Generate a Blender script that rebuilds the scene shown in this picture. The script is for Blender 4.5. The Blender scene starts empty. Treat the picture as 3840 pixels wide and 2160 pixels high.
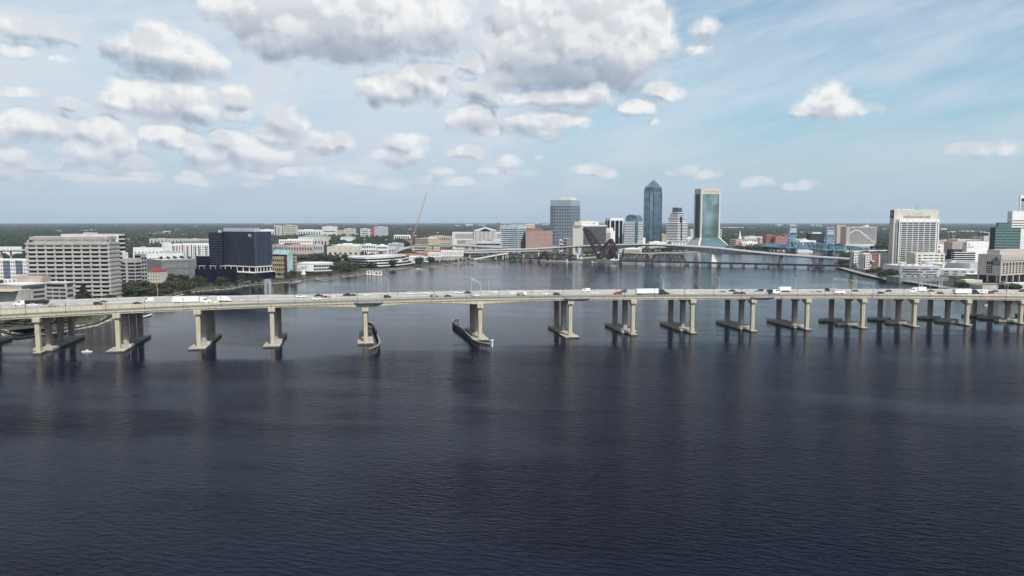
import bpy, math, random
import numpy as np
from mathutils import Vector, Matrix
from mathutils.geometry import tessellate_polygon
random.seed(7)
rng = np.random.default_rng(7)
sc = bpy.context.scene
COL = sc.collection

# ------------------------------------------------------------------ camera
H, F = 75.0, 2800.0                      # eye height (m), focal length in px of a 3840 px wide picture
PITCH = math.atan((1080 - 829) / F)
CP, SP = math.cos(PITCH), math.sin(PITCH)
cam_d = bpy.data.cameras.new('camera')
cam = bpy.data.objects.new('camera', cam_d)
COL.objects.link(cam)
cam_d.sensor_width = 36.0
cam_d.lens = 36.0 * F / 3840.0
cam_d.clip_start = 1.0
cam_d.clip_end = 120000.0
cam.location = (0, 0, H)
cam.rotation_euler = (math.pi / 2 - PITCH, 0, 0)
sc.camera = cam

def ray(u, v):
    dx = (u - 1920) / F; dz = -(v - 1080) / F
    return dx, CP + dz * SP, -SP + dz * CP
def G(u, v, z=0.0):
    d = ray(u, v); t = (z - H) / d[2]
    return d[0] * t, d[1] * t
def zat(v, Y):
    d = ray(1920, v); return H + d[2] * Y / d[1]
def xat(u, Y, z=30.0):
    return (u - 1920) / F * (CP * Y + (H - z) * SP)
def azel(u, v):
    d = ray(u, v); l = math.sqrt(d[0]**2 + d[1]**2 + d[2]**2)
    return math.atan2(d[0], d[1]), math.asin(d[2] / l)

# ------------------------------------------------------------------ sun, sky, exposure
SUN_EL, SUN_ROT = math.radians(50), math.radians(150)
sd = bpy.data.lights.new('sun', 'SUN'); so = bpy.data.objects.new('sun', sd); COL.objects.link(so)
sd.energy = 4.3; sd.angle = math.radians(1.0); sd.color = (1.0, 0.955, 0.88)
sv = Vector((math.sin(SUN_ROT) * math.cos(SUN_EL), math.cos(SUN_ROT) * math.cos(SUN_EL), math.sin(SUN_EL)))
so.rotation_euler = sv.to_track_quat('Z', 'Y').to_euler()
so.location = (0, 0, 400)
sc.view_settings.view_transform = 'Standard'
sc.view_settings.look = 'None'
sc.view_settings.gamma = 1.0
sc.view_settings.exposure = 0.0
sc.cycles.max_bounces = 6
sc.cycles.diffuse_bounces = 2
sc.cycles.glossy_bounces = 3
sc.cycles.volume_bounces = 1
sc.cycles.sample_clamp_indirect = 4.0

world = bpy.data.worlds.new('World'); sc.world = world; world.use_nodes = True
world.cycles.sampling_method = 'MANUAL'; world.cycles.sample_map_resolution = 512
WN = world.node_tree; WN.nodes.clear()
def wnode(nt, t, **kw):
    n = nt.nodes.new(t)
    for k, v in kw.items(): setattr(n, k, v)
    return n
def mth(nt, op, a, b=None, c=None, clamp=False):
    n = nt.nodes.new('ShaderNodeMath'); n.operation = op; n.use_clamp = clamp
    for i, x in enumerate((a, b, c)):
        if x is None: continue
        if isinstance(x, (int, float)): n.inputs[i].default_value = x
        else: nt.links.new(x, n.inputs[i])
    return n.outputs[0]
def vmth(nt, op, a, b=None, c=None):
    n = nt.nodes.new('ShaderNodeVectorMath'); n.operation = op
    for i, x in enumerate((a, b, c)):
        if x is None: continue
        if isinstance(x, (tuple, list)): n.inputs[i].default_value = x
        else: nt.links.new(x, n.inputs[i])
    return n.outputs['Value'] if op in ('LENGTH', 'DOT_PRODUCT') else n.outputs['Vector']
def mapr(nt, x, a, b, c=0.0, d=1.0, smooth=True):
    n = nt.nodes.new('ShaderNodeMapRange'); n.interpolation_type = 'SMOOTHSTEP' if smooth else 'LINEAR'
    nt.links.new(x, n.inputs[0])
    for i, q in enumerate((a, b, c, d)): n.inputs[1 + i].default_value = q
    return n.outputs[0]
def mixc(nt, fac, a, b):
    n = nt.nodes.new('ShaderNodeMix'); n.data_type = 'RGBA'
    if isinstance(fac, (int, float)): n.inputs[0].default_value = fac
    else: nt.links.new(fac, n.inputs[0])
    for i, x in ((6, a), (7, b)):
        if isinstance(x, tuple): n.inputs[i].default_value = (*x, 1.0)
        else: nt.links.new(x, n.inputs[i])
    return n.outputs[2]

# cumulus of the photograph: centre x, y, half width, half height (in a 2576 px wide picture), strength
CLOUDS = [
 (650,25,120,75,1), (780,45,190,95,1.1), (930,40,230,95,1.1), (1090,50,90,75,.9), (870,115,120,50,1.0), (720,95,140,50,.95), (1060,110,100,40,.8),
 (1450,60,200,110,1.15), (1340,110,120,90,1.1), (1570,110,110,110,1.1), (1640,70,60,70,.95), (1400,185,170,38,1), (1290,50,70,60,.9),
 (1200,168,38,30,1), (1195,225,70,32,.9), (1400,245,150,32,1), (1500,225,50,30,.9), (1370,305,95,34,.95), (1370,330,80,22,.9), (1185,300,60,44,.95), (1215,325,50,22,.8),
 (1000,228,95,40,1), (1060,205,60,45,1), (1100,180,60,25,.7),
 (390,130,85,55,1.05), (450,145,95,55,1.05), (340,155,40,35,.8), (410,245,95,50,1.05), (480,265,80,38,.95), (310,255,65,30,.85),
 (592,250,38,32,.85), (590,285,45,26,.8), (175,262,45,18,.55), (60,228,60,14,.55), (30,60,60,40,.6), (130,85,60,35,.5), (20,130,50,22,.5), (160,155,30,8,.45),
 (75,318,90,34,.95), (20,335,60,25,.8), (262,335,45,38,1), (300,360,55,36,1), (250,385,60,40,1), (320,400,60,28,.9), (200,410,40,20,.7),
 (410,340,60,32,1), (440,360,70,24,.9), (560,350,40,26,1), (610,370,60,36,1), (530,385,60,36,1), (650,390,90,34,1), (720,310,48,34,1), (705,335,60,30,.9),
 (800,362,75,26,1), (860,355,30,16,.85), (790,380,60,16,.8), (40,385,60,26,.85), (110,415,55,24,.85), (20,420,60,25,.8), (90,445,90,16,.75), (190,445,110,14,.75), (340,435,60,16,.75), (300,450,100,12,.7),
 (480,450,45,18,.9), (560,420,90,18,.7), (640,440,70,16,.65), (730,430,80,18,.65), (880,445,70,16,.7), (960,460,90,16,.6), (640,465,50,12,.6),
 (1010,360,55,30,.9), (1000,395,70,28,.85), (1050,385,35,25,.75), (1180,382,44,24,.9), (1070,453,32,10,.85), (1110,435,50,14,.6), (1150,460,70,14,.6), (1280,410,35,18,.8), (1310,435,60,14,.65), (1240,430,60,14,.6),
 (1340,395,20,12,.6), (1480,430,45,18,.75), (1530,445,40,14,.6), (1660,232,50,26,.95), (1600,270,52,22,.95), (1690,240,50,20,.7), (1650,300,20,10,.55),
 (1655,95,30,60,.6), (1775,70,42,30,.7), (1760,120,40,20,.5),
 (2075,255,62,34,1), (2110,275,70,26,.9), (2030,275,45,20,.85), (2150,275,70,18,.6), (1905,457,38,13,.9), (1985,466,30,11,.8), (2030,466,45,13,.75), (1720,422,40,18,.8), (1780,440,40,13,.65), (1700,435,50,10,.55),
 (2480,375,75,20,.7), (2500,385,40,12,.6),
]
def make_density():
    g = bpy.data.node_groups.new('cloud_density', 'ShaderNodeTree')
    g.interface.new_socket('P', in_out='INPUT', socket_type='NodeSocketVector')
    g.interface.new_socket('D', in_out='OUTPUT', socket_type='NodeSocketFloat')
    g.interface.new_socket('S', in_out='OUTPUT', socket_type='NodeSocketFloat')
    g.interface.new_socket('N', in_out='OUTPUT', socket_type='NodeSocketFloat')
    gi = g.nodes.new('NodeGroupInput'); go = g.nodes.new('NodeGroupOutput')
    P = gi.outputs[0]
    def noise(scale, detail, rough, vec):
        n = g.nodes.new('ShaderNodeTexNoise'); n.noise_dimensions = '2D'
        n.inputs['Scale'].default_value = scale; n.inputs['Detail'].default_value = detail; n.inputs['Roughness'].default_value = rough
        g.links.new(vec, n.inputs['Vector']); return n
    # domain warp gives the billowed outline
    w = noise(17, 3, .6, P)
    wv = vmth(g, 'SUBTRACT', w.outputs['Color'], (.5, .5, .5))
    P2 = vmth(g, 'MULTIPLY_ADD', wv, (.034, .020, 0), P)
    acc = None
    for (x, y, a, b, s) in CLOUDS:
        k = 3840 / 2576
        az, el = azel(x * k, y * k)
        ra, re = a * k / F * 1.12, b * k / F * 1.12
        q = vmth(g, 'MULTIPLY_ADD', P2, (1 / ra, 1 / re, 0), (-az / ra, -el / re, 0))
        d = mth(g, 'SUBTRACT', s, vmth(g, 'DOT_PRODUCT', q, q))
        acc = d if acc is None else mth(g, 'MAXIMUM', acc, d)
    # the rest of the sky, outside the photograph
    sp = g.nodes.new('ShaderNodeSeparateXYZ'); g.links.new(P, sp.inputs[0])
    out = mth(g, 'MAXIMUM', mapr(g, sp.outputs[1], .34, .5), mapr(g, mth(g, 'ABSOLUTE', sp.outputs[0]), .72, .9))
    gn = noise(4.5, 3, .5, P)
    gen = mth(g, 'MULTIPLY_ADD', mth(g, 'SUBTRACT', gn.outputs[0], .5), 5.0, 0.1)
    gen = mth(g, 'ADD', gen, mth(g, 'MULTIPLY_ADD', out, 4.0, -4.0))
    acc = mth(g, 'MAXIMUM', mth(g, 'MAXIMUM', acc, -.8), gen)
    acc = mth(g, 'MINIMUM', acc, 1.0)
    n1 = noise(24, 9, .58, P)
    n2 = noise(15, 5, .5, P)
    g.links.new(n2.outputs[0], go.inputs[2])
    bl = mth(g, 'MULTIPLY_ADD', mth(g, 'SUBTRACT', n1.outputs[0], .5), 2.6, acc)
    g.links.new(bl, go.inputs[0])
    g.links.new(acc, go.inputs[1])
    return g
dens = make_density()
tc = wnode(WN, 'ShaderNodeTexCoord')
sx = wnode(WN, 'ShaderNodeSeparateXYZ'); WN.links.new(tc.outputs['Generated'], sx.inputs[0])
AZ = mth(WN, 'ARCTAN2', sx.outputs[0], sx.outputs[1]); EL = mth(WN, 'ARCSINE', sx.outputs[2])
ELc = mth(WN, 'MAXIMUM', EL, 0.0)
cx = wnode(WN, 'ShaderNodeCombineXYZ'); WN.links.new(AZ, cx.inputs[0]); WN.links.new(EL, cx.inputs[1])
PV = cx.outputs[0]
def ev(vec):
    n = wnode(WN, 'ShaderNodeGroup'); n.node_tree = dens; WN.links.new(vec, n.inputs[0]); return n.outputs
D0, S0, N0 = ev(PV)
D1, S1, N1 = ev(vmth(WN, 'ADD', PV, (.005, .012, 0)))
sky = wnode(WN, 'ShaderNodeTexSky'); sky.sky_type = 'NISHITA'; sky.sun_disc = False
sky.sun_elevation = SUN_EL; sky.sun_rotation = SUN_ROT; sky.air_density = 1.0; sky.dust_density = 1.2; sky.ozone_density = 1.5
skyc = vmth(WN, 'MULTIPLY', sky.outputs[0], (.088, .125, .128))
def wn(scale, detail, vec, rough=.55):
    n = wnode(WN, 'ShaderNodeTexNoise'); n.noise_dimensions = '2D'; n.inputs['Scale'].default_value = scale
    n.inputs['Detail'].default_value = detail; n.inputs['Roughness'].default_value = rough; WN.links.new(vec, n.inputs['Vector']); return n.outputs[0]
# high thin cirrus: streaks fanning across, denser to the left
rot = wnode(WN, 'ShaderNodeVectorRotate'); rot.rotation_type = 'Z_AXIS'; rot.inputs['Angle'].default_value = math.radians(-14); WN.links.new(PV, rot.inputs['Vector'])
st = vmth(WN, 'MULTIPLY', rot.outputs[0], (3.2, 15, 1))
ci = mapr(WN, wn(1.5, 7, st, .6), .30, .72)
big = mapr(WN, wn(2.2, 3, vmth(WN, 'MULTIPLY', rot.outputs[0], (1, 3.2, 1))), .28, .70)
left = mapr(WN, AZ, .42, -.12, .0, 1.0)
veil = mth(WN, 'MULTIPLY_ADD', ci, .42, mth(WN, 'MULTIPLY', big, .30))
veil = mth(WN, 'MULTIPLY_ADD', left, .50, mth(WN, 'ADD', veil, .12), clamp=True)
base = mixc(WN, veil, skyc, (.63, .725, .82))
# milky low sky
hz = mapr(WN, ELc, .17, .0, .0, .82)
base = mixc(WN, hz, base, (.46, .57, .69))
sv2 = vmth(WN, 'MULTIPLY', PV, (1.0, 2.6, 1))
lay = mapr(WN, wn(7.5, 6, sv2, .6), .40, .68)
lay = mth(WN, 'MULTIPLY', lay, mth(WN, 'MULTIPLY', mapr(WN, AZ, .30, .0, .12, 1.0), mapr(WN, ELc, .015, .07, 0, .62)))
base = mixc(WN, lay, base, (.70, .745, .81))
alpha = mapr(WN, D0, -.26, .72)
lit = mapr(WN, mth(WN, 'SUBTRACT', N0, N1), -.09, .075, 0, 1, True)
soft = mapr(WN, mth(WN, 'SUBTRACT', S0, S1), -.42, .22, 0, 1)
lit = mth(WN, 'MULTIPLY_ADD', lit, .34, mth(WN, 'MULTIPLY', soft, .66))
dk = None
for (x, y, a_, b_, w_) in [(870,135,190,42,1), (1080,120,110,36,.6), (700,118,120,30,.5), (1400,190,160,36,1), (1330,165,90,30,.6), (440,178,105,22,.8), (1050,262,70,16,.7), (1200,318,60,22,.8), (1420,268,110,14,.5),
                       (90,345,80,14,.5), (470,292,110,13,.4), (300,412,90,14,.4), (600,408,110,14,.45), (720,340,60,16,.35), (1010,408,60,16,.5), (1370,345,70,9,.4)]:
    k_ = 3840/2576; az_, el_ = azel(x*k_, y*k_); ra_, re_ = a_*k_/F*1.25, b_*k_/F*1.35
    q_ = vmth(WN, 'MULTIPLY_ADD', PV, (1/ra_, 1/re_, 0), (-az_/ra_, -el_/re_, 0))
    d_ = mth(WN, 'MULTIPLY', mapr(WN, vmth(WN, 'LENGTH', q_), 1.25, .1), w_)
    dk = d_ if dk is None else mth(WN, 'MAXIMUM', dk, d_)
lit = mth(WN, 'MULTIPLY', lit, mth(WN, 'MULTIPLY_ADD', dk, -.80, 1.0))
ccol = mixc(WN, lit, (.32, .38, .49), (.94, .94, .93))
far = mapr(WN, ELc, .15, .02, 0, .55)
ccol = mixc(WN, far, ccol, (.66, .71, .79))
alpha = mth(WN, 'MULTIPLY', alpha, mth(WN, 'MULTIPLY', mapr(WN, ELc, .02, .10, .5, .94), 1.0))
fin = mixc(WN, alpha, base, ccol)
bg = wnode(WN, 'ShaderNodeBackground'); bg.inputs['Strength'].default_value = 1.0
WN.links.new(fin, bg.inputs['Color'])
wo = wnode(WN, 'ShaderNodeOutputWorld'); WN.links.new(bg.outputs[0], wo.inputs['Surface'])

# ------------------------------------------------------------------ materials
MATS = {}
def mat(name, col, rough=.8, metal=0.0, var=.18, scale=.15, stretch=1.0, spec=.5, detail=4, col2=None):
    if name in MATS: return MATS[name]
    m = bpy.data.materials.new(name); m.use_nodes = True; nt = m.node_tree
    b = nt.nodes['Principled BSDF']
    t = nt.nodes.new('ShaderNodeTexCoord')
    mp = nt.nodes.new('ShaderNodeMapping'); mp.inputs['Scale'].default_value = (stretch, stretch, 1)
    nt.links.new(t.outputs['Object'], mp.inputs[0])
    n = nt.nodes.new('ShaderNodeTexNoise'); n.inputs['Scale'].default_value = scale; n.inputs['Detail'].default_value = detail
    nt.links.new(mp.outputs[0], n.inputs['Vector'])
    f = mapr(nt, n.outputs[0], .28, .72)
    lo = tuple(c * (1 - var) for c in col); hi = col2 if col2 else tuple(min(1, c * (1 + var)) for c in col)
    c = mixc(nt, f, lo, hi)
    nt.links.new(c, b.inputs['Base Color'])
    b.inputs['Roughness'].default_value = rough; b.inputs['Metallic'].default_value = metal
    b.inputs['Specular IOR Level'].default_value = spec
    m.diffuse_color = (*col, 1)
    MATS[name] = m; return m
def glassm(name, col, metal=.12, rough=.12, var=.45, scale=.22):
    return mat(name, col, rough, metal, var, scale, spec=.5 if metal > .3 else .22, detail=2)
M_concrete = mat('pale_concrete', (.44, .41, .38), .85, var=.16, scale=.12)
M_beige = mat('beige_precast', (.41, .39, .375), .85, var=.10)
M_beige_d = mat('beige_crown', (.37, .33, .31), .85, var=.1)
M_cream = mat('cream_paint', (.54, .50, .44), .8, var=.10)
M_white = mat('white_paint', (.76, .76, .75), .7, var=.07)
M_offw = mat('off_white_wall', (.62, .61, .59), .8, var=.10)
M_grey = mat('grey_panel', (.30, .315, .335), .75, var=.15)
M_lgrey = mat('light_grey_panel', (.45, .47, .50), .7, var=.10)
M_dgrey = mat('dark_grey_panel', (.11, .12, .14), .7, var=.2)
M_roof = mat('pale_flat_roof', (.52, .52, .52), .9, var=.25, scale=.05)
M_roofw = mat('white_flat_roof', (.80, .80, .80), .8, var=.1, scale=.05)
M_tan = mat('tan_flat_roof', (.40, .34, .29), .9, var=.25, scale=.05)
M_brick = mat('red_brick', (.30, .12, .095), .9, var=.2, scale=.4)
M_pink = mat('pinkish_brick', (.40, .295, .26), .85, var=.12)
M_rose = mat('pale_rose_stone', (.46, .37, .335), .85, var=.1)
M_red = mat('dark_red_paint', (.19, .03, .035), .7)
M_orange = mat('orange_tile', (.36, .17, .11), .85, var=.25)
M_teal = mat('pale_teal_metal', (.30, .46, .45), .5, var=.12)
M_blue = mat('blue_cladding', (.13, .17, .22), .6, var=.2)
M_navy = mat('navy_sign', (.02, .02, .09), .6)
M_black = mat('black_metal', (.03, .03, .035), .5)
M_rust = mat('dark_red_brown_steel', (.032, .020, .023), .8, var=.35, scale=.5)
M_bsteel = mat('blue_bridge_paint', (.27, .45, .58), .6, var=.2)
M_ltsteel = mat('galvanised_steel', (.40, .44, .48), .5, var=.15)
M_glass = glassm('dark_window_glass', (.016, .020, .026), .03, .2)
M_glass2 = glassm('grey_window_glass', (.06, .07, .082))
M_glassb = glassm('navy_curtain_glass', (.008, .011, .024), .10, .10)
M_glassblue = glassm('blue_tower_glass', (.17, .27, .33), .7, .12, .3, .08)
M_glassblue2 = glassm('deep_blue_tower_glass', (.07, .12, .16), .55, .12, .3, .08)
M_glassteal = glassm('teal_mirror_glass', (.31, .43, .40), .85, .06, .35, .03)
M_glassgreen = glassm('green_tower_glass', (.014, .036, .042), .25, .12)
M_tire = mat('tyre_rubber', (.02, .02, .02), .9)
M_ledge = mat('yellow_cream_concrete', (.50, .45, .335),   .85, var=.16, scale=.12, stretch=6)
M_path = mat('grey_path_concrete', (.30, .295, .29), .9, var=.2, scale=.4)
M_col = mat('greige_column_concrete', (.37, .315, .285), .85, var=.18, scale=.25)
M_foot = mat('footing_concrete', (.40, .37, .33), .9, var=.25, scale=.3)
def tide(m):
    nt = m.node_tree; b = nt.nodes['Principled BSDF']; src = b.inputs['Base Color'].links[0].from_socket
    g = nt.nodes.new('ShaderNodeNewGeometry'); sp = nt.nodes.new('ShaderNodeSeparateXYZ'); nt.links.new(g.outputs['Position'], sp.inputs[0])
    n = nt.nodes.new('ShaderNodeTexNoise'); n.inputs['Scale'].default_value = .5; n.inputs['Detail'].default_value = 4; nt.links.new(g.outputs['Position'], n.inputs['Vector'])
    z = mth(nt, 'MULTIPLY_ADD', n.outputs[0], -.9, sp.outputs[2]); f = mapr(nt, z, .05, .45, .82, 0)
    nt.links.new(mixc(nt, f, src, (.035, .032, .025)), b.inputs['Base Color'])
tide(M_foot); tide(M_concrete)
M_timber = mat('dark_fender_timber', (.045, .04, .038), .9, var=.4, scale=.8)
M_timberl = mat('grey_timber_cap', (.26, .25, .23), .9, var=.3, scale=.8)
M_road_far = mat('light_concrete_lanes', (.33, .317, .303), .9, var=.14, scale=.10)
M_road_near = mat('grey_concrete_lanes', (.235, .23, .225), .9, var=.16, scale=.10)
M_barrier = mat('concrete_barrier', (.47, .45, .42), .9, var=.15, scale=.3)
M_line = mat('white_road_line', (.7, .7, .68), .8)
M_signg = mat('green_sign_sheet', (.005, .16, .09), .5, var=.05)
M_signy = mat('yellow_sign_sheet', (.65, .36, .02), .5, var=.05)
M_gold = mat('gold_letters', (.55, .36, .12), .5, var=.05)
M_tealtxt = mat('teal_letters', (.30, .62, .56), .5, var=.05)
M_crane = mat('rust_orange_crane', (.42, .25, .19), .7)
M_cyan = mat('pale_cyan_port_crane', (.52, .72, .75), .6)
M_bark = mat('tree_bark', (.10, .075, .055), .95)
def leafm(n, c):
    return mat(n, c, .95, var=.45, scale=.55, spec=.15, detail=3)
LEAF = [leafm('dark_green_leaves', (.035, .050, .028)), leafm('olive_leaves', (.055, .062, .030)), leafm('brown_green_leaves', (.065, .050, .034)),
        leafm('fresh_green_leaves', (.060, .090, .030))]

# ------------------------------------------------------------------ mesh builder
class MB:
    def __init__(s): s.v = []; s.f = []
    def _add(s, vs, fs):
        o = len(s.v); s.v += [tuple(p) for p in vs]; s.f += [tuple(i + o for i in f) for f in fs]; return s
    def box(s, x0, y0, z0, x1, y1, z1):
        x0, x1 = sorted((x0, x1)); y0, y1 = sorted((y0, y1)); z0, z1 = sorted((z0, z1))
        return s._add([(x0,y0,z0),(x1,y0,z0),(x1,y1,z0),(x0,y1,z0),(x0,y0,z1),(x1,y0,z1),(x1,y1,z1),(x0,y1,z1)],
                      [(0,3,2,1),(4,5,6,7),(0,1,5,4),(1,2,6,5),(2,3,7,6),(3,0,4,7)])
    def bar(s, p, q, w, h=None):
        p = Vector(p); q = Vector(q); d = (q - p)
        if d.length < 1e-6: return s
        d.normalize(); h = h or w
        up = Vector((0, 0, 1)) if abs(d.z) < .95 else Vector((0, 1, 0))
        a = d.cross(up).normalized() * (w / 2); b = a.cross(d).normalized() * (h / 2)
        return s._add([p-a-b, p+a-b, p+a+b, p-a+b, q-a-b, q+a-b, q+a+b, q-a+b],
                      [(0,1,2,3),(4,7,6,5),(0,4,5,1),(1,5,6,2),(2,6,7,3),(3,7,4,0)])
    def cyl(s, p, q, r0, r1=None, n=8):
        r1 = r0 if r1 is None else r1
        p = Vector(p); q = Vector(q); d = (q - p).normalized()
        up = Vector((0, 0, 1)) if abs(d.z) < .95 else Vector((1, 0, 0))
        a = d.cross(up).normalized(); b = a.cross(d)
        vs = []
        for c, r in ((p, r0), (q, r1)):
            for i in range(n):
                t = 2 * math.pi * i / n; vs.append(c + a * (r * math.cos(t)) + b * (r * math.sin(t)))
        fs = [(i, (i + 1) % n, n + (i + 1) % n, n + i) for i in range(n)] + [tuple(range(n - 1, -1, -1)), tuple(range(n, 2 * n))]
        return s._add(vs, fs)
    def prism(s, poly, z0, z1, poly2=None):
        n = len(poly); poly2 = poly2 or poly
        z0s = z0 if isinstance(z0, (list, tuple)) else [z0] * n
        z1s = z1 if isinstance(z1, (list, tuple)) else [z1] * n
        vs = [(p[0], p[1], z) for p, z in zip(poly, z0s)] + [(p[0], p[1], z) for p, z in zip(poly2, z1s)]
        tess = tessellate_polygon([[Vector((p[0], p[1], 0)) for p in poly]])
        fs = [(i, (i + 1) % n, n + (i + 1) % n, n + i) for i in range(n)]
        fs += [tuple(t[::-1]) for t in tess] + [tuple(i + n for i in t) for t in tess]
        return s._add(vs, fs)
    def extr(s, prof, x0, x1):       # profile in (y, z) swept along x
        n = len(prof)
        vs = [(x0, p[0], p[1]) for p in prof] + [(x1, p[0], p[1]) for p in prof]
        return s._add(vs, [(i, (i + 1) % n, n + (i + 1) % n, n + i) for i in range(n)] + [tuple(range(n - 1, -1, -1)), tuple(range(n, 2 * n))])
    def extry(s, prof, y0, y1):      # profile in (x, z) swept along y
        n = len(prof)
        vs = [(p[0], y0, p[1]) for p in prof] + [(p[0], y1, p[1]) for p in prof]
        return s._add(vs, [(i, (i + 1) % n, n + (i + 1) % n, n + i) for i in range(n)] + [tuple(range(n - 1, -1, -1)), tuple(range(n, 2 * n))])
    def mesh(s, name, m):
        me = bpy.data.meshes.new(name); me.from_pydata(s.v, [], s.f); me.update()
        import bmesh
        bm = bmesh.new(); bm.from_mesh(me); bmesh.ops.recalc_face_normals(bm, faces=bm.faces); bm.to_mesh(me); bm.free()
        me.materials.append(m); return me
    def build(s, name, m, parent=None, loc=None):
        o = bpy.data.objects.new(name, s.mesh(name, m)); COL.objects.link(o)
        if parent is not None: o.parent = parent
        if loc is not None: o.location = loc
        return o
def tag(o, label=None, cat=None, group=None, kind=None):
    if label: o['label'] = label
    if cat: o['category'] = cat
    if group: o['group'] = group
    if kind: o['kind'] = kind
    return o
def thing(name, label, cat, loc=(0, 0, 0), rz=0.0, group=None):
    o = bpy.data.objects.new(name, None); COL.objects.link(o); o.empty_display_size = 1
    o.location = loc; o.rotation_euler = (0, 0, rz); return tag(o, label, cat, group)
KIDS = {}
def copy_tree(o, kids, parent=None):
    c = o.copy(); COL.objects.link(c)
    if parent is not None: c.parent = parent
    for ch in kids.get(o.name, []): copy_tree(ch, kids, c)
    return c
def kidmap(root):
    km = {}
    for o in [root] + list(root.children_recursive): km[o.name] = list(o.children)
    return km
def words(n):
    W = ['first','second','third','fourth','fifth','sixth','seventh','eighth','ninth','tenth','eleventh','twelfth','thirteenth','fourteenth','fifteenth',
         'sixteenth','seventeenth','eighteenth','nineteenth','twentieth']
    T = {20: 'twenty', 30: 'thirty', 40: 'forty', 50: 'fifty', 60: 'sixty', 70: 'seventy'}
    if n <= 20: return W[n - 1]
    t = n // 10 * 10; r = n % 10
    return (T[t] + '-' + W[r - 1]) if r else {30: 'thirtieth', 40: 'fortieth', 50: 'fiftieth', 60: 'sixtieth', 70: 'seventieth'}[n]
TEXTC = {}
def text_obj(txt, size, m, parent, M, name='lettering', ext=.08, wide=None, bold=0.0):
    cu = bpy.data.curves.new('t', 'FONT'); cu.body = txt; cu.size = size; cu.extrude = ext; cu.align_x = 'CENTER'; cu.align_y = 'CENTER'; cu.offset = bold
    cu.resolution_u = 2; cu.space_line = .9
    to = bpy.data.objects.new('t', cu); me = bpy.data.meshes.new_from_object(to)
    me.materials.clear(); me.materials.append(m); me.name = name
    bpy.data.objects.remove(to)
    if wide and len(me.vertices):
        xs = [v.co.x for v in me.vertices]; k = wide / (max(xs) - min(xs)); me.transform(Matrix.Diagonal((k, 1, 1, 1)))
    me.transform(M)
    o = bpy.data.objects.new(name, me); COL.objects.link(o); o.parent = parent; return o

FOOT = []     # circles where woodland may not stand
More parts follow.
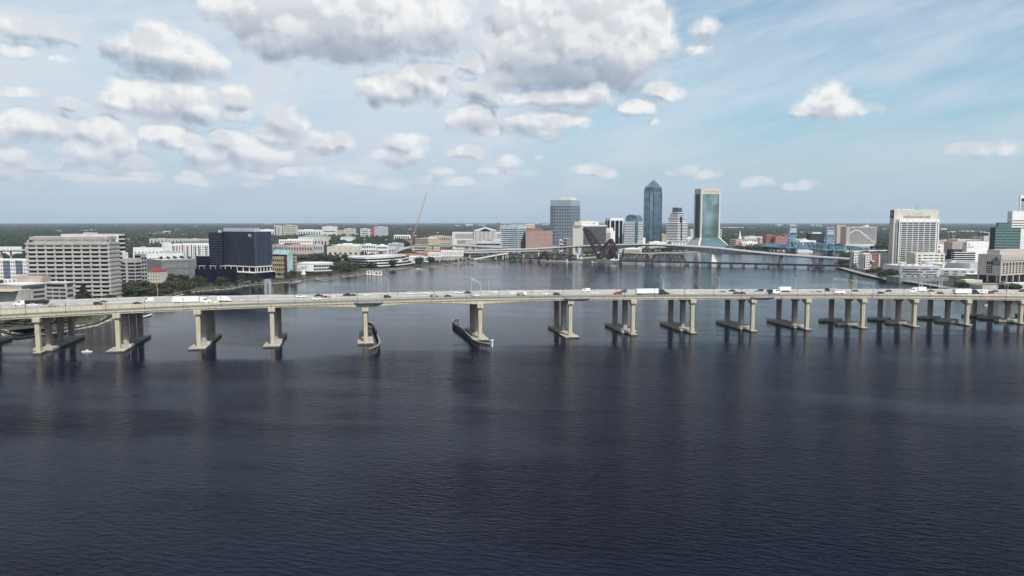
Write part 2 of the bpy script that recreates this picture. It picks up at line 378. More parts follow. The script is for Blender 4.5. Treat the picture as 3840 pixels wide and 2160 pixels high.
# ------------------------------------------------------------------ buildings
class Bld:
    """near corner M at picture column uM; the left face runs to uL, the right face to uR; a = turn of the plan"""
    def __init__(s, name, label, uL, uM, uR, D, a, vtop, zb=2.0, wL=None, wR=None, cat='building', group=None, zm=None):
        a = math.radians(a); zt = zat(vtop, D); zm = zm if zm is not None else max(zb, zt * .6)
        mx = xat(uM, D, zm)
        dR = (math.sin(a), math.cos(a)); dL = (-math.cos(a), math.sin(a))
        def solve(u, d):
            k = (u - 1920) / F * (CP + (H - zm) * SP / D)
            return (k * D - mx) / (d[0] - k * d[1])
        s.wL = wL if wL else solve(uL, dL); s.wR = wR if wR else solve(uR, dR)
        if s.wL < 3: s.wL = 16.0
        if s.wR < 3 or s.wR > 160: s.wR = 16.0
        s.h = zt - zb; s.zb = zb; s.D = D
        s.r = thing(name, label, cat, (mx, D, zb), math.atan2(dR[1], dR[0]), group)
        s.win = []; s.cache = {}
        cxm = mx + (dR[0] * s.wR + dL[0] * s.wL) / 2; cym = D + (dR[1] * s.wR + dL[1] * s.wL) / 2
        nR, nL = max(1, int(s.wR / 22) + 1), max(1, int(s.wL / 22) + 1)
        for i_ in range(nR):
            for j_ in range(nL):
                p_, q_ = s.wR * (i_ + .5) / nR, s.wL * (j_ + .5) / nL
                FOOT.append((mx + dR[0] * p_ + dL[0] * q_, D + dR[1] * p_ + dL[1] * q_, .5 * math.hypot(s.wR / nR, s.wL / nL) + 2))
        s.f = {'R': ((0, 0), (1, 0), (0, -1), s.wR), 'L': ((0, s.wL), (0, -1), (-1, 0), s.wL),
               'R2': ((s.wR, s.wL), (-1, 0), (0, 1), s.wR), 'L2': ((s.wR, 0), (0, 1), (1, 0), s.wL)}
    def fb(s, mb, face, s0, s1, z0, z1, d0, d1):
        o, e, n, w = s.f[face]
        p = (o[0] + e[0] * s0 + n[0] * d0, o[1] + e[1] * s0 + n[1] * d0); q = (o[0] + e[0] * s1 + n[0] * d1, o[1] + e[1] * s1 + n[1] * d1)
        mb.box(p[0], p[1], z0, q[0], q[1], z1)
    def part(s, name, mb, m, parent=None): return mb.build(name, m, parent or s.r)
    def core(s, m, z0=0, z1=None, ins=0.0, name='wall', roof=M_roof, par=.9):
        z1 = s.h if z1 is None else z1
        mb = MB(); mb.box(ins, ins, z0, s.wR - ins, s.wL - ins, z1)
        if par:
            t = .5
            for (x0, y0, x1, y1) in ((ins, ins, s.wR - ins, ins + t), (ins, s.wL - ins - t, s.wR - ins, s.wL - ins), (ins, ins + t, ins + t, s.wL - ins - t), (s.wR - ins - t, ins + t, s.wR - ins, s.wL - ins - t)):
                mb.box(x0, y0, z1, x1, y1, z1 + par)
        w = s.part(name, mb, m)
        if roof:
            s.part('roof', MB().box(ins + .55, ins + .55, z1 + .004, s.wR - ins - .55, s.wL - ins - .55, z1 + .15), roof)
        return w
    def bands(s, face, n, z0, z1, m, frac=.5, s0=0.0, s1=1.0, d=.3, name='window_band', off=.3):
        w = s.f[face][3]; dz = (z1 - z0) / n
        for i in range(n):
            mb = MB(); a = z0 + dz * (i + off)
            s.fb(mb, face, w * s0 + .15, w * s1 - .15, a, a + dz * frac, -.2, d); s.part(name, mb, m)
    def slabs(s, faces, n, z0, z1, m, frac=.4, d=.8, name='spandrel', off=0.0, cols=0, cw=1.0, cd=None, merge=True):
        mb = MB()
        for face in faces:
            w = s.f[face][3]; dz = (z1 - z0) / n
            for i in range(n + 1):
                a = z0 + dz * (i + off)
                if a + dz * frac > z1 + dz * frac + .01: continue
                s.fb(mb, face, -d + .01 if face in ('L', 'R') else 0, w + d - .01, a, a + dz * frac, 0, d)
            if cols:
                cdd = cd or d - .25
                for j in range(cols + 1):
                    x = (w - cw) * j / cols; s.fb(mb, face, x, x + cw, z0, z1, -.1, cdd)
        s.part(name, mb, m)
    def fins(s, face, n, z0, z1, m, w=.3, d=.35, s0=0.0, s1=1.0, name='mullions'):
        mb = MB(); W = s.f[face][3]
        for j in range(n + 1):
            x = W * (s0 + (s1 - s0) * j / n); s.fb(mb, face, x - w / 2, x + w / 2, z0, z1, -.05, d)
        return s.part(name, mb, m)
    def grid(s, face, nc, nr, z0, z1, m, fw=.6, fh=.5, s0=.02, s1=.98, name='window', skip=None):
        W = s.f[face][3]; dw = W * (s1 - s0) / nc; dz = (z1 - z0) / nr
        for r in range(nr):
            for c in range(nc):
                if skip and skip(c, r): continue
                x = W * s0 + dw * (c + .5); z = z0 + dz * (r + .5)
                s.win.append((face, x, z, dw * fw, dz * fh, m, name))
    def tbox(s, x0, x1, y0, y1, z0, z1, m, name='penthouse', parent=None):
        return s.part(name, MB().box(x0 * s.wR, y0 * s.wL, z0, x1 * s.wR, y1 * s.wL, z1), m, parent)
    def fmat(s, face, x, z, d):
        o, e, n, w = s.f[face]
        M = Matrix.Identity(4)
        M.col[0] = (e[0], e[1], 0, 0); M.col[1] = (0, 0, 1, 0); M.col[2] = (n[0], n[1], 0, 0); M.col[3] = (o[0] + e[0] * x + n[0] * d, o[1] + e[1] * x + n[1] * d, z, 1)
        return M
    def text(s, face, fx, z, txt, size, m, d=.15, wide=None, bold=0.0, name='lettering'):
        return text_obj(txt, size, m, s.r, s.fmat(face, s.f[face][3] * fx, z, d), name, wide=wide, bold=bold)
    def panel(s, face, f0, f1, z0, z1, m, d=.2, name='panel'):
        mb = MB(); W = s.f[face][3]; s.fb(mb, face, W * f0, W * f1, z0, z1, -.1, d); return s.part(name, mb, m)
    def done(s):
        ws = sorted(s.win, key=lambda w: -w[3] * w[4])
        for (face, x, z, w, h, m, nm) in ws[:100]:
            k = (round(w, 2), round(h, 2), m.name, nm)
            if k not in s.cache:
                s.cache[k] = MB().box(-w / 2, -h / 2, -.15, w / 2, h / 2, .3).mesh(nm, m)
            o = bpy.data.objects.new(nm, s.cache[k]); COL.objects.link(o); o.parent = s.r
            o.matrix_local = s.fmat(face, x, z, 0)
        rest = {}
        for w in ws[100:]: rest.setdefault(w[5].name, []).append(w)
        for mn, l in rest.items():
            mb = MB()
            for (face, x, z, w, h, m, nm) in l: s.fb(mb, face, x - w / 2, x + w / 2, z - h / 2, z + h / 2, -.15, .3)
            tag(s.part('window', mb, MATS[mn]), kind='stuff')
        return s

# ------------------------------------------------------------------ water
R_END = 31000.0
def water_mat():
    m = bpy.data.materials.new('river_water'); m.use_nodes = True; nt = m.node_tree; b = nt.nodes['Principled BSDF']
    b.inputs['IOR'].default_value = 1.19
    g = nt.nodes.new('ShaderNodeNewGeometry'); P = g.outputs['Position']
    def nz(sc_, det, rough, vec, dim='2D'):
        n = nt.nodes.new('ShaderNodeTexNoise'); n.noise_dimensions = dim; n.inputs['Scale'].default_value = sc_; n.inputs['Detail'].default_value = det
        n.inputs['Roughness'].default_value = rough; nt.links.new(vec, n.inputs['Vector']); return n.outputs[0]
    def rotv(ang, sx_, sy_):
        r = nt.nodes.new('ShaderNodeVectorRotate'); r.rotation_type = 'Z_AXIS'; r.inputs['Angle'].default_value = math.radians(ang); nt.links.new(P, r.inputs['Vector'])
        return vmth(nt, 'MULTIPLY', r.outputs[0], (sx_, sy_, 1))
    big = nz(.011, 4, .5, rotv(8, .6, 1.6)); big2 = nz(.0035, 3, .5, rotv(-12, .7, 1.3))
    calm = mapr(nt, mth(nt, 'ADD', mth(nt, 'MULTIPLY', big, .5), mth(nt, 'MULTIPLY', big2, .5)),   .43, .57)
    col = mixc(nt, calm, (.002, .003, .012), (.003, .006, .016))
    nt.links.new(col, b.inputs['Base Color'])
    b.inputs['Specular IOR Level'].default_value = .17; b.inputs['Specular Tint'].default_value = (.70, .80, 1.0, 1)
    w1 = nz(.42, 3, .55, rotv(12, .55, 1.5)); w2 = nz(1.3, 3, .6, rotv(-16, .6, 1.3)); w3 = nz(.13, 2, .5, rotv(22, .5, 1.6))
    # swell trains crossing near the camera
    wv = nt.nodes.new('ShaderNodeTexWave'); wv.wave_type = 'BANDS'; wv.bands_direction = 'Y'; wv.inputs['Scale'].default_value = .16
    wv.inputs['Distortion'].default_value = 7.0; wv.inputs['Detail'].default_value = 3; wv.inputs['Detail Scale'].default_value = .8
    nt.links.new(rotv(24, .8, 1.0), wv.inputs['Vector'])
    h = mth(nt, 'MULTIPLY', w1, .85)
    h = mth(nt, 'MULTIPLY_ADD', w2, .22, h); h = mth(nt, 'MULTIPLY_ADD', w3, .22, h)
    h = mth(nt, 'MULTIPLY_ADD', wv.outputs['Fac'], .06, h)
    bp = nt.nodes.new('ShaderNodeBump'); bp.inputs['Distance'].default_value = 1.0
    # gusts: choppier and smoother patches; far water is calmer
    sep = nt.nodes.new('ShaderNodeSeparateXYZ'); nt.links.new(P, sep.inputs[0])
    strength = mth(nt, 'MULTIPLY', mapr(nt, calm, 0, 1, 1.0, .42), mapr(nt, mth(nt, 'MULTIPLY_ADD', mth(nt, 'SUBTRACT', big2, .5), 260.0, sep.outputs[1]), 300, 435, .78, .13))
    nt.links.new(mapr(nt, sep.outputs[1], 420, 700, 1.19, 1.36), b.inputs['IOR'])  # index set by distance to paint dimmer near and brighter far reflections
    strk = mapr(nt, nz(.05, 5, .6, rotv(9, .12, 1.0)), .52, .66)
    strength = mth(nt, 'MULTIPLY', strength, mapr(nt, strk, 0, 1, 1.0, 1.7))
    nt.links.new(strength, bp.inputs['Strength'])
    nt.links.new(h, bp.inputs['Height'])
    nt.links.new(bp.outputs[0], b.inputs['Normal'])
    b.inputs['Roughness'].default_value = .05
    nt.links.new(mapr(nt, sep.outputs[1], 300, 900, .06, .10), b.inputs['Roughness'])
    return m
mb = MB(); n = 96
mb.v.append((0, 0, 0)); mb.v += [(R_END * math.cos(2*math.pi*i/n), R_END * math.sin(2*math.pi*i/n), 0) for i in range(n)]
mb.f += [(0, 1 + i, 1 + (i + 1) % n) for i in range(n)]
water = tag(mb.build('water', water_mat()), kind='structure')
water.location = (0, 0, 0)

# ------------------------------------------------------------------ land
def land_mat(name, c1, c2, c3):
    m = bpy.data.materials.new(name); m.use_nodes = True; nt = m.node_tree; b = nt.nodes['Principled BSDF']; b.inputs['Roughness'].default_value = .95
    b.inputs['Specular IOR Level'].default_value = .1
    g = nt.nodes.new('ShaderNodeNewGeometry'); P = g.outputs['Position']
    def nz(s_, det):
        n = nt.nodes.new('ShaderNodeTexNoise'); n.noise_dimensions = '2D'; n.inputs['Scale'].default_value = s_; n.inputs['Detail'].default_value = det
        nt.links.new(P, n.inputs['Vector']); return n.outputs[0]
    a = mixc(nt, mapr(nt, nz(.02, 6), .42, .58), c1, c2)
    a = mixc(nt, mapr(nt, nz(.006, 5), .54, .62), a, c3)
    nt.links.new(a, b.inputs['Base Color']); return m
M_land = land_mat('city_ground', (.030, .036, .024), (.052, .052, .042), (.13, .127, .12))
M_bank = land_mat('river_bank_ground', (.10, .10, .06), (.16, .14, .10), (.22, .2, .16))
M_grass = mat('lawn_grass', (.045, .053, .028), .95, var=.35, scale=.06)
M_rock = mat('pale_riprap', (.30, .27, .24), .95, var=.4, scale=.4)
M_asph = mat('asphalt', (.09, .09, .093), .95, var=.25, scale=.1)
shoreN_px = [(60,1268),(181,1251),(273,1239),(360,1221),(397,1206),(440,1180),(540,1142),(640,1115),(726,1094),(861,1084),(909,1073),(1030,1062.5),(1099,1058),(1132,1052),(1184,1046),(1248,1043),
             (1348,1031),(1422,1016),(1522,1006),(1621,1001),(1734,985),(1808,978),(1908,972),(2044,976),(2151,972),(2215,968),(2337,955.5),(2404,953),(2500,949.5),(2625,946),(2750,943),(2881,941),(3010,940),(3196,939.5),(3500,938),(4300,934)]
shoreN = [(-420, 500), (-345, 497)] + [G(u, v) for u, v in shoreN_px]
def arc(a0, a1, n=24): return [(R_END * math.sin(math.radians(a0 + (a1 - a0) * i / n)), R_END * math.cos(math.radians(a0 + (a1 - a0) * i / n))) for i in range(n + 1)]
landN = [(-900, 430)] + shoreN + arc(88, -80)
def land(name, poly, m, z0=-1.0, z1=1.6):
    o = MB().prism(poly, z0, z1).build(name, m); return tag(o, kind='structure')
land('north_ground', landN, M_land)
shoreS_px = [(4300,1156),(3980,1140),(3840,1124),(3700,1104),(3580,1090),(3537,1082),(3438,1065.5),(3334,1053.5),(3247,1033),(3160,1009),(3135,1001),(3128,990),(3150,975),(3215,960),(3400,951),(4300,947)]
shoreS = [G(u, v) for u, v in shoreS_px]
landS = shoreS + [(2600, 1500), (2600, 300), (900, 560)]
land('south_ground', landS, M_land, z1=2.2)
# banks
def strip(name, pts, w0, w1, z, m, kind='structure', jit=0.0, zo=None, zi=None):
    vs = []; n = len(pts); L = []; Rr = []
    for i, p in enumerate(pts):
        a = pts[max(0, i - 1)]; b = pts[min(n - 1, i + 1)]; d = Vector((b[0] - a[0], b[1] - a[1])).normalized(); nn = Vector((-d.y, d.x))
        j = random.uniform(-jit, jit)
        L.append((p[0] + nn.x * w0, p[1] + nn.y * w0, z if zo is None else zo)); Rr.append((p[0] + nn.x * (w1 + j), p[1] + nn.y * (w1 + j), z if zi is None else zi))
    mb = MB(); mb.v = L + Rr; mb.f = [(i, i + 1, n + i + 1, n + i) for i in range(n - 1)]
    return tag(mb.build(name, m), kind=kind)
def dens_pts(pts, step=9.0, jit=0.0):
    out = []
    for a, b in zip(pts, pts[1:]):
        l = math.hypot(b[0] - a[0], b[1] - a[1]); k = max(1, int(l / step))
        for i in range(k): out.append((a[0] + (b[0] - a[0]) * i / k + random.uniform(-jit, jit), a[1] + (b[1] - a[1]) * i / k + random.uniform(-jit, jit)))
    return out + [pts[-1]]
bankpts = dens_pts(shoreN[:24], 9, 1.2)
strip('river_bank', bankpts, -3.0, 5, 0, M_rock, jit=2.0, zo=-.3, zi=1.75)
strip('grass_bank', bankpts, 4.5, 24, 1.78, M_grass, jit=4.0)
# riprap: uncountable stones along the water line
def stones(pts, n, name, spread=3.5, smax=1.3):
    mb = MB()
    for _ in range(n):
        i = random.randrange(len(pts) - 1); t = random.random(); a, b = pts[i], pts[i + 1]
        d = Vector((b[0]-a[0], b[1]-a[1])).normalized(); nn = Vector((-d.y, d.x)); q = random.uniform(-3, spread)
        x = a[0] + (b[0] - a[0]) * t + nn.x * q; y = a[1] + (b[1] - a[1]) * t + nn.y * q; r = random.uniform(.4, smax); z = .3 + max(0, q) * .35
        o = len(mb.v); vs = [(1,0,0),(0,1,0),(-1,0,0),(0,-1,0),(0,0,.8),(0,0,-.8)]
        mb.v += [(x + p[0] * r * random.uniform(.6, 1.3), y + p[1] * r * random.uniform(.6, 1.3), z + p[2] * r) for p in vs]
        mb.f += [(o+a_, o+b_, o+c_) for a_, b_, c_ in ((0,1,4),(1,2,4),(2,3,4),(3,0,4),(1,0,5),(2,1,5),(3,2,5),(0,3,5))]
    return tag(mb.build(name, M_rock), kind='stuff', cat='stones', label='pale riprap stones strewn along the left river bank')
stones(bankpts, 2600, 'riprap_stones')
# quay on the far centre shore
quayp = [G(u, v) for u, v in [(1935,973),(2044,976.5),(2151,972.5),(2215,968),(2337,956),(2404,953.5),(2500,950),(2625,946.5),(2750,943.3)]]
q = strip('quay_wall', quayp, -.5, 3, 2.4, M_concrete, kind=None); bpy.data.objects.remove(q)
def wall_along(name, pts, label, m, w=1.2, z0=-1, z1=2.8, cat='seawall'):
    mb = MB()
    for a, b in zip(pts, pts[1:]): mb.bar((a[0], a[1], (z0 + z1) / 2), (b[0], b[1], (z0 + z1) / 2), w, z1 - z0)
    return tag(mb.build(name, m), label, cat)
wall_along('quay_wall', quayp, 'low pale quay wall along the downtown shore behind the railway bridge', M_concrete, 1.5, -1, 2.6)
wall_along('seawall', [(p[0] - .2, p[1] - .4) for p in shoreS[1:11]], 'long concrete seawall and walkway curving along the right bank', M_concrete, 2.0, -1, 3.0)
strip('riverside_path', shoreS[2:11][::-1], -6.5, -1.2, 2.22, M_path)
strip('lawn', [G(u, v) for u, v in [(3255,1030),(3300,1042),(3370,1052)]], -2, 14, 2.226, M_grass)

# ------------------------------------------------------------------ the highway bridge
BX = [-700,-420,-330,-269,-228,-185,-144,-90,-20,38,80,121,164,204,246,286,328,400,520,760]
BZ = [8.0,16.5,20.0,22.0,23.4,24.3,25.0,25.5,26.0,25.5,25.0,24.5,23.8,23.2,22.5,21.5,20.3,18.0,14.0,8.0]
def sm(xs, ys):
    xx = np.linspace(xs[0], xs[-1], 600); yy = np.interp(xx, xs, ys); k = np.ones(25) / 25
    yp = np.pad(yy, 12, mode='edge'); ys2 = np.convolve(yp, k, 'valid'); return lambda x: float(np.interp(x, xx, ys2))
bz = sm(BX, BZ)
bw = sm([-700,-330,-269,-228,-185,760], [62,61,56,50,47,48])
lift = sm([-700,-330,-205,-150,0,240,300,380,760], [2.6,2.5,2.2,.3,0,0,.7,1.7,2.0])
def by(x): return -2.742e-5 * x * x + .19272 * x + 472.6
def bn(x):
    d = -5.484e-5 * x + .19272; l = math.hypot(1, d); return (1 / l, d / l), (-d / l, 1 / l)
def bp(x, t):
    tn, nn = bn(x); return x + nn[0] * t, by(x) + nn[1] * t
def road_z(x): return bz(x) + lift(x)
def deck_at(u, v):
    z = 25.0
    for _ in range(12):
        X, Y = G(u, v, z); x = X
        for _ in range(6):
            t = (Y - by(x)) * bn(x)[1][1]; x = X - bn(x)[1][0] * t
        z = road_z(x)
    tn, nn = bn(x); t = (X - x) * nn[0] + (Y - by(x)) * nn[1]
    return x, t, X, Y, z
stations = list(range(-640, 720, 6))
def loft(name, m, sec, xs, parent):
    mb = MB(); k = None
    for i, x in enumerate(xs):
        pts = sec(x); k = len(pts)
        for t, z in pts:
            p = bp(x, t); mb.v.append((p[0], p[1], z))
    for i in range(len(xs) - 1):
        for j in range(k): a = i * k + j; b = i * k + (j + 1) % k; mb.f.append((a, b, b + k, a + k))
    mb.f.append(tuple(range(k - 1, -1, -1))); mb.f.append(tuple(range((len(xs) - 1) * k, len(xs) * k)))
    return mb.build(name, m, parent)
def rect(t0, t1, z0, z1): return [(t0, z0), (t1, z0), (t1, z1), (t0, z1)]
bridge = thing('highway_bridge', 'long yellow cream concrete motorway bridge on tall piers crossing the river', 'bridge', (0, 0, 0))
def haunch(x):
    h = 0
    for c in (-90, -20): h = max(h, 1.7 * max(0, 1 - abs(x - c) / 30) ** 1.3)
    return h
SPLIT = .50
loft('path_slab', M_path, lambda x: rect(.5, 5.6, bz(x) - .5, bz(x)), stations, bridge)
loft('near_carriageway', M_road_near, lambda x: rect(6.1, bw(x) * SPLIT, road_z(x) - .5, road_z(x)), stations, bridge)
loft('far_carriageway', M_road_far, lambda x: rect(bw(x) * SPLIT + .6, bw(x) - .4, road_z(x) - .5, road_z(x)), stations, bridge)
loft('edge_coping', M_ledge, lambda x: rect(0, .5, bz(x) - .7, bz(x) + .15), stations, bridge)
loft('edge_girder', M_ledge, lambda x: rect(.4, 1.1, bz(x) - 1.62 - haunch(x), bz(x) - .7), stations, bridge)
loft('inner_barrier', M_ledge, lambda x: rect(5.6, 6.1, bz(x) - .5, road_z(x) + .85), stations, bridge)
loft('median_barrier', M_barrier, lambda x: rect(bw(x) * SPLIT, bw(x) * SPLIT + .6, road_z(x) - .5, road_z(x) + .85), stations, bridge)
loft('far_barrier', M_barrier, lambda x: rect(bw(x) - .4, bw(x), road_z(x) - .8, road_z(x) + 1.0), stations, bridge)
loft('underdeck_girders', M_col, lambda x: rect(1.3, bw(x) - 1.2, bz(x) - 1.85 - haunch(x), bz(x) - .55), stations, bridge)
for k in range(1, 4):
    loft('lane_line', M_line, lambda x: rect(6.1 + (bw(x) * SPLIT - 6.1) * k / 4.0 - .09, 6.1 + (bw(x) * SPLIT - 6.1) * k / 4.0 + .09, road_z(x) + .006, road_z(x) + .016), stations, bridge)
    loft('lane_line', M_line, lambda x: rect(bw(x) * (SPLIT + (1 - SPLIT) * k / 4.0) - .09, bw(x) * (SPLIT + (1 - SPLIT) * k / 4.0) + .09, road_z(x) + .006, road_z(x) + .016), stations, bridge)
mb = MB()
xs = np.arange(-420, 560, 2.0)
for i, x in enumerate(xs[:-1]):
    p = bp(x, .25); q_ = bp(x + 2, .25); z = bz(x); z2 = bz(x + 2)
    mb.bar((p[0], p[1], z + 1.45), (q_[0], q_[1], z2 + 1.45), .09, .09)
    mb.bar((p[0], p[1], z + .3), (p[0], p[1], z + 1.45), .09)
    for dd in (.5, 1.0, 1.5):
        r_ = bp(x + dd, .25); mb.bar((r_[0], r_[1], z + .3), (r_[0], r_[1], z + 1.42), .035)
mb.build('railing', M_grey, bridge)
mm_ = bpy.data.materials.new('railing_mesh'); mm_.use_nodes = True; mm_.node_tree.nodes['Principled BSDF'].inputs['Base Color'].default_value = (.23, .235, .24, 1); mm_.node_tree.nodes['Principled BSDF'].inputs['Alpha'].default_value = .78
loft('railing_mesh', mm_, lambda x: rect(.23, .27, bz(x) + .16, bz(x) + 1.4), stations, bridge)
# expansion joints and drain stubs on the outer face
for x in (-228, -144, 38, 80 + 20, 204 - 20, 286):
    p = bp(x, -.03); MB().box(-.12, -.02, -1.85, .12, .05, .28).build('expansion_joint', M_dgrey, bridge, (p[0], p[1], bz(x)))
# overlooks bulging from the outer edge
for x in (-88, 42, 170):
    tn, nn = bn(x); P0 = bp(x, 0)
    outer = [(-9, 0), (-6, -2.0), (6, -2.0), (9, 0)]; inner = [(-5, .0), (-3.5, -.8), (3.5, -.8), (5, .0)]
    w = lambda s, t: (P0[0] + tn[0] * s + nn[0] * t, P0[1] + tn[1] * s + nn[1] * t)
    ob = MB().prism([w(*p) for p in inner], bz(x) - 2.0, bz(x) - .5, [w(*p) for p in outer])
    ob.prism([w(*p) for p in outer], bz(x) - .5, bz(x) + .32)
    ob.build('overlook', M_path, bridge)
# far side bump-out for the sign gantry
P0 = bp(-155, bw(-155)); tn, nn = bn(-155)
w = lambda s, t: (P0[0] + tn[0] * s + nn[0] * t, P0[1] + tn[1] * s + nn[1] * t)
MB().prism([w(-16, 0), (w(16, 0)), w(9, 4), w(-9, 4)], road_z(-155) - 1.2, road_z(-155) + .9).build('gantry_bay', M_barrier, bridge)

def pier(x, cols, style):
    e = bpy.data.objects.new('pier', None); COL.objects.link(e); e.parent = bridge
    tn, nn = bn(x); p = bp(x, 0); e.location = (p[0], p[1], 0)
    e.rotation_euler = (0, 0, math.atan2(tn[1], tn[0]))       # local x along the bridge, y across it
    zt = bz(x) - 1.62 - haunch(x)
    for i, t in enumerate(cols):
        if i == 0:
            cb = MB().prism([(-1.15, t-1.2), (1.15, t-1.2), (1.15, t+1.2), (-1.15, t+1.2)], .9, zt - .5)
            cb.box(-.25, t - 1.4, 1.2, .25, t - 1.15, zt - 2.6)
            cb.build('column', M_ledge, e)
            MB().box(-1.9, t - 2.4, zt - 2.3, 1.9, t + 1.6, zt + .02).build('cap_block', M_ledge, e)
        else:
            hw, hd = 1.65, 1.8
            oct_ = [(-hw, t-hd+.8), (-hw+.8, t-hd), (hw-.8, t-hd), (hw, t-hd+.8), (hw, t+hd-.8), (hw-.8, t+hd), (-hw+.8, t+hd), (-hw, t+hd-.8)]
            cb = MB().prism(oct_, .9, zt - .4)
            cb.build('column', M_col, e)
    # cap beam with arched haunches between the columns
    prof = [(cols[0] - 1.6, zt - .02)]
    prof.append((cols[0] - 1.6, zt - 1.9)); prof.append((cols[0] + 1.2, zt - 3.4))
    for a, b in zip(cols, cols[1:]):
        m_ = (a + b) / 2; gap = b - a; h_ = min(3.2, gap * .2)
        prof += [(a + 1.9, zt - 3.4), (a + 1.9 + gap * .22, zt - .9), (b - 1.9 - gap * .22, zt - .9), (b - 1.9, zt - 3.4)]
    prof += [(cols[-1] + 1.9, zt - 3.4), (cols[-1] + 4.5, zt - .8), (cols[-1] + 4.5, zt - .02)]
    MB().extr(prof, -1.3, 1.3).build('cap_beam', M_col, e)
    if style == 'slab':
        MB().box(-5.0, cols[0] - 6.5, -.6, 4.6, cols[0] + 9, 1.0).build('footing', M_foot, e)
        MB().box(-4.2, cols[0] + 9.01, -.6, 4.2, cols[-1] + 8, 1.7).build('footing', M_foot, e)
    elif style == 'long':
        MB().box(-2.2, cols[0] - 3.5, -.5, 2.2, cols[1] - 9.3, .95).build('footing', M_foot, e)
        MB().box(-5.2, cols[1] - 9.2, -.6, 5.2, cols[1] + 6, 2.0).build('footing', M_foot, e)
        MB().box(-4.6, cols[1] + 6.01, -.6, 4.6, cols[-1] + 9, 2.4).build('footing', M_foot, e)
    else:
        MB().box(-2.3, cols[0] - 3.5, -.5, 2.3, cols[0] + 8, .95).build('footing', M_foot, e)
        for t in cols[1:]: MB().prism([(-8.5, t - 1.5), (0, t - 6.5), (8.5, t - 1.5), (8.5, t + 3), (0, t + 7), (-8.5, t + 3)], -.6, 2.0).build('footing', M_foot, e)
for x, cols, st in [(-352, [1.5,17,35,54], 'long'), (-311, [1.5,17,35,54], 'long'), (-269, [1.5,16,34,52], 'long'), (-228, [1.5,16,31,46], 'slab'), (-185, [1.5,17,30,43], 'slab'), (-144, [1.5,18,37], 'slab'),
                    (-90, [1.5,18,37], 'slab'), (-20, [1.5,18,37], 'slab'), (38, [1.5,18,37], 'slab'), (80, [1.5,17,38], 'long'), (121, [1.5,17,38], 'long'), (164, [1.5,17,38], 'long'), (204, [1.5,17,38], 'long'),
                    (246, [1.5,18,38], 'sep'), (286, [1.5,18,38], 'sep'), (328, [1.5,20,38], 'sep'), (372, [1.5,13,29,45], 'sep'), (415, [1.5,20,40], 'sep'), (460, [1.5,20,40], 'sep')]:
    pier(x, cols, st)

# fenders of the shipping channel
def fender(px, label, nlab):
    r = thing('timber_fender', label, 'fender', (*G(px[0][0], px[0][1], 3.2), 0))
    P = [Vector((*G(u, v, 3.2), 0)) - r.location for u, v in px]
    for p in P: p.z = 0
    fine = []
    for a, b in zip(P, P[1:]):
        k = max(1, int((b - a).length / 2.2)); fine += [a + (b - a) * i / k for i in range(k)]
    fine.append(P[-1])
    wl = MB(); cap = MB(); pl = MB()
    for i, (a, b) in enumerate(zip(fine, fine[1:])):
        wl.bar(a + Vector((0, 0, 2.0)), b + Vector((0, 0, 2.0)), .5, 1.9)
        cap.bar(a + Vector((0, 0, 3.1)), b + Vector((0, 0, 3.1)), .9, .3)
        cap.bar(a + Vector((.0, -.35, 1.9)), b + Vector((0, -.35, 1.9)), .2, .25)
        pl.cyl(a + Vector((0, .1, -1)), a + Vector((0, .1, 3.0)), .24, .24, 6)
    wl.build('planking', M_timber, r); cap.build('walkway', M_timberl, r); tag(pl.build('pile', M_timber, r), kind='stuff')
fender([(1378,1206),(1396,1211),(1401,1219),(1412,1244),(1424,1279),(1422,1288),(1416,1295),(1401,1302),(1382,1309)], 'curved dark timber fender left of the shipping channel', 1)
fender([(1718,1195),(1703,1197),(1697,1203),(1705,1214),(1733,1233),(1760,1257),(1776,1273),(1798,1282),(1822,1287),(1838,1290)], 'curved dark timber fender right of the shipping channel, a white post at its end', 2)
x_, y_ = G(1846, 1300)
r = thing('channel_marker', 'white channel marker post at the near end of the right fender', 'marker', (x_, y_, 0))
MB().cyl((0, 0, -1), (0, 0, 3.6), .5, .5, 8).build('post', M_white, r); MB().box(-.9, -.9, 3.6, .9, .9, 4.1).build('cap', M_white, r)
for (u, v, lb) in [(469,1207,'white pile marker with a small float seen between the columns of the second pier'), (503,1197,'white pile marker standing alone left of the dock posts behind the second pier')]:
    x_, y_ = G(u, v); r = thing('pile_marker', lb, 'marker', (x_, y_, 0))
    MB().cyl((0, 0, -1), (0, 0, 3.2), .55, .45, 8).build('pile', M_white, r); MB().box(-1.5, -1, .0, 1.8, 1.2, .5).build('float', M_offw, r)

# ------------------------------------------------------------------ street lamps on the bridge
def mk_path_lamp():
    r = thing('path_lamp', 'x', 'street lamp')
    MB().cyl((0, 0, -.1), (0, 0, 4.7), .11, .08, 6).build('post', M_black, r)
    MB().cyl((0, 0, -.1), (0, 0, .9), .2, .15, 6).build('post_base', M_black, r)
    MB().cyl((0, 0, 4.7), (0, 0, 5.4), .17, .26, 6).cyl((0, 0, 5.4), (0, 0, 5.7), .28, .03, 6).build('lantern', M_black, r)
    MB().cyl((0, -.1, -1.3), (0, -.1, -.1), .24, .24, 6).build('bracket', M_ledge, r)
    return r
lu = [-95, 2, 97, 247, 396, 543, 687, 829, 969, 1106, 1238, 1341, 1492, 1626, 1749, 1873, 1994, 2111, 2228, 2342, 2455, 2566, 2676, 2781, 2887, 2990, 3092, 3192, 3291, 3389, 3486, 3581, 3678, 3772]
proto = mk_path_lamp(); km = kidmap(proto); first = True
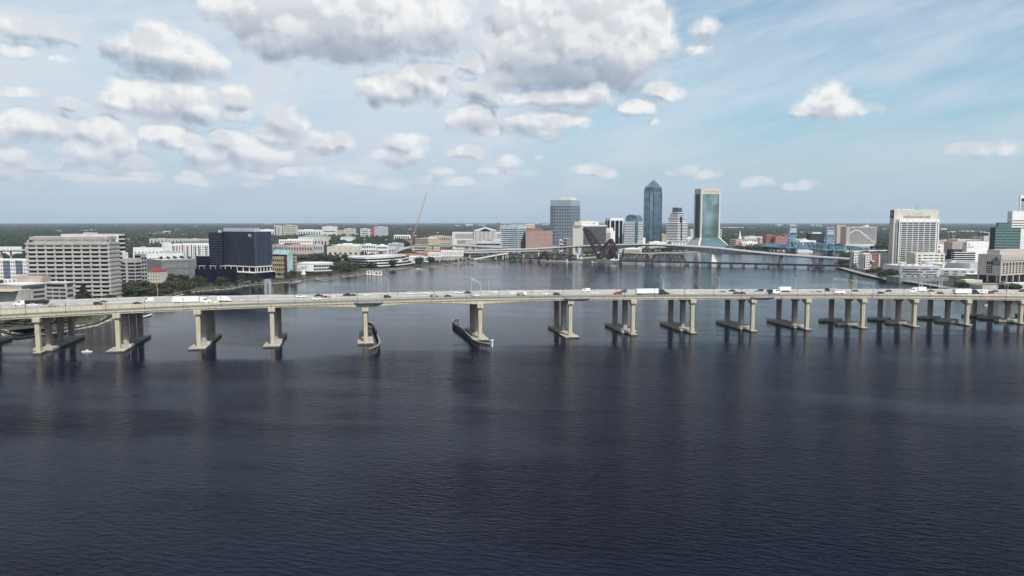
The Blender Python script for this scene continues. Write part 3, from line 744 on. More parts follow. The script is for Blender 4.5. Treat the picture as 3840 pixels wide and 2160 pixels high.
def x_of_u(u, t=.25, dz=0.0):
    lo, hi = -600.0, 700.0
    for _ in range(50):
        mi = (lo + hi) / 2; p = bp(mi, t); z = bz(mi) + dz
        uu = 1920 + F * p[0] / (CP * p[1] + (H - z) * SP)
        if uu < u: lo = mi
        else: hi = mi
    return mi
k = 0
for u in lu:
    o = proto if first else copy_tree(proto, km); first = False
    x = x_of_u(u); p = bp(x, .15); o.location = (p[0], p[1], bz(x) + .3); o.rotation_euler = (0, 0, math.atan2(bn(x)[0][1], bn(x)[0][0]))
    if u >= 0:
        k += 1; lb = 'black lantern post on the near parapet of the motorway bridge, %s from the left' % words(k)
    else: lb = 'black lantern post on the near parapet just beyond the left edge'
    tag(o, lb, 'street lamp', 'black lantern posts along the near parapet')
def highway_lamp(u, vb, vt, label, arms=1):
    x, t, X, Y, z = deck_at(u, vb); hgt = max(8, zat(vt, Y) - z)
    r = thing('highway_lamp', label, 'street lamp', (X, Y, z), math.atan2(bn(x)[0][1], bn(x)[0][0]), 'tall pale lamp posts along the carriageways')
    MB().cyl((0, 0, 0), (0, 0, hgt * .82), .16, .10, 6).build('pole', M_ltsteel, r)
    ar = MB().cyl((0, 0, hgt * .82), (-.9, .6, hgt * .94), .10, .08, 6).cyl((-.9, .6, hgt * .94), (-2.0, 1.4, hgt), .08, .06, 6)
    if arms == 2: ar.cyl((0, 0, hgt * .82), (.9, -.6, hgt * .94), .10, .08, 6).cyl((.9, -.6, hgt * .94), (2.0, -1.4, hgt), .08, .06, 6)
    ar.build('arm', M_ltsteel, r)
    MB().box(-2.7, 1.25, hgt - .1, -1.8, 1.65, hgt + .1).build('luminaire', M_ltsteel, r)
for i, (u, vb, vt) in enumerate([(120,1141,1082),(281,1139,1082),(592,1127,1061),(1087,1121,1056),(1457,1110,1042),(1832,1103,1038),(2150,1097,1036),(2488,1093,1036),(2697,1096,1035),(2982,1093,1037),(3235,1095,1040),(3487,1101,1050),(3779,1095,1052),(3768,1097,1055)]):
    nm = {0: 'tall pale lamp post on the bridge in front of the low beige offices', 1: 'tall pale lamp post on the bridge in front of the big beige office block', 2: 'tall pale lamp post rising behind the white articulated lorry',
          3: 'tall pale lamp post just right of the lattice sign gantry', 7: 'tall pale lamp post above the blue cab of the lorry', 10: 'tall pale lamp post behind the green and yellow sign', 12: 'right one of two close lamp posts near the right edge', 13: 'left one of two close lamp posts near the right edge'}.get(i)
    if not nm: nm = {4: 'tall pale lamp post on the bridge in line with the curved banded office', 5: 'tall pale lamp post right of the green hanging sign over mid bridge', 6: 'tall pale lamp post on the bridge below the white office with bracketed letters',
                     8: 'tall pale lamp post on the bridge below the flared mirror tower', 9: 'tall pale lamp post behind the white dump trailer', 11: 'tall pale lamp post between the two lattice legs of the right gantry'}[i]
    highway_lamp(u, vb, vt, nm)

# ------------------------------------------------------------------ sign gantries
def lattice(mb, p, q, w, h, n, bar=.18, up=(0, 0, 1)):
    """four-chord lattice beam from p to q"""
    p = Vector(p); q = Vector(q); d = (q - p).normalized(); upv = Vector(up)
    if abs(d.dot(upv)) > .9: upv = Vector((0, 1, 0))
    a = d.cross(upv).normalized() * w / 2; b = a.cross(d).normalized() * h / 2
    C4 = [-a - b, a - b, a + b, -a + b]
    for c in C4: mb.bar(p + c, q + c, bar)
    for i in range(n):
        s = p + (q - p) * i / n; e = p + (q - p) * (i + 1) / n
        for j in range(4):
            c0, c1 = C4[j], C4[(j + 1) % 4]
            mb.bar(s + c0, e + c1, bar * .7) if (i + j) % 2 else mb.bar(s + c1, e + c0, bar * .7)
            mb.bar(s + c0, s + c1, bar * .7)
    return mb
def gantry(x, t0, t1, hgt, label, sign=None, lat=False, m=M_ltsteel):
    a = bp(x, t0); b = bp(x, t1); tn, nn = bn(x); z = road_z(x)
    r = thing('sign_gantry', label, 'sign gantry', (a[0], a[1], z), math.atan2(nn[1], nn[0]))
    L = t1 - t0
    for yy in (0, L):
        if lat: lattice(MB(), (yy, -1.4, 0), (yy, -1.4, hgt + .8), .35, .35, 6, .14).build('leg', m, r); lattice(MB(), (yy, 1.4, 0), (yy, 1.4, hgt + .8), .35, .35, 6, .14).build('leg', m, r)
        else: MB().cyl((yy, 0, -.5), (yy, 0, hgt + .9), .3, .25, 8).build('leg', m, r)
        if lat:
            br = MB()
            for i in range(4): br.bar((yy, -1.4, i * hgt / 4), (yy, 1.4, (i + 1) * hgt / 4), .12); br.bar((yy, 1.4, i * hgt / 4), (yy, -1.4, (i + 1) * hgt / 4), .12)
            br.build('leg_bracing', m, r)
    lattice(MB(), (0, 0, hgt), (L, 0, hgt), 1.5, 1.5, int(L / 1.8), .13).build('truss', m, r)
    if sign:
        for (s0, s1, z0, z1, mm, nmn, txt) in sign:
            sg = MB().box(s0, -1.15, z0, s1, -.95, z1).build(nmn, mm, r)
            if txt:
                # letters face the -y side of the gantry (towards the traffic)
                Mx = Matrix.Identity(4); Mx.col[0] = (1, 0, 0, 0); Mx.col[1] = (0, 0, 1, 0); Mx.col[2] = (0, -1, 0, 0); Mx.col[3] = ((s0 + s1) / 2, -1.17, (z0 + z1) / 2, 1)
                text_obj(txt, .9, M_white if mm is not M_signy else M_black, sg, Mx, 'sign_lines', .01)
    return r
gantry(-19.8, .6, 43.5, 9.6, 'sign gantry over mid bridge with one green sign above a yellow panel', sign=[(20.5, 23.6, 6.9, 10.9, M_signg, 'green_sign', None), (20.5, 23.6, 5.6, 6.85, M_signy, 'yellow_sign', None)])
gantry(252, -.5, 46.0, 9.0, 'long truss sign gantry near the right bank with a green and yellow sign', sign=[(24, 29.5, 7.2, 11.4, M_signg, 'green_sign', '-----\n----\n------'), (24, 29.5, 5.9, 7.15, M_signy, 'yellow_sign', None)])
gantry(-152, 50.5, 57.5, 10.2, 'pale lattice sign gantry in the bay behind the far carriageway', lat=True)
def cross_gantry():
    a = deck_at(3452, 1094); b = deck_at(3526, 1094); z = a[4]
    r = thing('sign_gantry', 'pale gantry of two lattice legs and a lattice beam beside the river hospital', 'sign gantry', (a[2], a[3], z), math.atan2(b[3] - a[3], b[2] - a[2]))
    L = math.hypot(b[3] - a[3], b[2] - a[2])
    for x in (0, L):
        lg = MB(); lg.bar((x - 1.3, 0, -.5), (x - 1.3, 0, 9.6), .32).bar((x + 1.3, 0, -.5), (x + 1.3, 0, 10.6), .32)
        for i in range(4): lg.bar((x - 1.3, 0, i * 2.3), (x + 1.3, 0, i * 2.3 + 2.3), .16).bar((x + 1.3, 0, i * 2.3), (x - 1.3, 0, i * 2.3 + 2.3), .16)
        lg.build('leg', M_ltsteel, r)
    lattice(MB(), (-1.3, 0, 8.6), (L + 1.3, 0, 8.9), 1.4, 1.6, 12, .13).build('truss', M_grey, r)
cross_gantry()

# ------------------------------------------------------------------ vehicles
def paint(n, c, metal=.0): return mat('paint_' + n, c, .35, metal, .03, .3, spec=.6)
P = {'white': paint('white', (.80, .80, .80)), 'silver': paint('silver', (.42, .44, .46), .4), 'black': paint('black', (.015, .015, .018)), 'dark': paint('dark_grey', (.05, .052, .06)),
     'green': paint('dark_green', (.03, .045, .035)), 'red': paint('red', (.32, .015, .03)), 'maroon': paint('maroon', (.12, .012, .02)), 'blue': paint('slate_blue', (.09, .13, .2)), 'navy': paint('navy', (.03, .035, .075))}
M_carglass = glassm('car_glass', (.02, .025, .03), .2, .1, .2)
def car_proto(kind):
    r = bpy.data.objects.new(kind, None)
    L = {'sedan': 4.8, 'suv': 4.9, 'pickup': 5.8, 'van': 6.0}[kind]; hb = {'sedan': .95, 'suv': 1.1, 'pickup': 1.15, 'van': 1.2}[kind]; W = .95
    if kind == 'sedan': prof = [(-2.4,.3),(2.35,.3),(2.4,.75),(1.2,.95),(.55,1.42),(-1.0,1.45),(-1.75,1.02),(-2.4,.95)]; gl = (1.1,.97,.55,1.38,-1.0,1.40,-1.7,1.04)
    elif kind == 'suv': prof = [(-2.4,.35),(2.35,.35),(2.45,.95),(1.35,1.12),(.75,1.78),(-2.1,1.8),(-2.4,1.1)]; gl = (1.28,1.14,.74,1.72,-2.08,1.74,-2.36,1.16)
    elif kind == 'pickup': prof = [(-2.9,.45),(2.85,.45),(2.95,1.05),(1.75,1.2),(1.15,1.85),(-.7,1.85),(-.85,1.2),(-2.9,1.2)]; gl = (1.68,1.22,1.12,1.79,-.68,1.79,-.8,1.24)
    else: prof = [(-3.0,.4),(2.9,.4),(3.0,1.1),(2.3,1.35),(1.5,2.35),(-2.95,2.45),(-3.0,1.2)]; gl = (2.2,1.38,1.5,2.25,.2,2.3,.2,1.45)
    body = MB()
    n = len(prof); top = [1.05 <= p[1] or (kind == 'sedan' and p[1] > 1.0) for p in prof]
    vs = [(p[0], (-W + (.16 if t and p[1] > 1.3 else 0)), p[1]) for p, t in zip(prof, top)] + [(p[0], (W - (.16 if t and p[1] > 1.3 else 0)), p[1]) for p, t in zip(prof, top)]
    body._add(vs, [(i, (i + 1) % n, n + (i + 1) % n, n + i) for i in range(n)] + [tuple(range(n - 1, -1, -1)), tuple(range(n, 2 * n))])
    parts = [('body', body.mesh('body', P['white']))]
    fx, fz, tx, tz, bx_, bz_, rx, rz_ = gl
    parts.append(('windscreen', MB()._add([(fx + .03, -.75, fz + .03), (fx + .03, .75, fz + .03), (tx + .05, .68, tz), (tx + .05, -.68, tz)], [(0, 1, 2, 3)]).mesh('windscreen', M_carglass)))
    if kind != 'van': parts.append(('rear_window', MB()._add([(rx - .03, -.72, rz_ + .03), (rx - .03, .72, rz_ + .03), (bx_ - .05, .66, bz_), (bx_ - .05, -.66, bz_)], [(0, 3, 2, 1)]).mesh('rear_window', M_carglass)))
    for sg in (-1, 1):
        parts.append(('side_window', MB()._add([(fx - .15, sg * (W + .01), fz + .08), (tx - .05, sg * (W - .13), tz - .02), (bx_ + .1, sg * (W - .13), bz_ - .02), (rx + .25, sg * (W + .01), rz_ + .08)], [(0, 1, 2, 3)]).mesh('side_window', M_carglass)))
    wh = MB().cyl((0, -.13, 0), (0, .13, 0), .36, .36, 12).mesh('wheel', M_tire)
    for x in (-L * .31, L * .31):
        for y in (-.86, .86): parts.append(('wheel', wh, (x, y, .36)))
    return parts
CP_ = {k: car_proto(k) for k in ('sedan', 'suv', 'pickup', 'van')}
def vroot(name, label, cat, u, v, dirn, group='vehicles crossing the motorway bridge'):
    x, t, X, Y, z = deck_at(u, v); tn, nn = bn(x)
    t2 = min(max(t, 7.6), bw(x) - 2.2)
    if abs(t2 - bw(x) * SPLIT) < 2.2: t2 = bw(x) * SPLIT + (2.6 if t2 > bw(x) * SPLIT else -2.2)
    p = bp(x, t2); a = math.atan2(tn[1], tn[0]) + (0 if dirn > 0 else math.pi)
    r = thing(name, label, cat, (p[0], p[1], road_z(x) + .02), a, group)
    return r
def car(kind, colr, u, v, label, dirn=None):
    if dirn is None: dirn = 1 if deck_at(u, v)[1] < bw(0) * SPLIT else -1
    r = vroot({'sedan': 'sedan', 'suv': 'sport_utility_car', 'pickup': 'pickup_truck', 'van': 'panel_van'}[kind], label, {'pickup': 'pickup truck', 'van': 'van'}.get(kind, 'car'), u, v, dirn)
    for q in CP_[kind]:
        o = bpy.data.objects.new(q[0], q[1]); COL.objects.link(o); o.parent = r
        if len(q) > 2: o.location = q[2]
        if q[0] == 'body': o.material_slots[0].link = 'OBJECT'; o.material_slots[0].material = P[colr]
    return r
CARS = [
 ('sedan','silver',199,1150,'silver sedan at the far left, below the small beige offices'), ('suv','navy',369,1143,'dark blue estate car in front of the big beige block'), ('sedan','dark',388,1136,'dark car just beyond the dark blue estate car'),
 ('sedan','navy',516,1141,'dark sedan left of the white panel van'), ('van','white',559,1131,'white panel van left of the white articulated lorry'), ('pickup','white',1131,1116,'white pickup truck right of the lattice sign gantry'),
 ('pickup','black',1197,1113,'black pickup truck beyond the red pickup'), ('pickup','red',1223,1121,'red pickup truck on the near lanes'), ('sedan','white',1245,1119,'white sedan just ahead of the red pickup truck'),
 ('pickup','white',1190,1125,'low white truck following behind the red pickup'), ('suv','black',1301,1110,'black car followed closely by a dark grey one above the left main pier'), ('sedan','dark',1324,1110,'dark grey car close behind a black one above the left main pier'),
 ('sedan','white',1375,1110,'white sedan in the far lanes above the left main pier'), ('suv','navy',1454,1117,'dark van-like car right of the left main pier'), ('suv','white',1538,1104,'white off-roader on the far lanes between two lamp posts, left of a larger one'),
 ('suv','white',1609,1103,'large white off-roader just beyond the black and white patrol car'), ('sedan','dark',1680,1113,'dark grey sedan right of the black and white patrol car'), ('suv','white',1722,1101,'white car on the far lanes left of the green sign gantry'),
 ('sedan','dark',1755,1100,'low grey car left of the green sign gantry leg'), ('sedan','white',1787,1112,'white sedan under the green sign gantry'), ('sedan','white',1861,1100,'white sedan on the far lanes right of the green sign gantry'),
 ('sedan','white',1924,1102,'white low car ahead of the flatbed pickup'), ('sedan','white',2049,1106,'white sedan left of a dark hatchback above mid bridge'), ('suv','dark',2089,1107,'dark hatchback right of a white sedan above mid bridge'),
 ('van','white',2198,1094,'tiny white vehicle alone on the far lanes'), ('sedan','white',2236,1103,'white sedan beside a lantern post left of the red pickup and black car'), ('pickup','red',2314,1103,'red pickup truck tailgating a black car'),
 ('sedan','black',2338,1102,'black car just ahead of a red pickup'), ('suv','blue',2339,1095,'slate blue car on the far lanes left of the blue cab lorry'), ('sedan','black',2499,1103,'black car right in front of the blue cab'),
 ('suv','white',2590,1101,'white off-roader alone right of the blue cab lorry'), ('sedan','black',2711,1100,'black sedan on the near lanes below the flared mirror tower'), ('sedan','black',2746,1093,'black sedan on the far lanes below the flared mirror tower'),
 ('sedan','green',2762,1102,'dark green sedan leading another green one'), ('sedan','green',2785,1102,'second dark green sedan, close behind the first'), ('suv','silver',2838,1099,'silver estate car left of the white dump truck'),
 ('suv','dark',2851,1093,'dark car behind the silver estate car'), ('sedan','silver',3040,1099,'pale silver sedan right of the white dump trailer'), ('sedan','dark',3070,1099,'dark sedan behind the red striped white van'),
 ('sedan','dark',3207,1093,'grey sedan on the far lanes under the green and yellow sign'), ('sedan','black',3332,1094,'black sedan on the far lanes left of the short white lorry'), ('sedan','black',3304,1101,'black sedan on the near lanes left of the right bank lorries'),
 ('sedan','black',3491,1095,'black sedan behind the short white lorry'), ('sedan','white',3495,1102,'white sedan ahead of the maroon one'), ('sedan','maroon',3527,1102,'maroon sedan left of the long white box lorry'),
 ('sedan','white',3632,1104,'white sedan beside the long white box lorry'), ('suv','red',3716,1101,'red car right behind the white camper'), ('sedan','dark',3731,1095,'dark car beyond the red car at the right edge'), ('suv','dark',3833,1095,'dark car cut by the right edge on the far lanes'),
]
for c in CARS: car(*c)
pc = car('sedan', 'black', 1628, 1113, 'black and white patrol car at mid bridge')
MB().box(-.95, -.99, .4, .75, .99, .98).build('door_panel', P['white'], pc); MB().box(-.3, -.6, 1.46, 0, .6, 1.6).build('light_bar', M_blue, pc)
def wheels(r, xs, y=1.1, rad=.5):
    me = MB().cyl((0, -.18, 0), (0, .18, 0), rad, rad, 12).mesh('wheel', M_tire)
    for x in xs:
        for s in (-1, 1): o = bpy.data.objects.new('wheel', me); COL.objects.link(o); o.parent = r; o.location = (x, s * y, rad)
def tractor(r, x0, colr, cab_h=3.6, hood=True):
    b = MB().extry([(x0, .6), (x0 + 5.9, .6), (x0 + 6.0, 1.7), (x0 + 4.2, 2.15), (x0 + 3.7, 3.0), (x0 + 2.2, cab_h), (x0 + .2, cab_h + .2), (x0, 1.2)], -1.2, 1.2)
    b.build('cab', P[colr], r)
    MB()._add([(x0 + 4.25, -1.0, 2.2), (x0 + 4.25, 1.0, 2.2), (x0 + 3.78, 1.0, 3.0), (x0 + 3.78, -1.0, 3.0)], [(0, 1, 2, 3)]).build('windscreen', M_carglass, r)
    for s in (-1.22, 1.22): MB()._add([(x0 + 3.9, s, 2.1), (x0 + 3.5, s, 2.95), (x0 + 2.3, s, 2.95), (x0 + 2.3, s, 2.1)], [(0, 1, 2, 3)]).build('side_window', M_carglass, r)
    MB().cyl((x0 + .1, -1.0, .8), (x0 + .1, -1.0, 3.9), .1, .1, 6).build('exhaust', M_ltsteel, r)
def lorry(u0, u1, v, label, dirn, cab, trailer='white', Lt=None, h=4.1):
    a = deck_at(u0, v); b = deck_at(u1, v); L = math.hypot(b[2] - a[2], b[3] - a[3]); r = vroot('articulated_lorry', label, 'lorry', (u0 + u1) / 2, v, dirn)
    xb = -L / 2; xt = L / 2 - 6.0; xt0 = xt - .6 if Lt is None else xb + Lt
    t = MB().box(xb, -1.3, 1.15, xt0, 1.3, h).build('trailer', P[trailer] if trailer in P else trailer, r)
    fr = MB().box(xb + .3, -.9, .8, xt + 1, .9, 1.14).build('chassis', M_dgrey, r)
    MB().box(xb - .04, -1.25, 1.2, xb, 1.25, h - .1).build('rear_door', M_lgrey, t)
    tractor(r, xt, cab); wheels(r, [xb + 1.6, xb + 2.9, xt + .8, xt + 2.0, xt + 5.0])
    return r
lorry(652, 789, 1138, 'long white articulated lorry on the left part of the bridge', 1, 'white')
lorry(2385, 2503, 1105, 'white trailer lorry with a slate blue cab right of mid bridge', 1, 'navy')
lorry(3410, 3470, 1097, 'short white lorry with white cab facing left near the lattice gantry', -1, 'white')
lorry(3577, 3668, 1104, 'long white box lorry near the right edge of the bridge', 1, 'navy')
def boxtruck(u, v, label, dirn, boxc='white', cabc='white', L=6.5, stripe=None, name='box_truck', h=3.2):
    r = vroot(name, label, 'truck', u, v, dirn)
    b = MB().box(-L / 2, -1.15, .9, L / 2 - 1.9, 1.15, h).build('cargo_box', P[boxc], r)
    MB().extry([(L/2-1.85, .6), (L/2+.3, .6), (L/2+.35, 1.5), (L/2, 1.7), (L/2-.4, 2.6), (L/2-1.85, 2.65)], -1.1, 1.1).build('cab', P[cabc], r)
    MB()._add([(L/2+.03, -.95, 1.75), (L/2+.03, .95, 1.75), (L/2-.36, .95, 2.52), (L/2-.36, -.95, 2.52)], [(0, 1, 2, 3)]).build('windscreen', M_carglass, r)
    if stripe: MB().box(-L/2 + .1, -1.18, 2.5, L/2 - 2.1, 1.18, 2.9).build('stripe', stripe, b)
    wheels(r, [-L * .28, L * .3], .98, .42); return r
boxtruck(841, 1131, 'small white box truck ahead of the long white lorry', 1, L=7.5, name='box_truck')
car('sedan', 'white', 806, 1136.5, 'low white car beside the cab of the long white lorry')
boxtruck(3147, 1103, 'white camper van with a red stripe at right of mid bridge', 1, L=8, stripe=P['red'], name='camper_van')
boxtruck(1955, 1108, 'white work pickup with a dark flatbed behind mid bridge', 1, boxc='dark', L=6.5, name='flatbed_truck', h=1.3)
boxtruck(3120, 1093, 'pale flatbed truck with black cab on the far lanes', -1, boxc='silver', cabc='black', L=9.5, name='flatbed_truck', h=2.3)
cp = vroot('travel_trailer', 'white travel trailer with dark windows behind the box lorry', 'trailer', 3683, 1102, 1)
cb = MB().extry([(-4.6, .7), (3.4, .7), (4.4, 1.9), (4.2, 3.2), (1.0, 3.3), (.6, 3.0), (-4.6, 2.95)], -1.2, 1.2).build('body', P['white'], cp)
for x in (-3, -1, 1.5): MB().box(x, -1.23, 1.7, x + 1.1, -1.19, 2.3).build('window', M_carglass, cp)
wheels(cp, [-.9, 0], 1.0, .38)
def dump(u, v, label, dirn, bedc, cabc, L=8.5):
    r = vroot('dump_truck', label, 'dump truck', u, v, dirn)
    MB().extry([(-L/2 - .6, 3.3), (-L/2 + .3, 1.2), (L/2 - 2.8, 1.2), (L/2 - 2.3, 3.3)], -1.25, 1.25).build('dump_bed', P[bedc], r)
    tractor(r, L/2 - 2.3, cabc, 3.2); wheels(r, [-L/2 + 1.2, -L/2 + 2.5, L/2 - 1.2, L/2 + 2.6]); return r
dump(133, 1146, 'dark dump truck with a white cab at the left edge of the bridge', -1, 'black', 'white', 15)
car('pickup', 'white', 123, 1149, 'white pickup truck beside the dark dump truck at the left edge')
dump(2893, 1103, 'white tractor unit with a small dark tank behind its cab', 1, 'black', 'white', 5.5)
r = vroot('dump_trailer', 'white dump trailer on the far lanes behind the white tractor unit', 'trailer', 2940, 1095, -1)
MB().extry([(-5, 1.3), (3.6, 1.3), (4.2, 3.7), (-5.2, 3.7)], -1.25, 1.25).build('dump_bed', P['white'], r); MB().box(3.6, -.5, 1, 8, .5, 1.5).build('drawbar', M_dgrey, r); wheels(r, [-3.4, -2.1, -.8, .5])

# ------------------------------------------------------------------ small boats and docks
def motor_boat(u, v, label, L=6.0, rz=.2, name='motor_boat'):
    x, y = G(u, v); r = thing(name, label, 'boat', (x, y, 0), rz)
    hull = [(-L/2, -.25*L*.6), (L*.15, -.25*L*.6), (L/2, 0), (L*.15, .25*L*.6), (-L/2, .25*L*.6)]
    MB().prism([(p[0]*.9, p[1]*.8) for p in hull], -.2, .75, hull).build('hull', M_white, r)
    MB().box(-L*.1, -L*.07, .76, L*.12, L*.07, 1.5).build('console', M_offw, r); MB().box(-L/2 - .4, -.25, .3, -L/2, .25, 1.3).build('outboard_motor', M_black, r); return r
motor_boat(327, 1321, 'small white motor boat on the open water between the two leftmost piers', 5.5)
motor_boat(3706, 1147, 'white cabin boat seen under the bridge near the right edge', 8.5, .1)
motor_boat(1568, 1008, 'small pale boat moored off the curved banded office', 9, .1)
def dock(pts, label, w=2.0, posts=(), roof=False, name='dock', m=M_timberl):
    W = [G(u, v, .8) for u, v in pts]; r = thing(name, label, 'dock', (W[0][0], W[0][1], 0))
    d = MB()
    for a, b in zip(W, W[1:]): d.bar((a[0]-W[0][0], a[1]-W[0][1], .8), (b[0]-W[0][0], b[1]-W[0][1], .8), w, .35)
    d.build('deck', m, r)
    for i, (a, b) in enumerate(zip(W, W[1:])):
        for t in (0, .33, .66, 1): MB().cyl((a[0]+(b[0]-a[0])*t-W[0][0], a[1]+(b[1]-a[1])*t-W[0][1], -1), (a[0]+(b[0]-a[0])*t-W[0][0], a[1]+(b[1]-a[1])*t-W[0][1], 1.9), .18, .18, 6).build('pile', M_white if roof else M_timber, r)
    return r
dock([(1073,1055.5),(1095,1060),(1132,1057),(1088,1063)], 'low dock with a side pontoon beside the teal roofed building')
dock([(1183,1046),(1208,1053),(1252,1048)], 'low dark dock below the low curved white building')
dock([(528,1189),(556,1183),(566,1178)], 'white dock stub seen under the bridge right of the second pier', 2.2, m=M_white)
def pavilion(u0, u1, v, label, h=5):
    a = G(u0, v, 1); b = G(u1, v, 1); L = b[0] - a[0]; r = thing('boat_dock_frame', label, 'dock', (a[0], a[1], 0))
    MB().box(-1, -3, .5, L + 1, 4, .95).build('deck', M_white, r)
    for x in (0, L / 2, L):
        for y in (-2.5, 3.5): MB().box(x - .3, y - .3, .96, x + .3, y + .3, h).build('post', M_white, r)
    MB().box(-.4, 3.2, h, L + .4, 3.8, h + .4).build('beam', M_white, r)
pavilion(1377, 1398, 1029, 'white framed boat dock, left one of two below the curved office', 6)
pavilion(1405, 1430, 1031, 'white framed boat dock, right one of two below the curved office', 6)

# ------------------------------------------------------------------ downtown road bridge (pale, behind the railway)
def ribbon(mb, pts, w, dfun, top_off=0.0):
    n = len(pts)
    for i, p in enumerate(pts):
        a = pts[max(0, i-1)]; b = pts[min(n-1, i+1)]; d = Vector((b[0]-a[0], b[1]-a[1], 0)).normalized(); nn = Vector((-d.y, d.x, 0)) * w / 2
        dp = dfun(i, p)
        for s, z in ((-1, p[2]-dp), (1, p[2]-dp), (1, p[2]), (-1, p[2])): mb.v.append((p[0] + nn.x*s*(.55 if z < p[2] else 1), p[1] + nn.y*s*(.55 if z < p[2] else 1), z + top_off))
    for i in range(n-1):
        for j in range(4): a = i*4+j; b = i*4+(j+1)%4; mb.f.append((a, b, b+4, a+4))
    mb.f += [(3,2,1,0), tuple((n-1)*4+k for k in range(4))]
    return mb
def curve(pts, step=12):
    out = []
    P_ = [Vector(p) for p in pts]
    for i in range(len(P_)-1):
        p0, p1, p2, p3 = P_[max(0,i-1)], P_[i], P_[i+1], P_[min(len(P_)-1,i+2)]; k = max(2, int((p2-p1).length/step))
        for j in range(k):
            t = j/k; out.append(.5*((2*p1)+(p2-p0)*t+(2*p0-5*p1+4*p2-p3)*t*t+(3*p1-p0-3*p2+p3)*t**3))
    return out + [P_[-1]]
def W3(u, v, Y): return (xat(u, Y, zat(v, Y)), Y, zat(v, Y))
road_b = thing('road_bridge', 'long pale concrete road bridge with haunched main spans behind the railway bridge', 'bridge')
main = curve([W3(1640,939,1600), W3(1738,939.5,1560), W3(1850,937,1520), W3(1957,934,1490), W3(2080,928,1470), W3(2170,922,1450), W3(2293,917.5,1422), W3(2410,915.5,1395), W3(2520,918.5,1370), W3(2680,928.5,1337), W3(2800,941,1302), W3(2915,951.5,1265), W3(3060,962,1221), W3(3190,970,1180), W3(3280,976,1150)], 8)
pierX = [xat(2303, 1420), xat(2681, 1337)]
def rd(i, p):
    h = 3.0
    for c, am, wd in ((pierX[0], 6.5, 75), (pierX[1], 9.5, 95)):
        q_ = max(0, 1 - abs(p[0] - c) / wd); h = max(h, 3.0 + am * q_ ** 1.5)
    return h
ribbon(MB(), main, 22, rd).build('deck', mat('road_bridge_concrete', (.40, .41, .42), .85), road_b)
for off in (-10.8, 10.8):
    mb = MB()
    for i in range(len(main)-1):
        a, b = main[i], main[i+1]; d = (b-a); d.z = 0; d.normalize(); nn = Vector((-d.y, d.x, 0))*off
        mb.bar(a+nn+Vector((0,0,.4)), b+nn+Vector((0,0,.4)), .4, .8)
    mb.build('parapet', M_offw, road_b)
    mb = MB()
    for i in range(len(main)-1):
        a, b = main[i], main[i+1]; d = (b-a); d.z = 0; d.normalize(); nn = Vector((-d.y, d.x, 0))*off*1.03
        mb.bar(a+nn+Vector((0,0,-.6)), b+nn+Vector((0,0,-.6)), .5, 1.2)
    mb.build('edge_beam', M_lgrey, road_b)
def zmain(x):
    return min(main, key=lambda p: abs(p[0]-x))
def rbpier(u, v, kind):
    x, y = G(u, v, 0); p = zmain(x); zb_ = p.z - rd(0, p)
    pb = MB()
    if kind == 'wall':
        pb.prism([(x-8.5, p.y-6), (x+8.5, p.y-6), (x+8.5, p.y+6), (x-8.5, p.y+6)], 1.5, zb_+.6); pb.build('pier', M_white, road_b)
        MB().box(x-14, p.y-9, -.5, x+14, p.y+9, 1.49).build('footing', M_concrete, road_b)
    else:
        for s in (-1, 1):
            pb.prism([(x-2+s*3, p.y-4), (x+2+s*3, p.y-4), (x+2+s*3, p.y+4), (x-2+s*3, p.y+4)], 1.5, zb_+.3, [(x-2.2+s*6.5, p.y-4.5), (x+2.2+s*6.5, p.y-4.5), (x+2.2+s*6.5, p.y+4.5), (x-2.2+s*6.5, p.y+4.5)])
        pb.build('pier', M_offw, road_b); MB().box(x-9, p.y-7, -.5, x+9, p.y+7, 1.49).build('footing', M_concrete, road_b)
rbpier(2303, 978, 'wall'); rbpier(2681, 986, 'wall'); rbpier(2912, 995, 'v'); rbpier(3062, 1001, 'v'); rbpier(3185, 1005, 'v')
rbpier(2173, 974, 'v')
for u in (2085, 2000, 1992, 1915, 1850, 1790, 1735):
    x, y = G(u, 974 + (2085-u)*.02, 1); p = zmain(x); MB().prism([(x-1.4, p.y-1.5), (x+1.4, p.y-1.5), (x+1.4, p.y+1.5), (x-1.4, p.y+1.5)], 1, p.z-2.8, [(x-2.6, p.y-1.5), (x+2.6, p.y-1.5), (x+2.6, p.y+1.5), (x-2.6, p.y+1.5)]).build('pier', M_white, road_b)
def ramp(pts, label, w=12, dp=2.0, m=M_lgrey, np_=5, name='elevated_ramp', pm=M_offw):
    P_ = curve(pts, 14); r = thing(name, label, 'elevated road', P_[0][:2] + (0,)) if False else thing(name, label, 'elevated road')
    ribbon(MB(), P_, w, lambda i, p: dp).build('deck', m, r)
    mb = MB()
    for i in range(len(P_)-1):
        a, b = P_[i], P_[i+1]; d = (b-a); d.z = 0; d.normalize(); nn = Vector((-d.y, d.x, 0))*(w/2)
        for s in (-1, 1): mb.bar(a+nn*s+Vector((0,0,.4)), b+nn*s+Vector((0,0,.4)), .4, 1.6)
    mb.build('parapet', pm, r)
    for k in range(np_):
        p = P_[int((k+.5)*len(P_)/np_)]; MB().box(p.x-1.2, p.y-1.2, 1.5, p.x+1.2, p.y+1.2, max(2, p.z-dp)).build('pillar', M_concrete, r)
    return r
ramp([W3(1560,919,1750), W3(1677,920,1690), W3(1780,924.5,1620), W3(1870,930,1560), W3(1950,934.5,1515)], 'upper elevated ramp sweeping left behind the long white hotel', 12, 2.0, np_=7)
ramp([W3(1738,947,1500), W3(1830,946,1495), W3(1930,943,1480), W3(2020,941,1470)], 'lower elevated ramp under the pale road bridge at the left shore', 9, 1.5, np_=5)
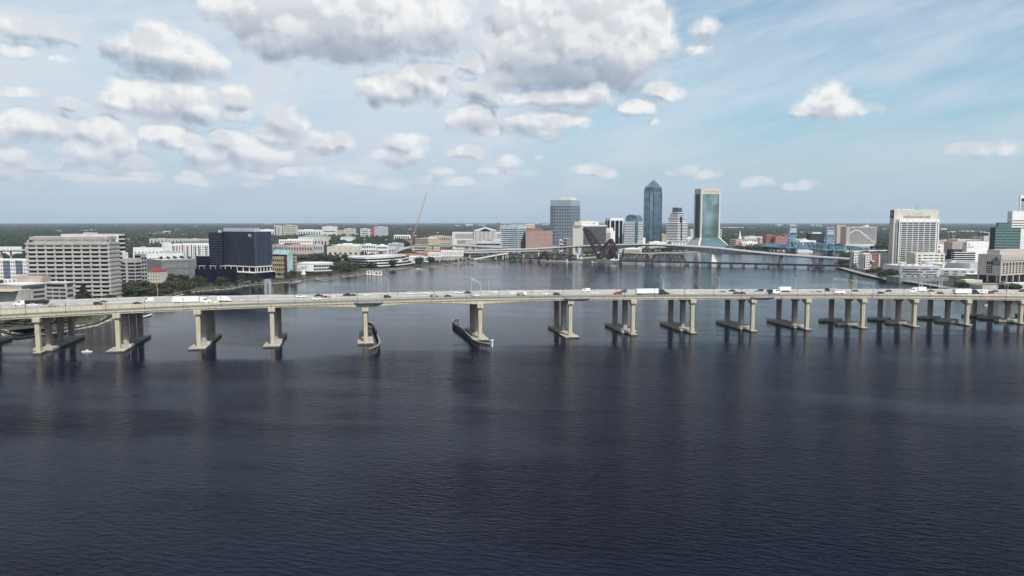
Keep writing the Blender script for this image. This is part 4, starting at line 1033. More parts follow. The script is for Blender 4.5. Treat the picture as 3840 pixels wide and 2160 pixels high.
ramp([W3(1467,949,1450), W3(1500,936,1600), W3(1546,926,1760), W3(1600,919,1900)], 'curving grey motorway ramp beside the concrete parking garage', 16, 2.0, M_grey, 4)
ramp([W3(-60,938,1330), W3(40,938,1330), W3(112,938,1320)], 'grey elevated road at the left edge beyond the trees', 14, 2.5, M_grey, 4)
ramp([W3(3190,931,2150), W3(3260,929,2120), W3(3345,924,2100)], 'elevated road right of the arcade hotel', 14, 2, M_grey, 3)
ramp([W3(3176,944,1560), W3(3260,941,1560), W3(3350,940,1560)], 'pale elevated road behind the grey and brick apartments', 14, 2, M_offw, 3)
ramp([W3(3505,990,1190), W3(3600,985,1190), W3(3700,984,1180), W3(3900,984,1170)], 'elevated road behind the river hospital at right', 12, 1.6, M_lgrey, 4)
ramp([W3(3505,942,1700), W3(3600,938,1700), W3(3700,938,1680)], 'grey elevated road behind the slab tower at right', 12, 2, M_grey, 3)
# pedestrian ramp on the left shore
ramp([W3(1745,979,1390), W3(1800,969,1400), W3(1860,958,1415), W3(1905,950,1430)], 'sloping pedestrian ramp on pillars at the shore left of the railway bridge', 5, 1.0, M_offw, 6, 'pedestrian_ramp')

# ------------------------------------------------------------------ railway bridge
rA = Vector((*G(1905, 977), 0)); rB = Vector((*G(3175, 1009), 0)); rd_ = (rB - rA).normalized(); ra = math.atan2(rd_.y, rd_.x)
rail = thing('railway_bridge', 'low dark railway bridge with truss and girder spans crossing the far water', 'bridge', (rA.x, rA.y, 0), ra)
def sx_of(u, y=0.0):
    lo, hi = -100.0, 800.0
    for _ in range(50):
        m_ = (lo+hi)/2; X = rA.x + rd_.x*m_ - rd_.y*y; Y = rA.y + rd_.y*m_ + rd_.x*y
        if 1920 + F*X/(CP*Y + (H-5)*SP) < u: lo = m_
        else: hi = m_
    return m_
s_end = sx_of(3175)
MB().box(sx_of(2572), -2.6, 3.4, s_end + 30, 2.6, 6.2).build('girder', mat('black_brown_girder', (.018, .015, .016), .8), rail)
MB().box(0, -2.6, 3.9, sx_of(2230), 2.6, 5.6).build('girder', mat('black_brown_girder', (.018, .015, .016), .8), rail)
for u in [2615, 2660, 2695, 2742, 2788, 2835, 2883, 2932, 2981, 3032, 3083, 3135] + [1925, 1950, 1985, 2020, 2052]:
    s = sx_of(u); MB().box(s-1.7, -4.5, -.5, s+1.7, 4.5, 3.38).build('pier', M_dgrey, rail)
def through_truss(s0, s1, z0, h, nb, label='truss_span', m=M_rust, w=8.5, arch=0.0, bar=1.3, parent=None, endrake=True):
    mb = MB(); parent = parent or rail; dx = (s1-s0)/nb
    for y in (-w/2, w/2):
        mb.bar((s0, y, z0), (s1, y, z0), bar, bar*1.6)
        def top(i): return z0 + h + arch*math.sin(math.pi*i/nb)
        for i in range(1, nb-1): mb.bar((s0+dx*i, y, top(i)), (s0+dx*(i+1), y, top(i+1)), bar)
        if endrake: mb.bar((s0, y, z0), (s0+dx, y, top(1)), bar); mb.bar((s1, y, z0), (s1-dx, y, top(nb-1)), bar)
        else: mb.bar((s0, y, z0), (s0, y, top(0)), bar); mb.bar((s1, y, z0), (s1, y, top(nb)), bar); mb.bar((s0, y, top(0)), (s0+dx, y, top(1)), bar); mb.bar((s1-dx, y, top(nb-1)), (s1, y, top(nb)), bar)
        for i in range(1, nb):
            mb.bar((s0+dx*i, y, z0), (s0+dx*i, y, top(i)), bar*.65)
            if i < nb-1:
                if i < nb/2: mb.bar((s0+dx*i, y, top(i)), (s0+dx*(i+1), y, z0), bar*.7)
                else: mb.bar((s0+dx*i, y, z0), (s0+dx*(i+1), y, top(i+1)), bar*.7)
    for i in range(1, nb): mb.bar((s0+dx*i, -w/2, z0+h+arch*math.sin(math.pi*i/nb)), (s0+dx*i, w/2, z0+h+arch*math.sin(math.pi*i/nb)), bar*.5)
    for i in range(nb+1): mb.bar((s0+dx*i, -w/2, z0), (s0+dx*i, w/2, z0), bar*.7)
    return mb.build(label, m, parent)
t0, t1, t2 = sx_of(2322), sx_of(2440), sx_of(2574)
through_truss(t0+1, t1-1, 4.6, 12.5, 9); through_truss(t1+1, t2-1, 4.6, 12.5, 9)
for s in (t0-1, t1, t2): MB().box(s-3, -6, -.5, s+3, 6, 3.8).build('pier', M_dgrey, rail)
# old trestle and idle truss on the left quay
a0, a1 = sx_of(2044), sx_of(2128)
through_truss(a0, a1, 5.2, 9.5, 7, 'approach_truss', bar=.9)
lattice(MB(), (a0-14, 0, 5), (a0+2, 0, 18), 6, 3, 4, .8).build('idle_frame', M_rust, rail)
lattice(MB(), (a0+6, 0, 4), (a0-2, 0, 19), 5, 3, 4, .8).build('idle_frame', M_rust, rail)
lattice(MB(), (a1-3, 0, 5), (a1+12, 0, 14), 5, 2, 4, .7).build('idle_frame', M_rust, rail)
MB().box(a0-6, -9, -.4, a1+3, -5.5, 1.8).build('pier_cap', M_concrete, rail)
MB().box(a1+2, -7, .2, sx_of(2175), -4, 1.2).build('walkway', M_ltsteel, rail)
MB().cyl((a1+1, -9, 0), (a1+1, -9, 6), .8, .8, 8).cyl((a1+3.4, -9, 0), (a1+3.4, -9, 6), .8, .8, 8).build('mooring_pile', M_offw, rail)
# raised bascule leaf, tower frame and counterweight
pB = sx_of(2255)
leaf = MB(); tipx, tipz = sx_of(2190) , 61.0
def seg(mb, p, q, w): mb.bar(p, q, w * 1.6)
base_l, base_r = (sx_of(2241), 8.0), (sx_of(2262), 9.0)
NL = 8
L_, R_ = [], []
for i in range(NL+1):
    t = i/NL; cx_ = sx_of(2247)*(1-t) + tipx*t; cz_ = 7*(1-t)+tipz*t
    wdt = 13.5*(1-t)**.35*(1-.25*t)+2.0
    nx, nz = .90, .42
    L_.append((cx_ - 1.0, cz_)); R_.append((cx_ + nx*wdt, cz_ + nz*wdt*(.9)))
for y in (-4.6, 4.6):
    for i in range(NL):
        seg(leaf, (L_[i][0], y, L_[i][1]), (L_[i+1][0], y, L_[i+1][1]), 1.15); seg(leaf, (R_[i][0], y, R_[i][1]), (R_[i+1][0], y, R_[i+1][1]), 1.0)
        seg(leaf, (L_[i][0], y, L_[i][1]), (R_[i][0], y, R_[i][1]), .7); seg(leaf, (L_[i][0], y, L_[i][1]) if i % 2 else (R_[i][0], y, R_[i][1]), (R_[i+1][0], y, R_[i+1][1]) if i % 2 else (L_[i+1][0], y, L_[i+1][1]), .65)
for i in range(NL+1):
    seg(leaf, (L_[i][0], -4.6, L_[i][1]), (L_[i][0], 4.6, L_[i][1]), .7); seg(leaf, (R_[i][0], -4.6, R_[i][1]), (R_[i][0], 4.6, R_[i][1]), .6)
    if i < NL: seg(leaf, (L_[i][0], -4.6, L_[i][1]), (L_[i+1][0], 4.6, L_[i+1][1]), .5); seg(leaf, (L_[i][0], 4.6, L_[i][1]), (L_[i+1][0], -4.6, L_[i+1][1]), .5)
leaf.build('raised_leaf', M_rust, rail)
fr = MB(); ap = (sx_of(2291), 43.0); fl = (sx_of(2256), 25.0); fb_ = (sx_of(2250), 6.0); fr_ = (sx_of(2312), 7.0); fk = (sx_of(2310), 26.0); mid_ = (sx_of(2283), 6.0)
for y in (-4.8, 4.8):
    for a, b, w_ in ((ap, fl, 1.4), (fl, fb_, 1.3), (ap, fk, 1.3), (fk, fr_, 1.2), (ap, mid_, 1.0), (fk, mid_, .9), (fl, mid_, .9), ((sx_of(2270), 28), mid_, .8), ((sx_of(2297), 30), fr_, .8), (ap, (sx_of(2298), 20), .9), ((sx_of(2298), 20), fr_, .9), (fb_, (sx_of(2270), 20), .8), ((sx_of(2270), 20), ap, .8)):
        seg(fr, (a[0], y, a[1]), (b[0], y, b[1]), w_)
for q_ in (ap, fl, fk, mid_, (sx_of(2298), 20), (sx_of(2270), 28)): seg(fr, (q_[0], -4.8, q_[1]), (q_[0], 4.8, q_[1]), .9)
fr.build('tower_frame', M_rust, rail)
c0 = sx_of(2264)
MB().extry([(c0-4, 13), (c0+5, 13.5), (c0+7, 18), (c0+2, 22), (c0-4, 19)], -3.8, 3.8).build('counterweight', M_concrete, rail)
MB().extry([(sx_of(2284), 7), (sx_of(2300), 7.5), (sx_of(2292), 24), (sx_of(2282), 23)], -3.5, 3.5).build('machinery_house', M_rust, rail)
lattice(MB(), (sx_of(2285), 0, 25), (sx_of(2312), 0, 9), 7, 3.2, 5, .8).build('operating_strut', M_rust, rail)
MB().box(sx_of(2238), -8, -.5, sx_of(2316), 8, 3.0).build('pier', M_dgrey, rail)
MB().box(sx_of(2226), -11, .2, sx_of(2246), -8.1, 1.2).build('walkway', M_concrete, rail); MB().box(sx_of(2276), -11, .2, sx_of(2304), -8.1, 1.4).build('walkway', M_concrete, rail)
MB().box(sx_of(2226), -10.5, 1.21, sx_of(2230), -8.6, 3.6).build('signal_hut', M_white, rail)

# ------------------------------------------------------------------ blue lift bridge
T1 = Vector((*G(2968, 946), 0)); T2 = Vector((*G(3107, 955), 0)); bd = (T2 - T1).normalized(); LB = (T2 - T1).length
lb = thing('vertical_lift_bridge', 'blue steel vertical lift bridge with two towers in the far distance', 'bridge', (T1.x, T1.y, 0), math.atan2(bd.y, bd.x))
for sx_ in (0, LB):
    tb = MB(); zt_ = 62 if sx_ == 0 else 59; hw = 5.2
    for y in (-9, 9):
        for x in (-hw, hw): tb.bar((sx_+x, y, 2), (sx_+x*.8, y, zt_), 1.0)
        nz_ = 7
        for i in range(nz_):
            za, zb_ = 12+(zt_-12)*i/nz_, 12+(zt_-12)*(i+1)/nz_; tb.bar((sx_-hw, y, za), (sx_+hw, y, zb_), .4); tb.bar((sx_+hw, y, za), (sx_-hw, y, zb_), .4)
    for i in range(2, 8):
        za, zb_ = 12+(zt_-12)*(i-1)/7, 12+(zt_-12)*i/7
        for x in (-hw*.9, hw*.9):
            tb.bar((sx_+x, -9, zb_), (sx_+x, 9, zb_), .9)
            if i in (3, 4): tb.bar((sx_+x, -9, za), (sx_+x, 9, zb_), .6); tb.bar((sx_+x, 9, za), (sx_+x, -9, zb_), .6)
    tb.build('tower', M_bsteel, lb)
    MB().box(sx_-4.4, -8, zt_-15, sx_+4.4, 8, zt_-4).build('counterweight', M_lgrey, lb)
    MB().box(sx_-5.5, -10, zt_+.01, sx_+5.5, 10, zt_+1.5).cyl((sx_, -7, zt_+3), (sx_, -6, zt_+3), 2.6, 2.6, 12).cyl((sx_, 6, zt_+3), (sx_, 7, zt_+3), 2.6, 2.6, 12).build('sheave_house', M_ltsteel, lb)
    MB().box(sx_-7, -12, -.5, sx_+7, 12, 9.8).build('pier', M_blue, lb)
through_truss(6, LB-6, 11, 10, 10, 'lift_span', M_bsteel, 14, 4.5, .9, lb, False)
through_truss(-118, -6, 11, 6.5, 9, 'side_span', M_bsteel, 14, 3.5, .9, lb, True)
through_truss(LB+6, LB+128, 10.5, 8, 10, 'side_span', M_bsteel, 14, 3.5, .9, lb, True)
MB().box(-118, -6.5, 9.4, LB+128, 6.5, 10.6).build('deck', M_bsteel, lb)
for s in (-118, LB+130): MB().box(s-3, -10, -.5, s+3, 10, 9.3).build('pier', M_dgrey, lb)
through_truss(-178, -120, 10.5, 5, 6, 'green_span', mat('green_steel', (.06, .22, .13), .6), 14, 0, .9, lb, True)
MB().box(-180, -6.5, 9.0, -120, 6.5, 10.2).build('approach_deck', M_bsteel, lb)

# cruise boat by the lift bridge
x_, y_ = G(3015, 944.5); r = thing('cruise_boat', 'large white river cruise boat moored between the towers of the blue lift bridge', 'boat', (x_, y_, 0), .05)
MB().prism([(-22,-5),(14,-5),(22,0),(14,5),(-22,5)], -.3, 2.8).build('hull', M_white, r)
MB().box(-19,-4.5,2.81,13,4.5,5.2).build('main_deck', M_white, r); MB().box(-15,-4,5.21,9,4,7.4).build('upper_deck', M_white, r); MB().box(-4,-3,7.41,6,3,9).build('wheelhouse', M_white, r)
for (x0,x1,z) in ((-18,12,3.7),(-14,8,6.1)): MB().box(x0,-4.62 if z<5 else -4.1,z,x1,-4.3 if z<5 else -3.9,z+.8).build('window_band', M_glass, r)
for i in range(9):
    u = 2890 + i*11 + (i % 3)*2; x_, y_ = G(u, 941.5 + (i % 2)); r = thing('moored_yacht', 'small pale yacht moored left of the lift bridge tower, %s from the left' % words(i+1), 'boat', (x_, y_, 0), 1.3 + .1*i, 'moored yachts left of the lift bridge')
    MB().prism([(-6,-1.8),(3,-1.8),(7,0),(3,1.8),(-6,1.8)], -.2, 1.5).build('hull', M_white, r); MB().box(-3.5,-1.3,1.51,2,1.3,3.4).build('cabin', M_offw, r)

# ================================================================== BUILDINGS
# --- big beige block
b = Bld('office_block', 'large beige precast office block with deep strip windows at the left', 104, 413, 449, 690, -2, 917)
hh = b.h
b.core(M_glass, 0, hh, 1.0, 'glass_core', roof=None, par=0)
n = 13
b.slabs(['L', 'R'], n, 0, hh, M_beige, .47, .9, 'spandrel', 0, 9, 1.6, .35)
for fc in ('R',): b.fins(fc, 5, 0, hh, M_beige, .9, .3)
b.tbox(-.003, 1.04, -.003, 1.0, hh - 1.2, hh + 1.2, M_beige_d, 'cornice')
b.tbox(.08, .95, .03, .93, hh + 1.21, hh + 4.4, M_beige_d, 'recessed_storey')
mb = MB()
for j in range(10): s0 = b.wL * j / 9.05; b.fb(mb, 'L', s0, s0 + 1.4, hh + 1.2, hh + 4.4, -3, -1.0)
b.part('crown_posts', mb, M_beige_d)
b.tbox(.05, .98, .02, .97, hh + 4.41, hh + 7.2, M_beige_d, 'crown')
b.tbox(.1, .9, .05, .93, hh + 7.21, hh + 7.5, M_roof, 'roof')
b.done()
b = Bld('office_building', 'pale flat topped building rising behind the large beige block', 233, 448, 472, 800, 2, 881)
b.core(M_offw); b.tbox(.1, .8, .45, .62, b.h, b.h + 2.5, M_lgrey, 'plant_room'); b.panel('L', .0, .04, 3, b.h - 3, M_lgrey); b.bands('R', 12, 4, b.h, M_glass, .5); b.bands('L', 10, 5, b.h - 6, M_glass, .4); b.done()
# --- offices right of it
b = Bld('office_building', 'pale office with banded windows between the beige block and the grey garage', 446, 508, 530, 800, 12, 972)
b.core(M_beige); b.bands('L', 7, 3, b.h - 3, M_glass, .5, .03, .42); b.bands('L', 7, 3, b.h - 3, M_glass, .5, .56, .97); b.bands('R', 7, 3, b.h - 3, M_glass, .5)
b.tbox(.2, .9, .72, 1.0, b.h, b.h + 7, M_offw, 'stair_tower'); b.done()
b = Bld('office_building', 'narrow dark glass stair tower with grey punched wall left of the red roofed house', 506, 530, 551, 830, 20, 955)
b.core(M_grey); b.panel('L', .05, .95, 1, b.h - 1, M_glassb); b.grid('R', 2, 7, 3, b.h - 2, M_glass, .6, .5); b.done()
# --- low beige campus at far left front
b = Bld('low_office', 'low beige office with a long right side strip window wall at the far left', 79, 79, 172, 640, 20, 1071, wL=28)
b.core(M_beige); b.bands('R', 4, 1, b.h - 1, M_glass2, .5, .04, .96)
b.tbox(-.02, 1.02, -.05, 1.02, b.h, b.h + .8, M_offw, 'eaves'); b.done()
b = Bld('low_office', 'low beige office wing with white window frames in front of the beige block', 172, 250, 276, 640, 8, 1062)
b.core(M_beige); b.grid('L', 3, 4, 2, b.h - 4, M_glass2, .84, .5); b.bands('L', 1, b.h - 4, b.h - .5, M_glass, .6, .05, .92); b.bands('R', 4, 2, b.h, M_glass2, .5, .1, .9)
b.tbox(-.03, 1.03, -.05, 1.03, b.h, b.h + .7, M_offw, 'eaves'); b.done()
b = Bld('low_office', 'beige link block with a recessed attic behind the two low wings', 68, 158, 194, 665, 8, 1041)
b.core(M_beige_d); b.bands('L', 1, b.h - 7, b.h - 1.5, M_rose, .75, .2, .95); b.done()
b = Bld('concrete_hall', 'blank concrete hall at the bottom left corner behind the bridge', -60, 79, 84, 625, 2, 1095)
b.core(M_concrete); b.tbox(-.5, .98, .05, .9, b.h + .95, b.h + 1.2, M_tan, 'roof_deck'); b.done()
b = Bld('small_building', 'small white building with dark doors at the far left among trees', 14, 62, 70, 850, 5, 1050)
b.core(M_white); b.grid('L', 3, 2, 1, b.h, M_glass, .4, .4); b.done()
# gabled brick red roof
def gable(name, label, u0, u1, D, v_eave, v_ridge, mw, mr, dep=14, nw=6, nr=2, rz=0.0, cat='house', zb=2, wm=None, hip=0.0, cham=None):
    x0, x1 = xat(u0, D), xat(u1, D); L = x1 - x0; ze, zr = zat(v_eave, D) - zb, zat(v_ridge, D + dep / 2) - zb
    r = thing(name, label, cat, (x0, D, zb), rz); FOOT.append(((x0 + x1) / 2, D + dep / 2, max(L, dep) / 2 + 2))
    MB().box(0, 0, 0, L, dep, ze).build('wall', mw, r)
    hp = hip * dep / 2
    MB()._add([(-.6, -.6, ze), (L + .6, -.6, ze), (L + .6, dep + .6, ze), (-.6, dep + .6, ze), (hp, dep / 2, zr), (L - hp, dep / 2, zr)], [(0, 1, 5, 4), (2, 3, 4, 5), (1, 2, 5), (3, 0, 4), (0, 3, 2, 1)]).build('roof', mr, r)
    if nw:
        me = MB().box(-.55, -.12, -.7, .55, .1, .7).mesh('window', wm or M_glass)
        for j in range(nr):
            for i in range(nw):
                o = bpy.data.objects.new('window', me); COL.objects.link(o); o.parent = r; o.location = (L * (i + .5) / nw, 0, ze * (j + .5) / nr)
    return r
gable('red_roofed_house', 'white house with a dark red hipped roof below the grey garage', 549, 602, 860, 1017, 1001, M_cream, M_red, 14, 5, 4, -.12, hip=.9)
gable('gabled_house', 'long low house with a reddish gabled roof behind the low beige wings', 42, 118, 780, 1040, 1028, M_offw, M_pink, 14, 5, 2)
# --- blue and white flats
b = Bld('apartment_block', 'blue and white striped apartment block cut by the left edge', -40, 106, 112, 930, 3, 975)
b.core(M_white)
for f0 in (.02, .36, .68): b.panel('L', f0, f0 + .18, .5, b.h - .8, M_blue, .15)
b.grid('L', 18, 5, 1, b.h - .5, M_glass, .42, .42); b.done()
b = Bld('low_building', 'white low building beyond the elevated road at the left edge', -20, 78, 84, 1420, 4, 927)
b.core(M_white); b.grid('L', 7, 2, 1, b.h, M_glass2, .4, .4); b.done()
# --- grey mesh garage
b = Bld('parking_garage', 'grey panelled parking garage with trees on its roof left of the dark glass tower', 548, 606, 737, 930, 42, 978)
b.core(mat('grey_mesh_panel', (.19, .195, .205), .8), roof=M_roof); b.fins('R', 22, 1, b.h, M_dgrey, .3, .12); b.fins('L', 8, 1, b.h, M_dgrey, .3, .12); b.bands('R', 3, 2, b.h + 4, M_dgrey, .05); b.done()
GARAGE = b
# --- white flats with red stripes
b = Bld('apartment_block', 'tall white apartment building with two red stripes left of the dark tower', 640, 640, 786, 1380, 84, 917, wL=30)
b.core(M_white, roof=M_roofw); b.panel('R', .285, .32, 2, b.h, M_red); b.panel('R', .52, .55, 2, b.h, M_red)
b.grid('R', 16, 8, 2, b.h - 1, M_glass, .45, .5, skip=lambda c, r: c in (4, 8))
for f0 in (.06, .15, .22, .42, .62, .72, .9): b.panel('R', f0, f0 + .025, 4, b.h - 3, M_dgrey, .8, 'balcony_stack')
b.done()
b = Bld('apartment_block', 'plain white end block joined to the apartment building with red stripes', 608, 632, 643, 1350, 20, 910)
b.core(M_white, roof=M_roofw); b.grid('L', 1, 6, 14, b.h, M_glass, .12, .3, .0, .5); b.done()
for (u0, u1, v, D, lb, m) in [(500, 683, 953, 1130, 'very wide low white flat roofed complex behind the grey garage', M_white), (500, 612, 930, 1300, 'low white building left of the apartment building with red stripes', M_white), (600, 690, 945, 1180, 'low white roofed wing with a blue door in front of the striped flats', M_lgrey),
                              (560, 700, 896, 2200, 'long low grey shed far behind the striped flats', M_lgrey), (700, 790, 897, 2000, 'yellow low building far left of the dark tower', M_cream)]:
    b = Bld('low_building', lb, u0, u1, u1 + 6, D, 6, v); b.core(m, roof=M_roofw); b.grid('L', max(3, int((u1 - u0) / 14)), 1, 0, b.h, M_glass2, .35, .5); b.tbox(.2, .6, .6, .75, b.h, b.h + 2.5, M_lgrey, 'plant_room'); b.done()
b = Bld('low_building', 'low building clad in a blue pattern left of the dark glass tower', 690, 786, 790, 1650, 5, 905)
b.core(M_blue); b.fins('L', 16, 1, b.h, M_lgrey, .8, .2); b.tbox(.2, .6, .1, .4, b.h, b.h + 3, M_grey, 'plant_room'); b.done()

# --- dark glass headquarters
b = Bld('glass_tower', 'dark navy glass headquarters with a slanted front left of the teal roofed building', 821, 957, 1016, 940, 30, 869)
hb = zat(999, 940) - 2
sl = 7.0
# main prism, its left edge leaning out towards the base
pts0 = [(0, 0), (b.wR, 0), (b.wR, b.wL + sl), (0, b.wL + sl)]; pts1 = [(0, 0), (b.wR, 0), (b.wR, b.wL - 2), (0, b.wL - 2)]
b.part('glass_wall', MB().prism(pts0, hb, b.h, pts1), M_glassb)
mb = MB()
for j in range(34):
    y = (b.wL - 3) * j / 33.0 + .8 if j else .8; k = y / b.wL
    mb.bar((-.25, y * (1 + sl / b.wL), hb), (-.25, y, b.h - .3), .16, .4)
b.part('front_fins', mb, mat('steel_blue_fins', (.07, .085, .135), .5)); b.fins('R', 26, hb, b.h - .3, mat('steel_blue_fins', (.07, .085, .135)), .22, .4, .15, 1.0, 'side_fins')
b.part('corner_strip', MB().box(-.1, -.1, hb, 3.2, 1.6, b.h - .5), M_glassblue2)
b.part('edge_trim', MB().bar((-.3, b.wL + sl, hb), (-.3, b.wL - 2, b.h), 1.5), M_lgrey)
b.part('rooftop_screen', MB().box(6, b.wL * .12, b.h, b.wR * .6, b.wL * .96, b.h + 4.4), M_lgrey)
b.part('ledge', MB().box(-1.2, -1.2, hb - 1.2, b.wR + .5, b.wL + sl + 2, hb - .01), M_offw)
b.part('recessed_storey', MB().box(1.5, 1.5, hb - 7.0, b.wR - 1, b.wL + sl - 1, hb - 1.21), M_glassb)
mb = MB()
for j in range(7): mb.box(-.4, b.wL * j / 6, hb - 7, .6, b.wL * j / 6 + .8, hb - 1.21)
for j in range(5): mb.box(b.wR * (j + .5) / 5, -.4, hb - 7, b.wR * (j + .5) / 5 + .8, .6, hb - 1.21)
b.part('white_columns', mb, M_offw)
b.part('podium', MB().box(-9, -4, 0, b.wR + 12, b.wL * 1.35, hb - 8.0), M_glassb)
b.part('podium_edge', MB().box(-9.3, -4.3, hb - 7.99, b.wR + 12.3, b.wL * 1.36, hb - 7.1), M_offw)
b.part('grey_stair_wall', MB()._add([(-9.5, b.wL * .36, 3.5), (-9.5, b.wL * .72, 3.5), (-9.5, b.wL * .72, hb - 8.2), (-9.5, b.wL * .36, hb - 8.2), (-9.1, b.wL * .36, 3.5), (-9.1, b.wL * .72, 3.5), (-9.1, b.wL * .72, hb - 8.2), (-9.1, b.wL * .36, hb - 8.2)], [(0,1,2,3),(4,7,6,5),(0,4,5,1),(1,5,6,2),(2,6,7,3),(3,7,4,0)]), M_lgrey)
b.part('stair', MB().bar((-10.2, b.wL * .70, hb - 8.5), (-10.2, b.wL * .38, 4.0), 1.2, 1.0), M_offw)
b.text('L', .875, b.h - 5.0, 'FIS', 5.0, M_white, .45, bold=.02, name='logo_letters')
b.done()
b = Bld('glass_tower', 'lower dark glass wing joined to the back left of the navy headquarters', 784, 834, 840, 962, 12, 874.5)
b.core(M_glassb); b.slabs(['L'], 13, 18, b.h - 1, M_dgrey, .12, .12, 'floor_lines'); b.tbox(.1, .4, .05, .28, b.h, b.h + 4, M_lgrey, 'rooftop_frame'); b.done()
b = Bld('glass_pavilion', 'dark glass cube pavilion at the left foot of the navy headquarters', 737, 780, 788, 920, 8, 963)
b.core(M_glassb, roof=M_dgrey); b.tbox(0, 1, 0, 1, b.h + .91, b.h + 1.3, M_offw, 'roof_edge'); b.done()
b = Bld('terrace_wing', 'low dark terrace wing with white canopies below the navy headquarters', 731, 880, 890, 885, 3, 1012)
b.core(M_glassb, roof=M_dgrey)
for f in (.14, .42, .68):
    b.part('canopy', MB().box(3, b.wL * (1 - f) - 4, b.h + 4.2, 6, b.wL * (1 - f) + 4, b.h + 4.5).box(4, b.wL * (1 - f) - 3, b.h, 4.3, b.wL * (1 - f) - 2.7, b.h + 4.2).box(4, b.wL * (1 - f) + 2.7, b.h, 4.3, b.wL * (1 - f) + 3, b.h + 4.2), M_offw)
b.done()
# --- colourful gabled building
b = Bld('office_building', 'tan office with a rounded front under the teal gable building', 1022, 1060, 1066, 960, 12, 965)
b.core(mat('tan_paint', (.33, .27, .20), .85)); b.grid('L', 5, 4, 2, b.h - 1, M_glass, .55, .45); b.grid('R', 2, 4, 2, b.h - 1, M_glass, .5, .45); b.done()
b = Bld('office_building', 'building with a pale teal gable roof, red wall and teal glazed front', 1024, 1077, 1097, 990, 35, 955)
b.core(M_red, roof=None, par=0); b.panel('R', -.02, 1.02, 0, b.h, M_teal, .5, 'glazed_front'); b.grid('R', 2, 6, 1, b.h, M_glassteal, .8, .7)
zr = zat(938, 1000) - 2
b.part('gable_roof', MB()._add([(-.8, -1, b.h), (b.wR + .8, -1, b.h), (b.wR + .8, b.wL, b.h), (-.8, b.wL, b.h), (b.wR / 2, -1, zr + .5), (b.wR / 2, b.wL, zr + .5)], [(0, 1, 4), (2, 3, 5), (0, 4, 5, 3), (1, 2, 5, 4), (0, 3, 2, 1)]), M_teal); b.done()
b = Bld('office_building', 'narrow beige wing right of the teal gable building', 1098, 1109, 1112, 1000, 10, 963, wR=3.5)
b.core(mat('tan_paint', (.33, .27, .20))); b.grid('L', 2, 5, 1, b.h, M_glass, .5, .45); b.done()
# --- low curved white building
def rounded(name, label, pts, D0, vt, m, nb=0, mg=M_glass, frac=.4, cat='building', zb=2, z1=None, floors=None, parent=None):
    """building from a plan polygon in world metres"""
    c = (sum(p[0] for p in pts) / len(pts), sum(p[1] for p in pts) / len(pts)); FOOT.append((c[0], c[1], max(math.hypot(p[0]-c[0], p[1]-c[1]) for p in pts)))
    r = thing(name, label, cat, (c[0], c[1], zb)); q = [(p[0]-c[0], p[1]-c[1]) for p in pts]; h = (zat(vt, D0) - zb) if z1 is None else z1
    MB().prism(q, 0, h).build('wall', m, r); MB().prism([(p[0]*.97, p[1]*.97) for p in q], h + .004, h + .3).build('roof', M_roof, r)
    return r, q, h
def arcpts(x0, y0, x1, y1, bulge, n=10):
    dx, dy = x1-x0, y1-y0; L = math.hypot(dx, dy); nx, ny = dy/L, -dx/L
    return [(x0+dx*i/n+nx*bulge*4*(i/n)*(1-i/n), y0+dy*i/n+ny*bulge*4*(i/n)*(1-i/n)) for i in range(n+1)]
X0, X1 = xat(1112, 1090, 10), xat(1249, 1105, 10)
fr_ = arcpts(X0, 1090, X1, 1098, 9, 14); bk = arcpts(X1, 1106, X0, 1130, 16, 10)
r, q, h = rounded('river_pavilion', 'low curved white building with a glazed right half on the left shore', fr_ + bk, 1090, 990, M_white)
mb = MB(); mf = MB()
for i in range(7, 14):
    a, b_ = q[i], q[i+1]
    for z0, z1 in ((1.5, h*.42), (h*.56, h*.9)): mb.bar((a[0], a[1], (z0+z1)/2), (b_[0], b_[1], (z0+z1)/2), .5, z1-z0)
    mf.bar((a[0], a[1]-.3, 0), (a[0], a[1]-.3, h), .5)
mb.build('curved_glazing', M_glassblue2, r); mf.build('columns', M_white, r)
MB().prism([(p[0]*1.02, p[1]*1.02) for p in q], h+.31, h+1.0).build('roof_edge', M_offw, r)
x_, y_ = G(1138, 1039, 2); r = thing('kiosk', 'small white cone roofed kiosk on the bank left of the curved white building', 'kiosk', (x_, y_, 2))
MB().cyl((0, 0, 0), (0, 0, 3.5), 2.6, 2.6, 10).build('drum', M_brick, r); MB().cyl((0, 0, 3.5), (0, 0, 8.5), 3.3, 1.2, 10).cyl((0, 0, 8.5), (0, 0, 9.4), 1.2, .1, 10).build('cone_roof', M_offw, r)
# --- curved banded office
Y0 = 1185.0
xa, xb_, xc = xat(1301, Y0, 20), xat(1372, Y0 - 22, 20), xat(1512, Y0 + 70, 20)
front = [(xa, Y0 + 6)] + arcpts(xa + 1.5, Y0, xb_, Y0 - 24, 2, 4) + arcpts(xb_ + 4, Y0 - 24, xc, Y0 + 62, 10, 12)[1:]
back = [(xc + 4, Y0 + 72), (xc - 30, Y0 + 84), (xa + 20, Y0 + 46), (xa, Y0 + 20)]
c = ((xa + xc) / 2, Y0 + 20); FOOT.append((c[0], c[1], 60))
r = thing('curved_office', 'long curved office with white bands and dark strip windows on the left shore', 'building', (c[0], c[1], 2))
hz_ = zat(966, Y0 - 20) - 2
for i in range(4):
    sc_ = 1 + .035 * (3 - i); loc = [((p[0]-c[0]) * sc_ + (4.0*(3-i)), (p[1]-c[1])) for p in front + back]
    zb_ = hz_ * i / 4
    MB().prism([(p[0]*.985, p[1]*.97) for p in loc], zb_, zb_ + hz_/4).build('glazing', M_glass, r)
    MB().prism(loc, zb_ + hz_/4*.56, zb_ + hz_/4*1.0 - .01).build('white_band', M_offw, r)
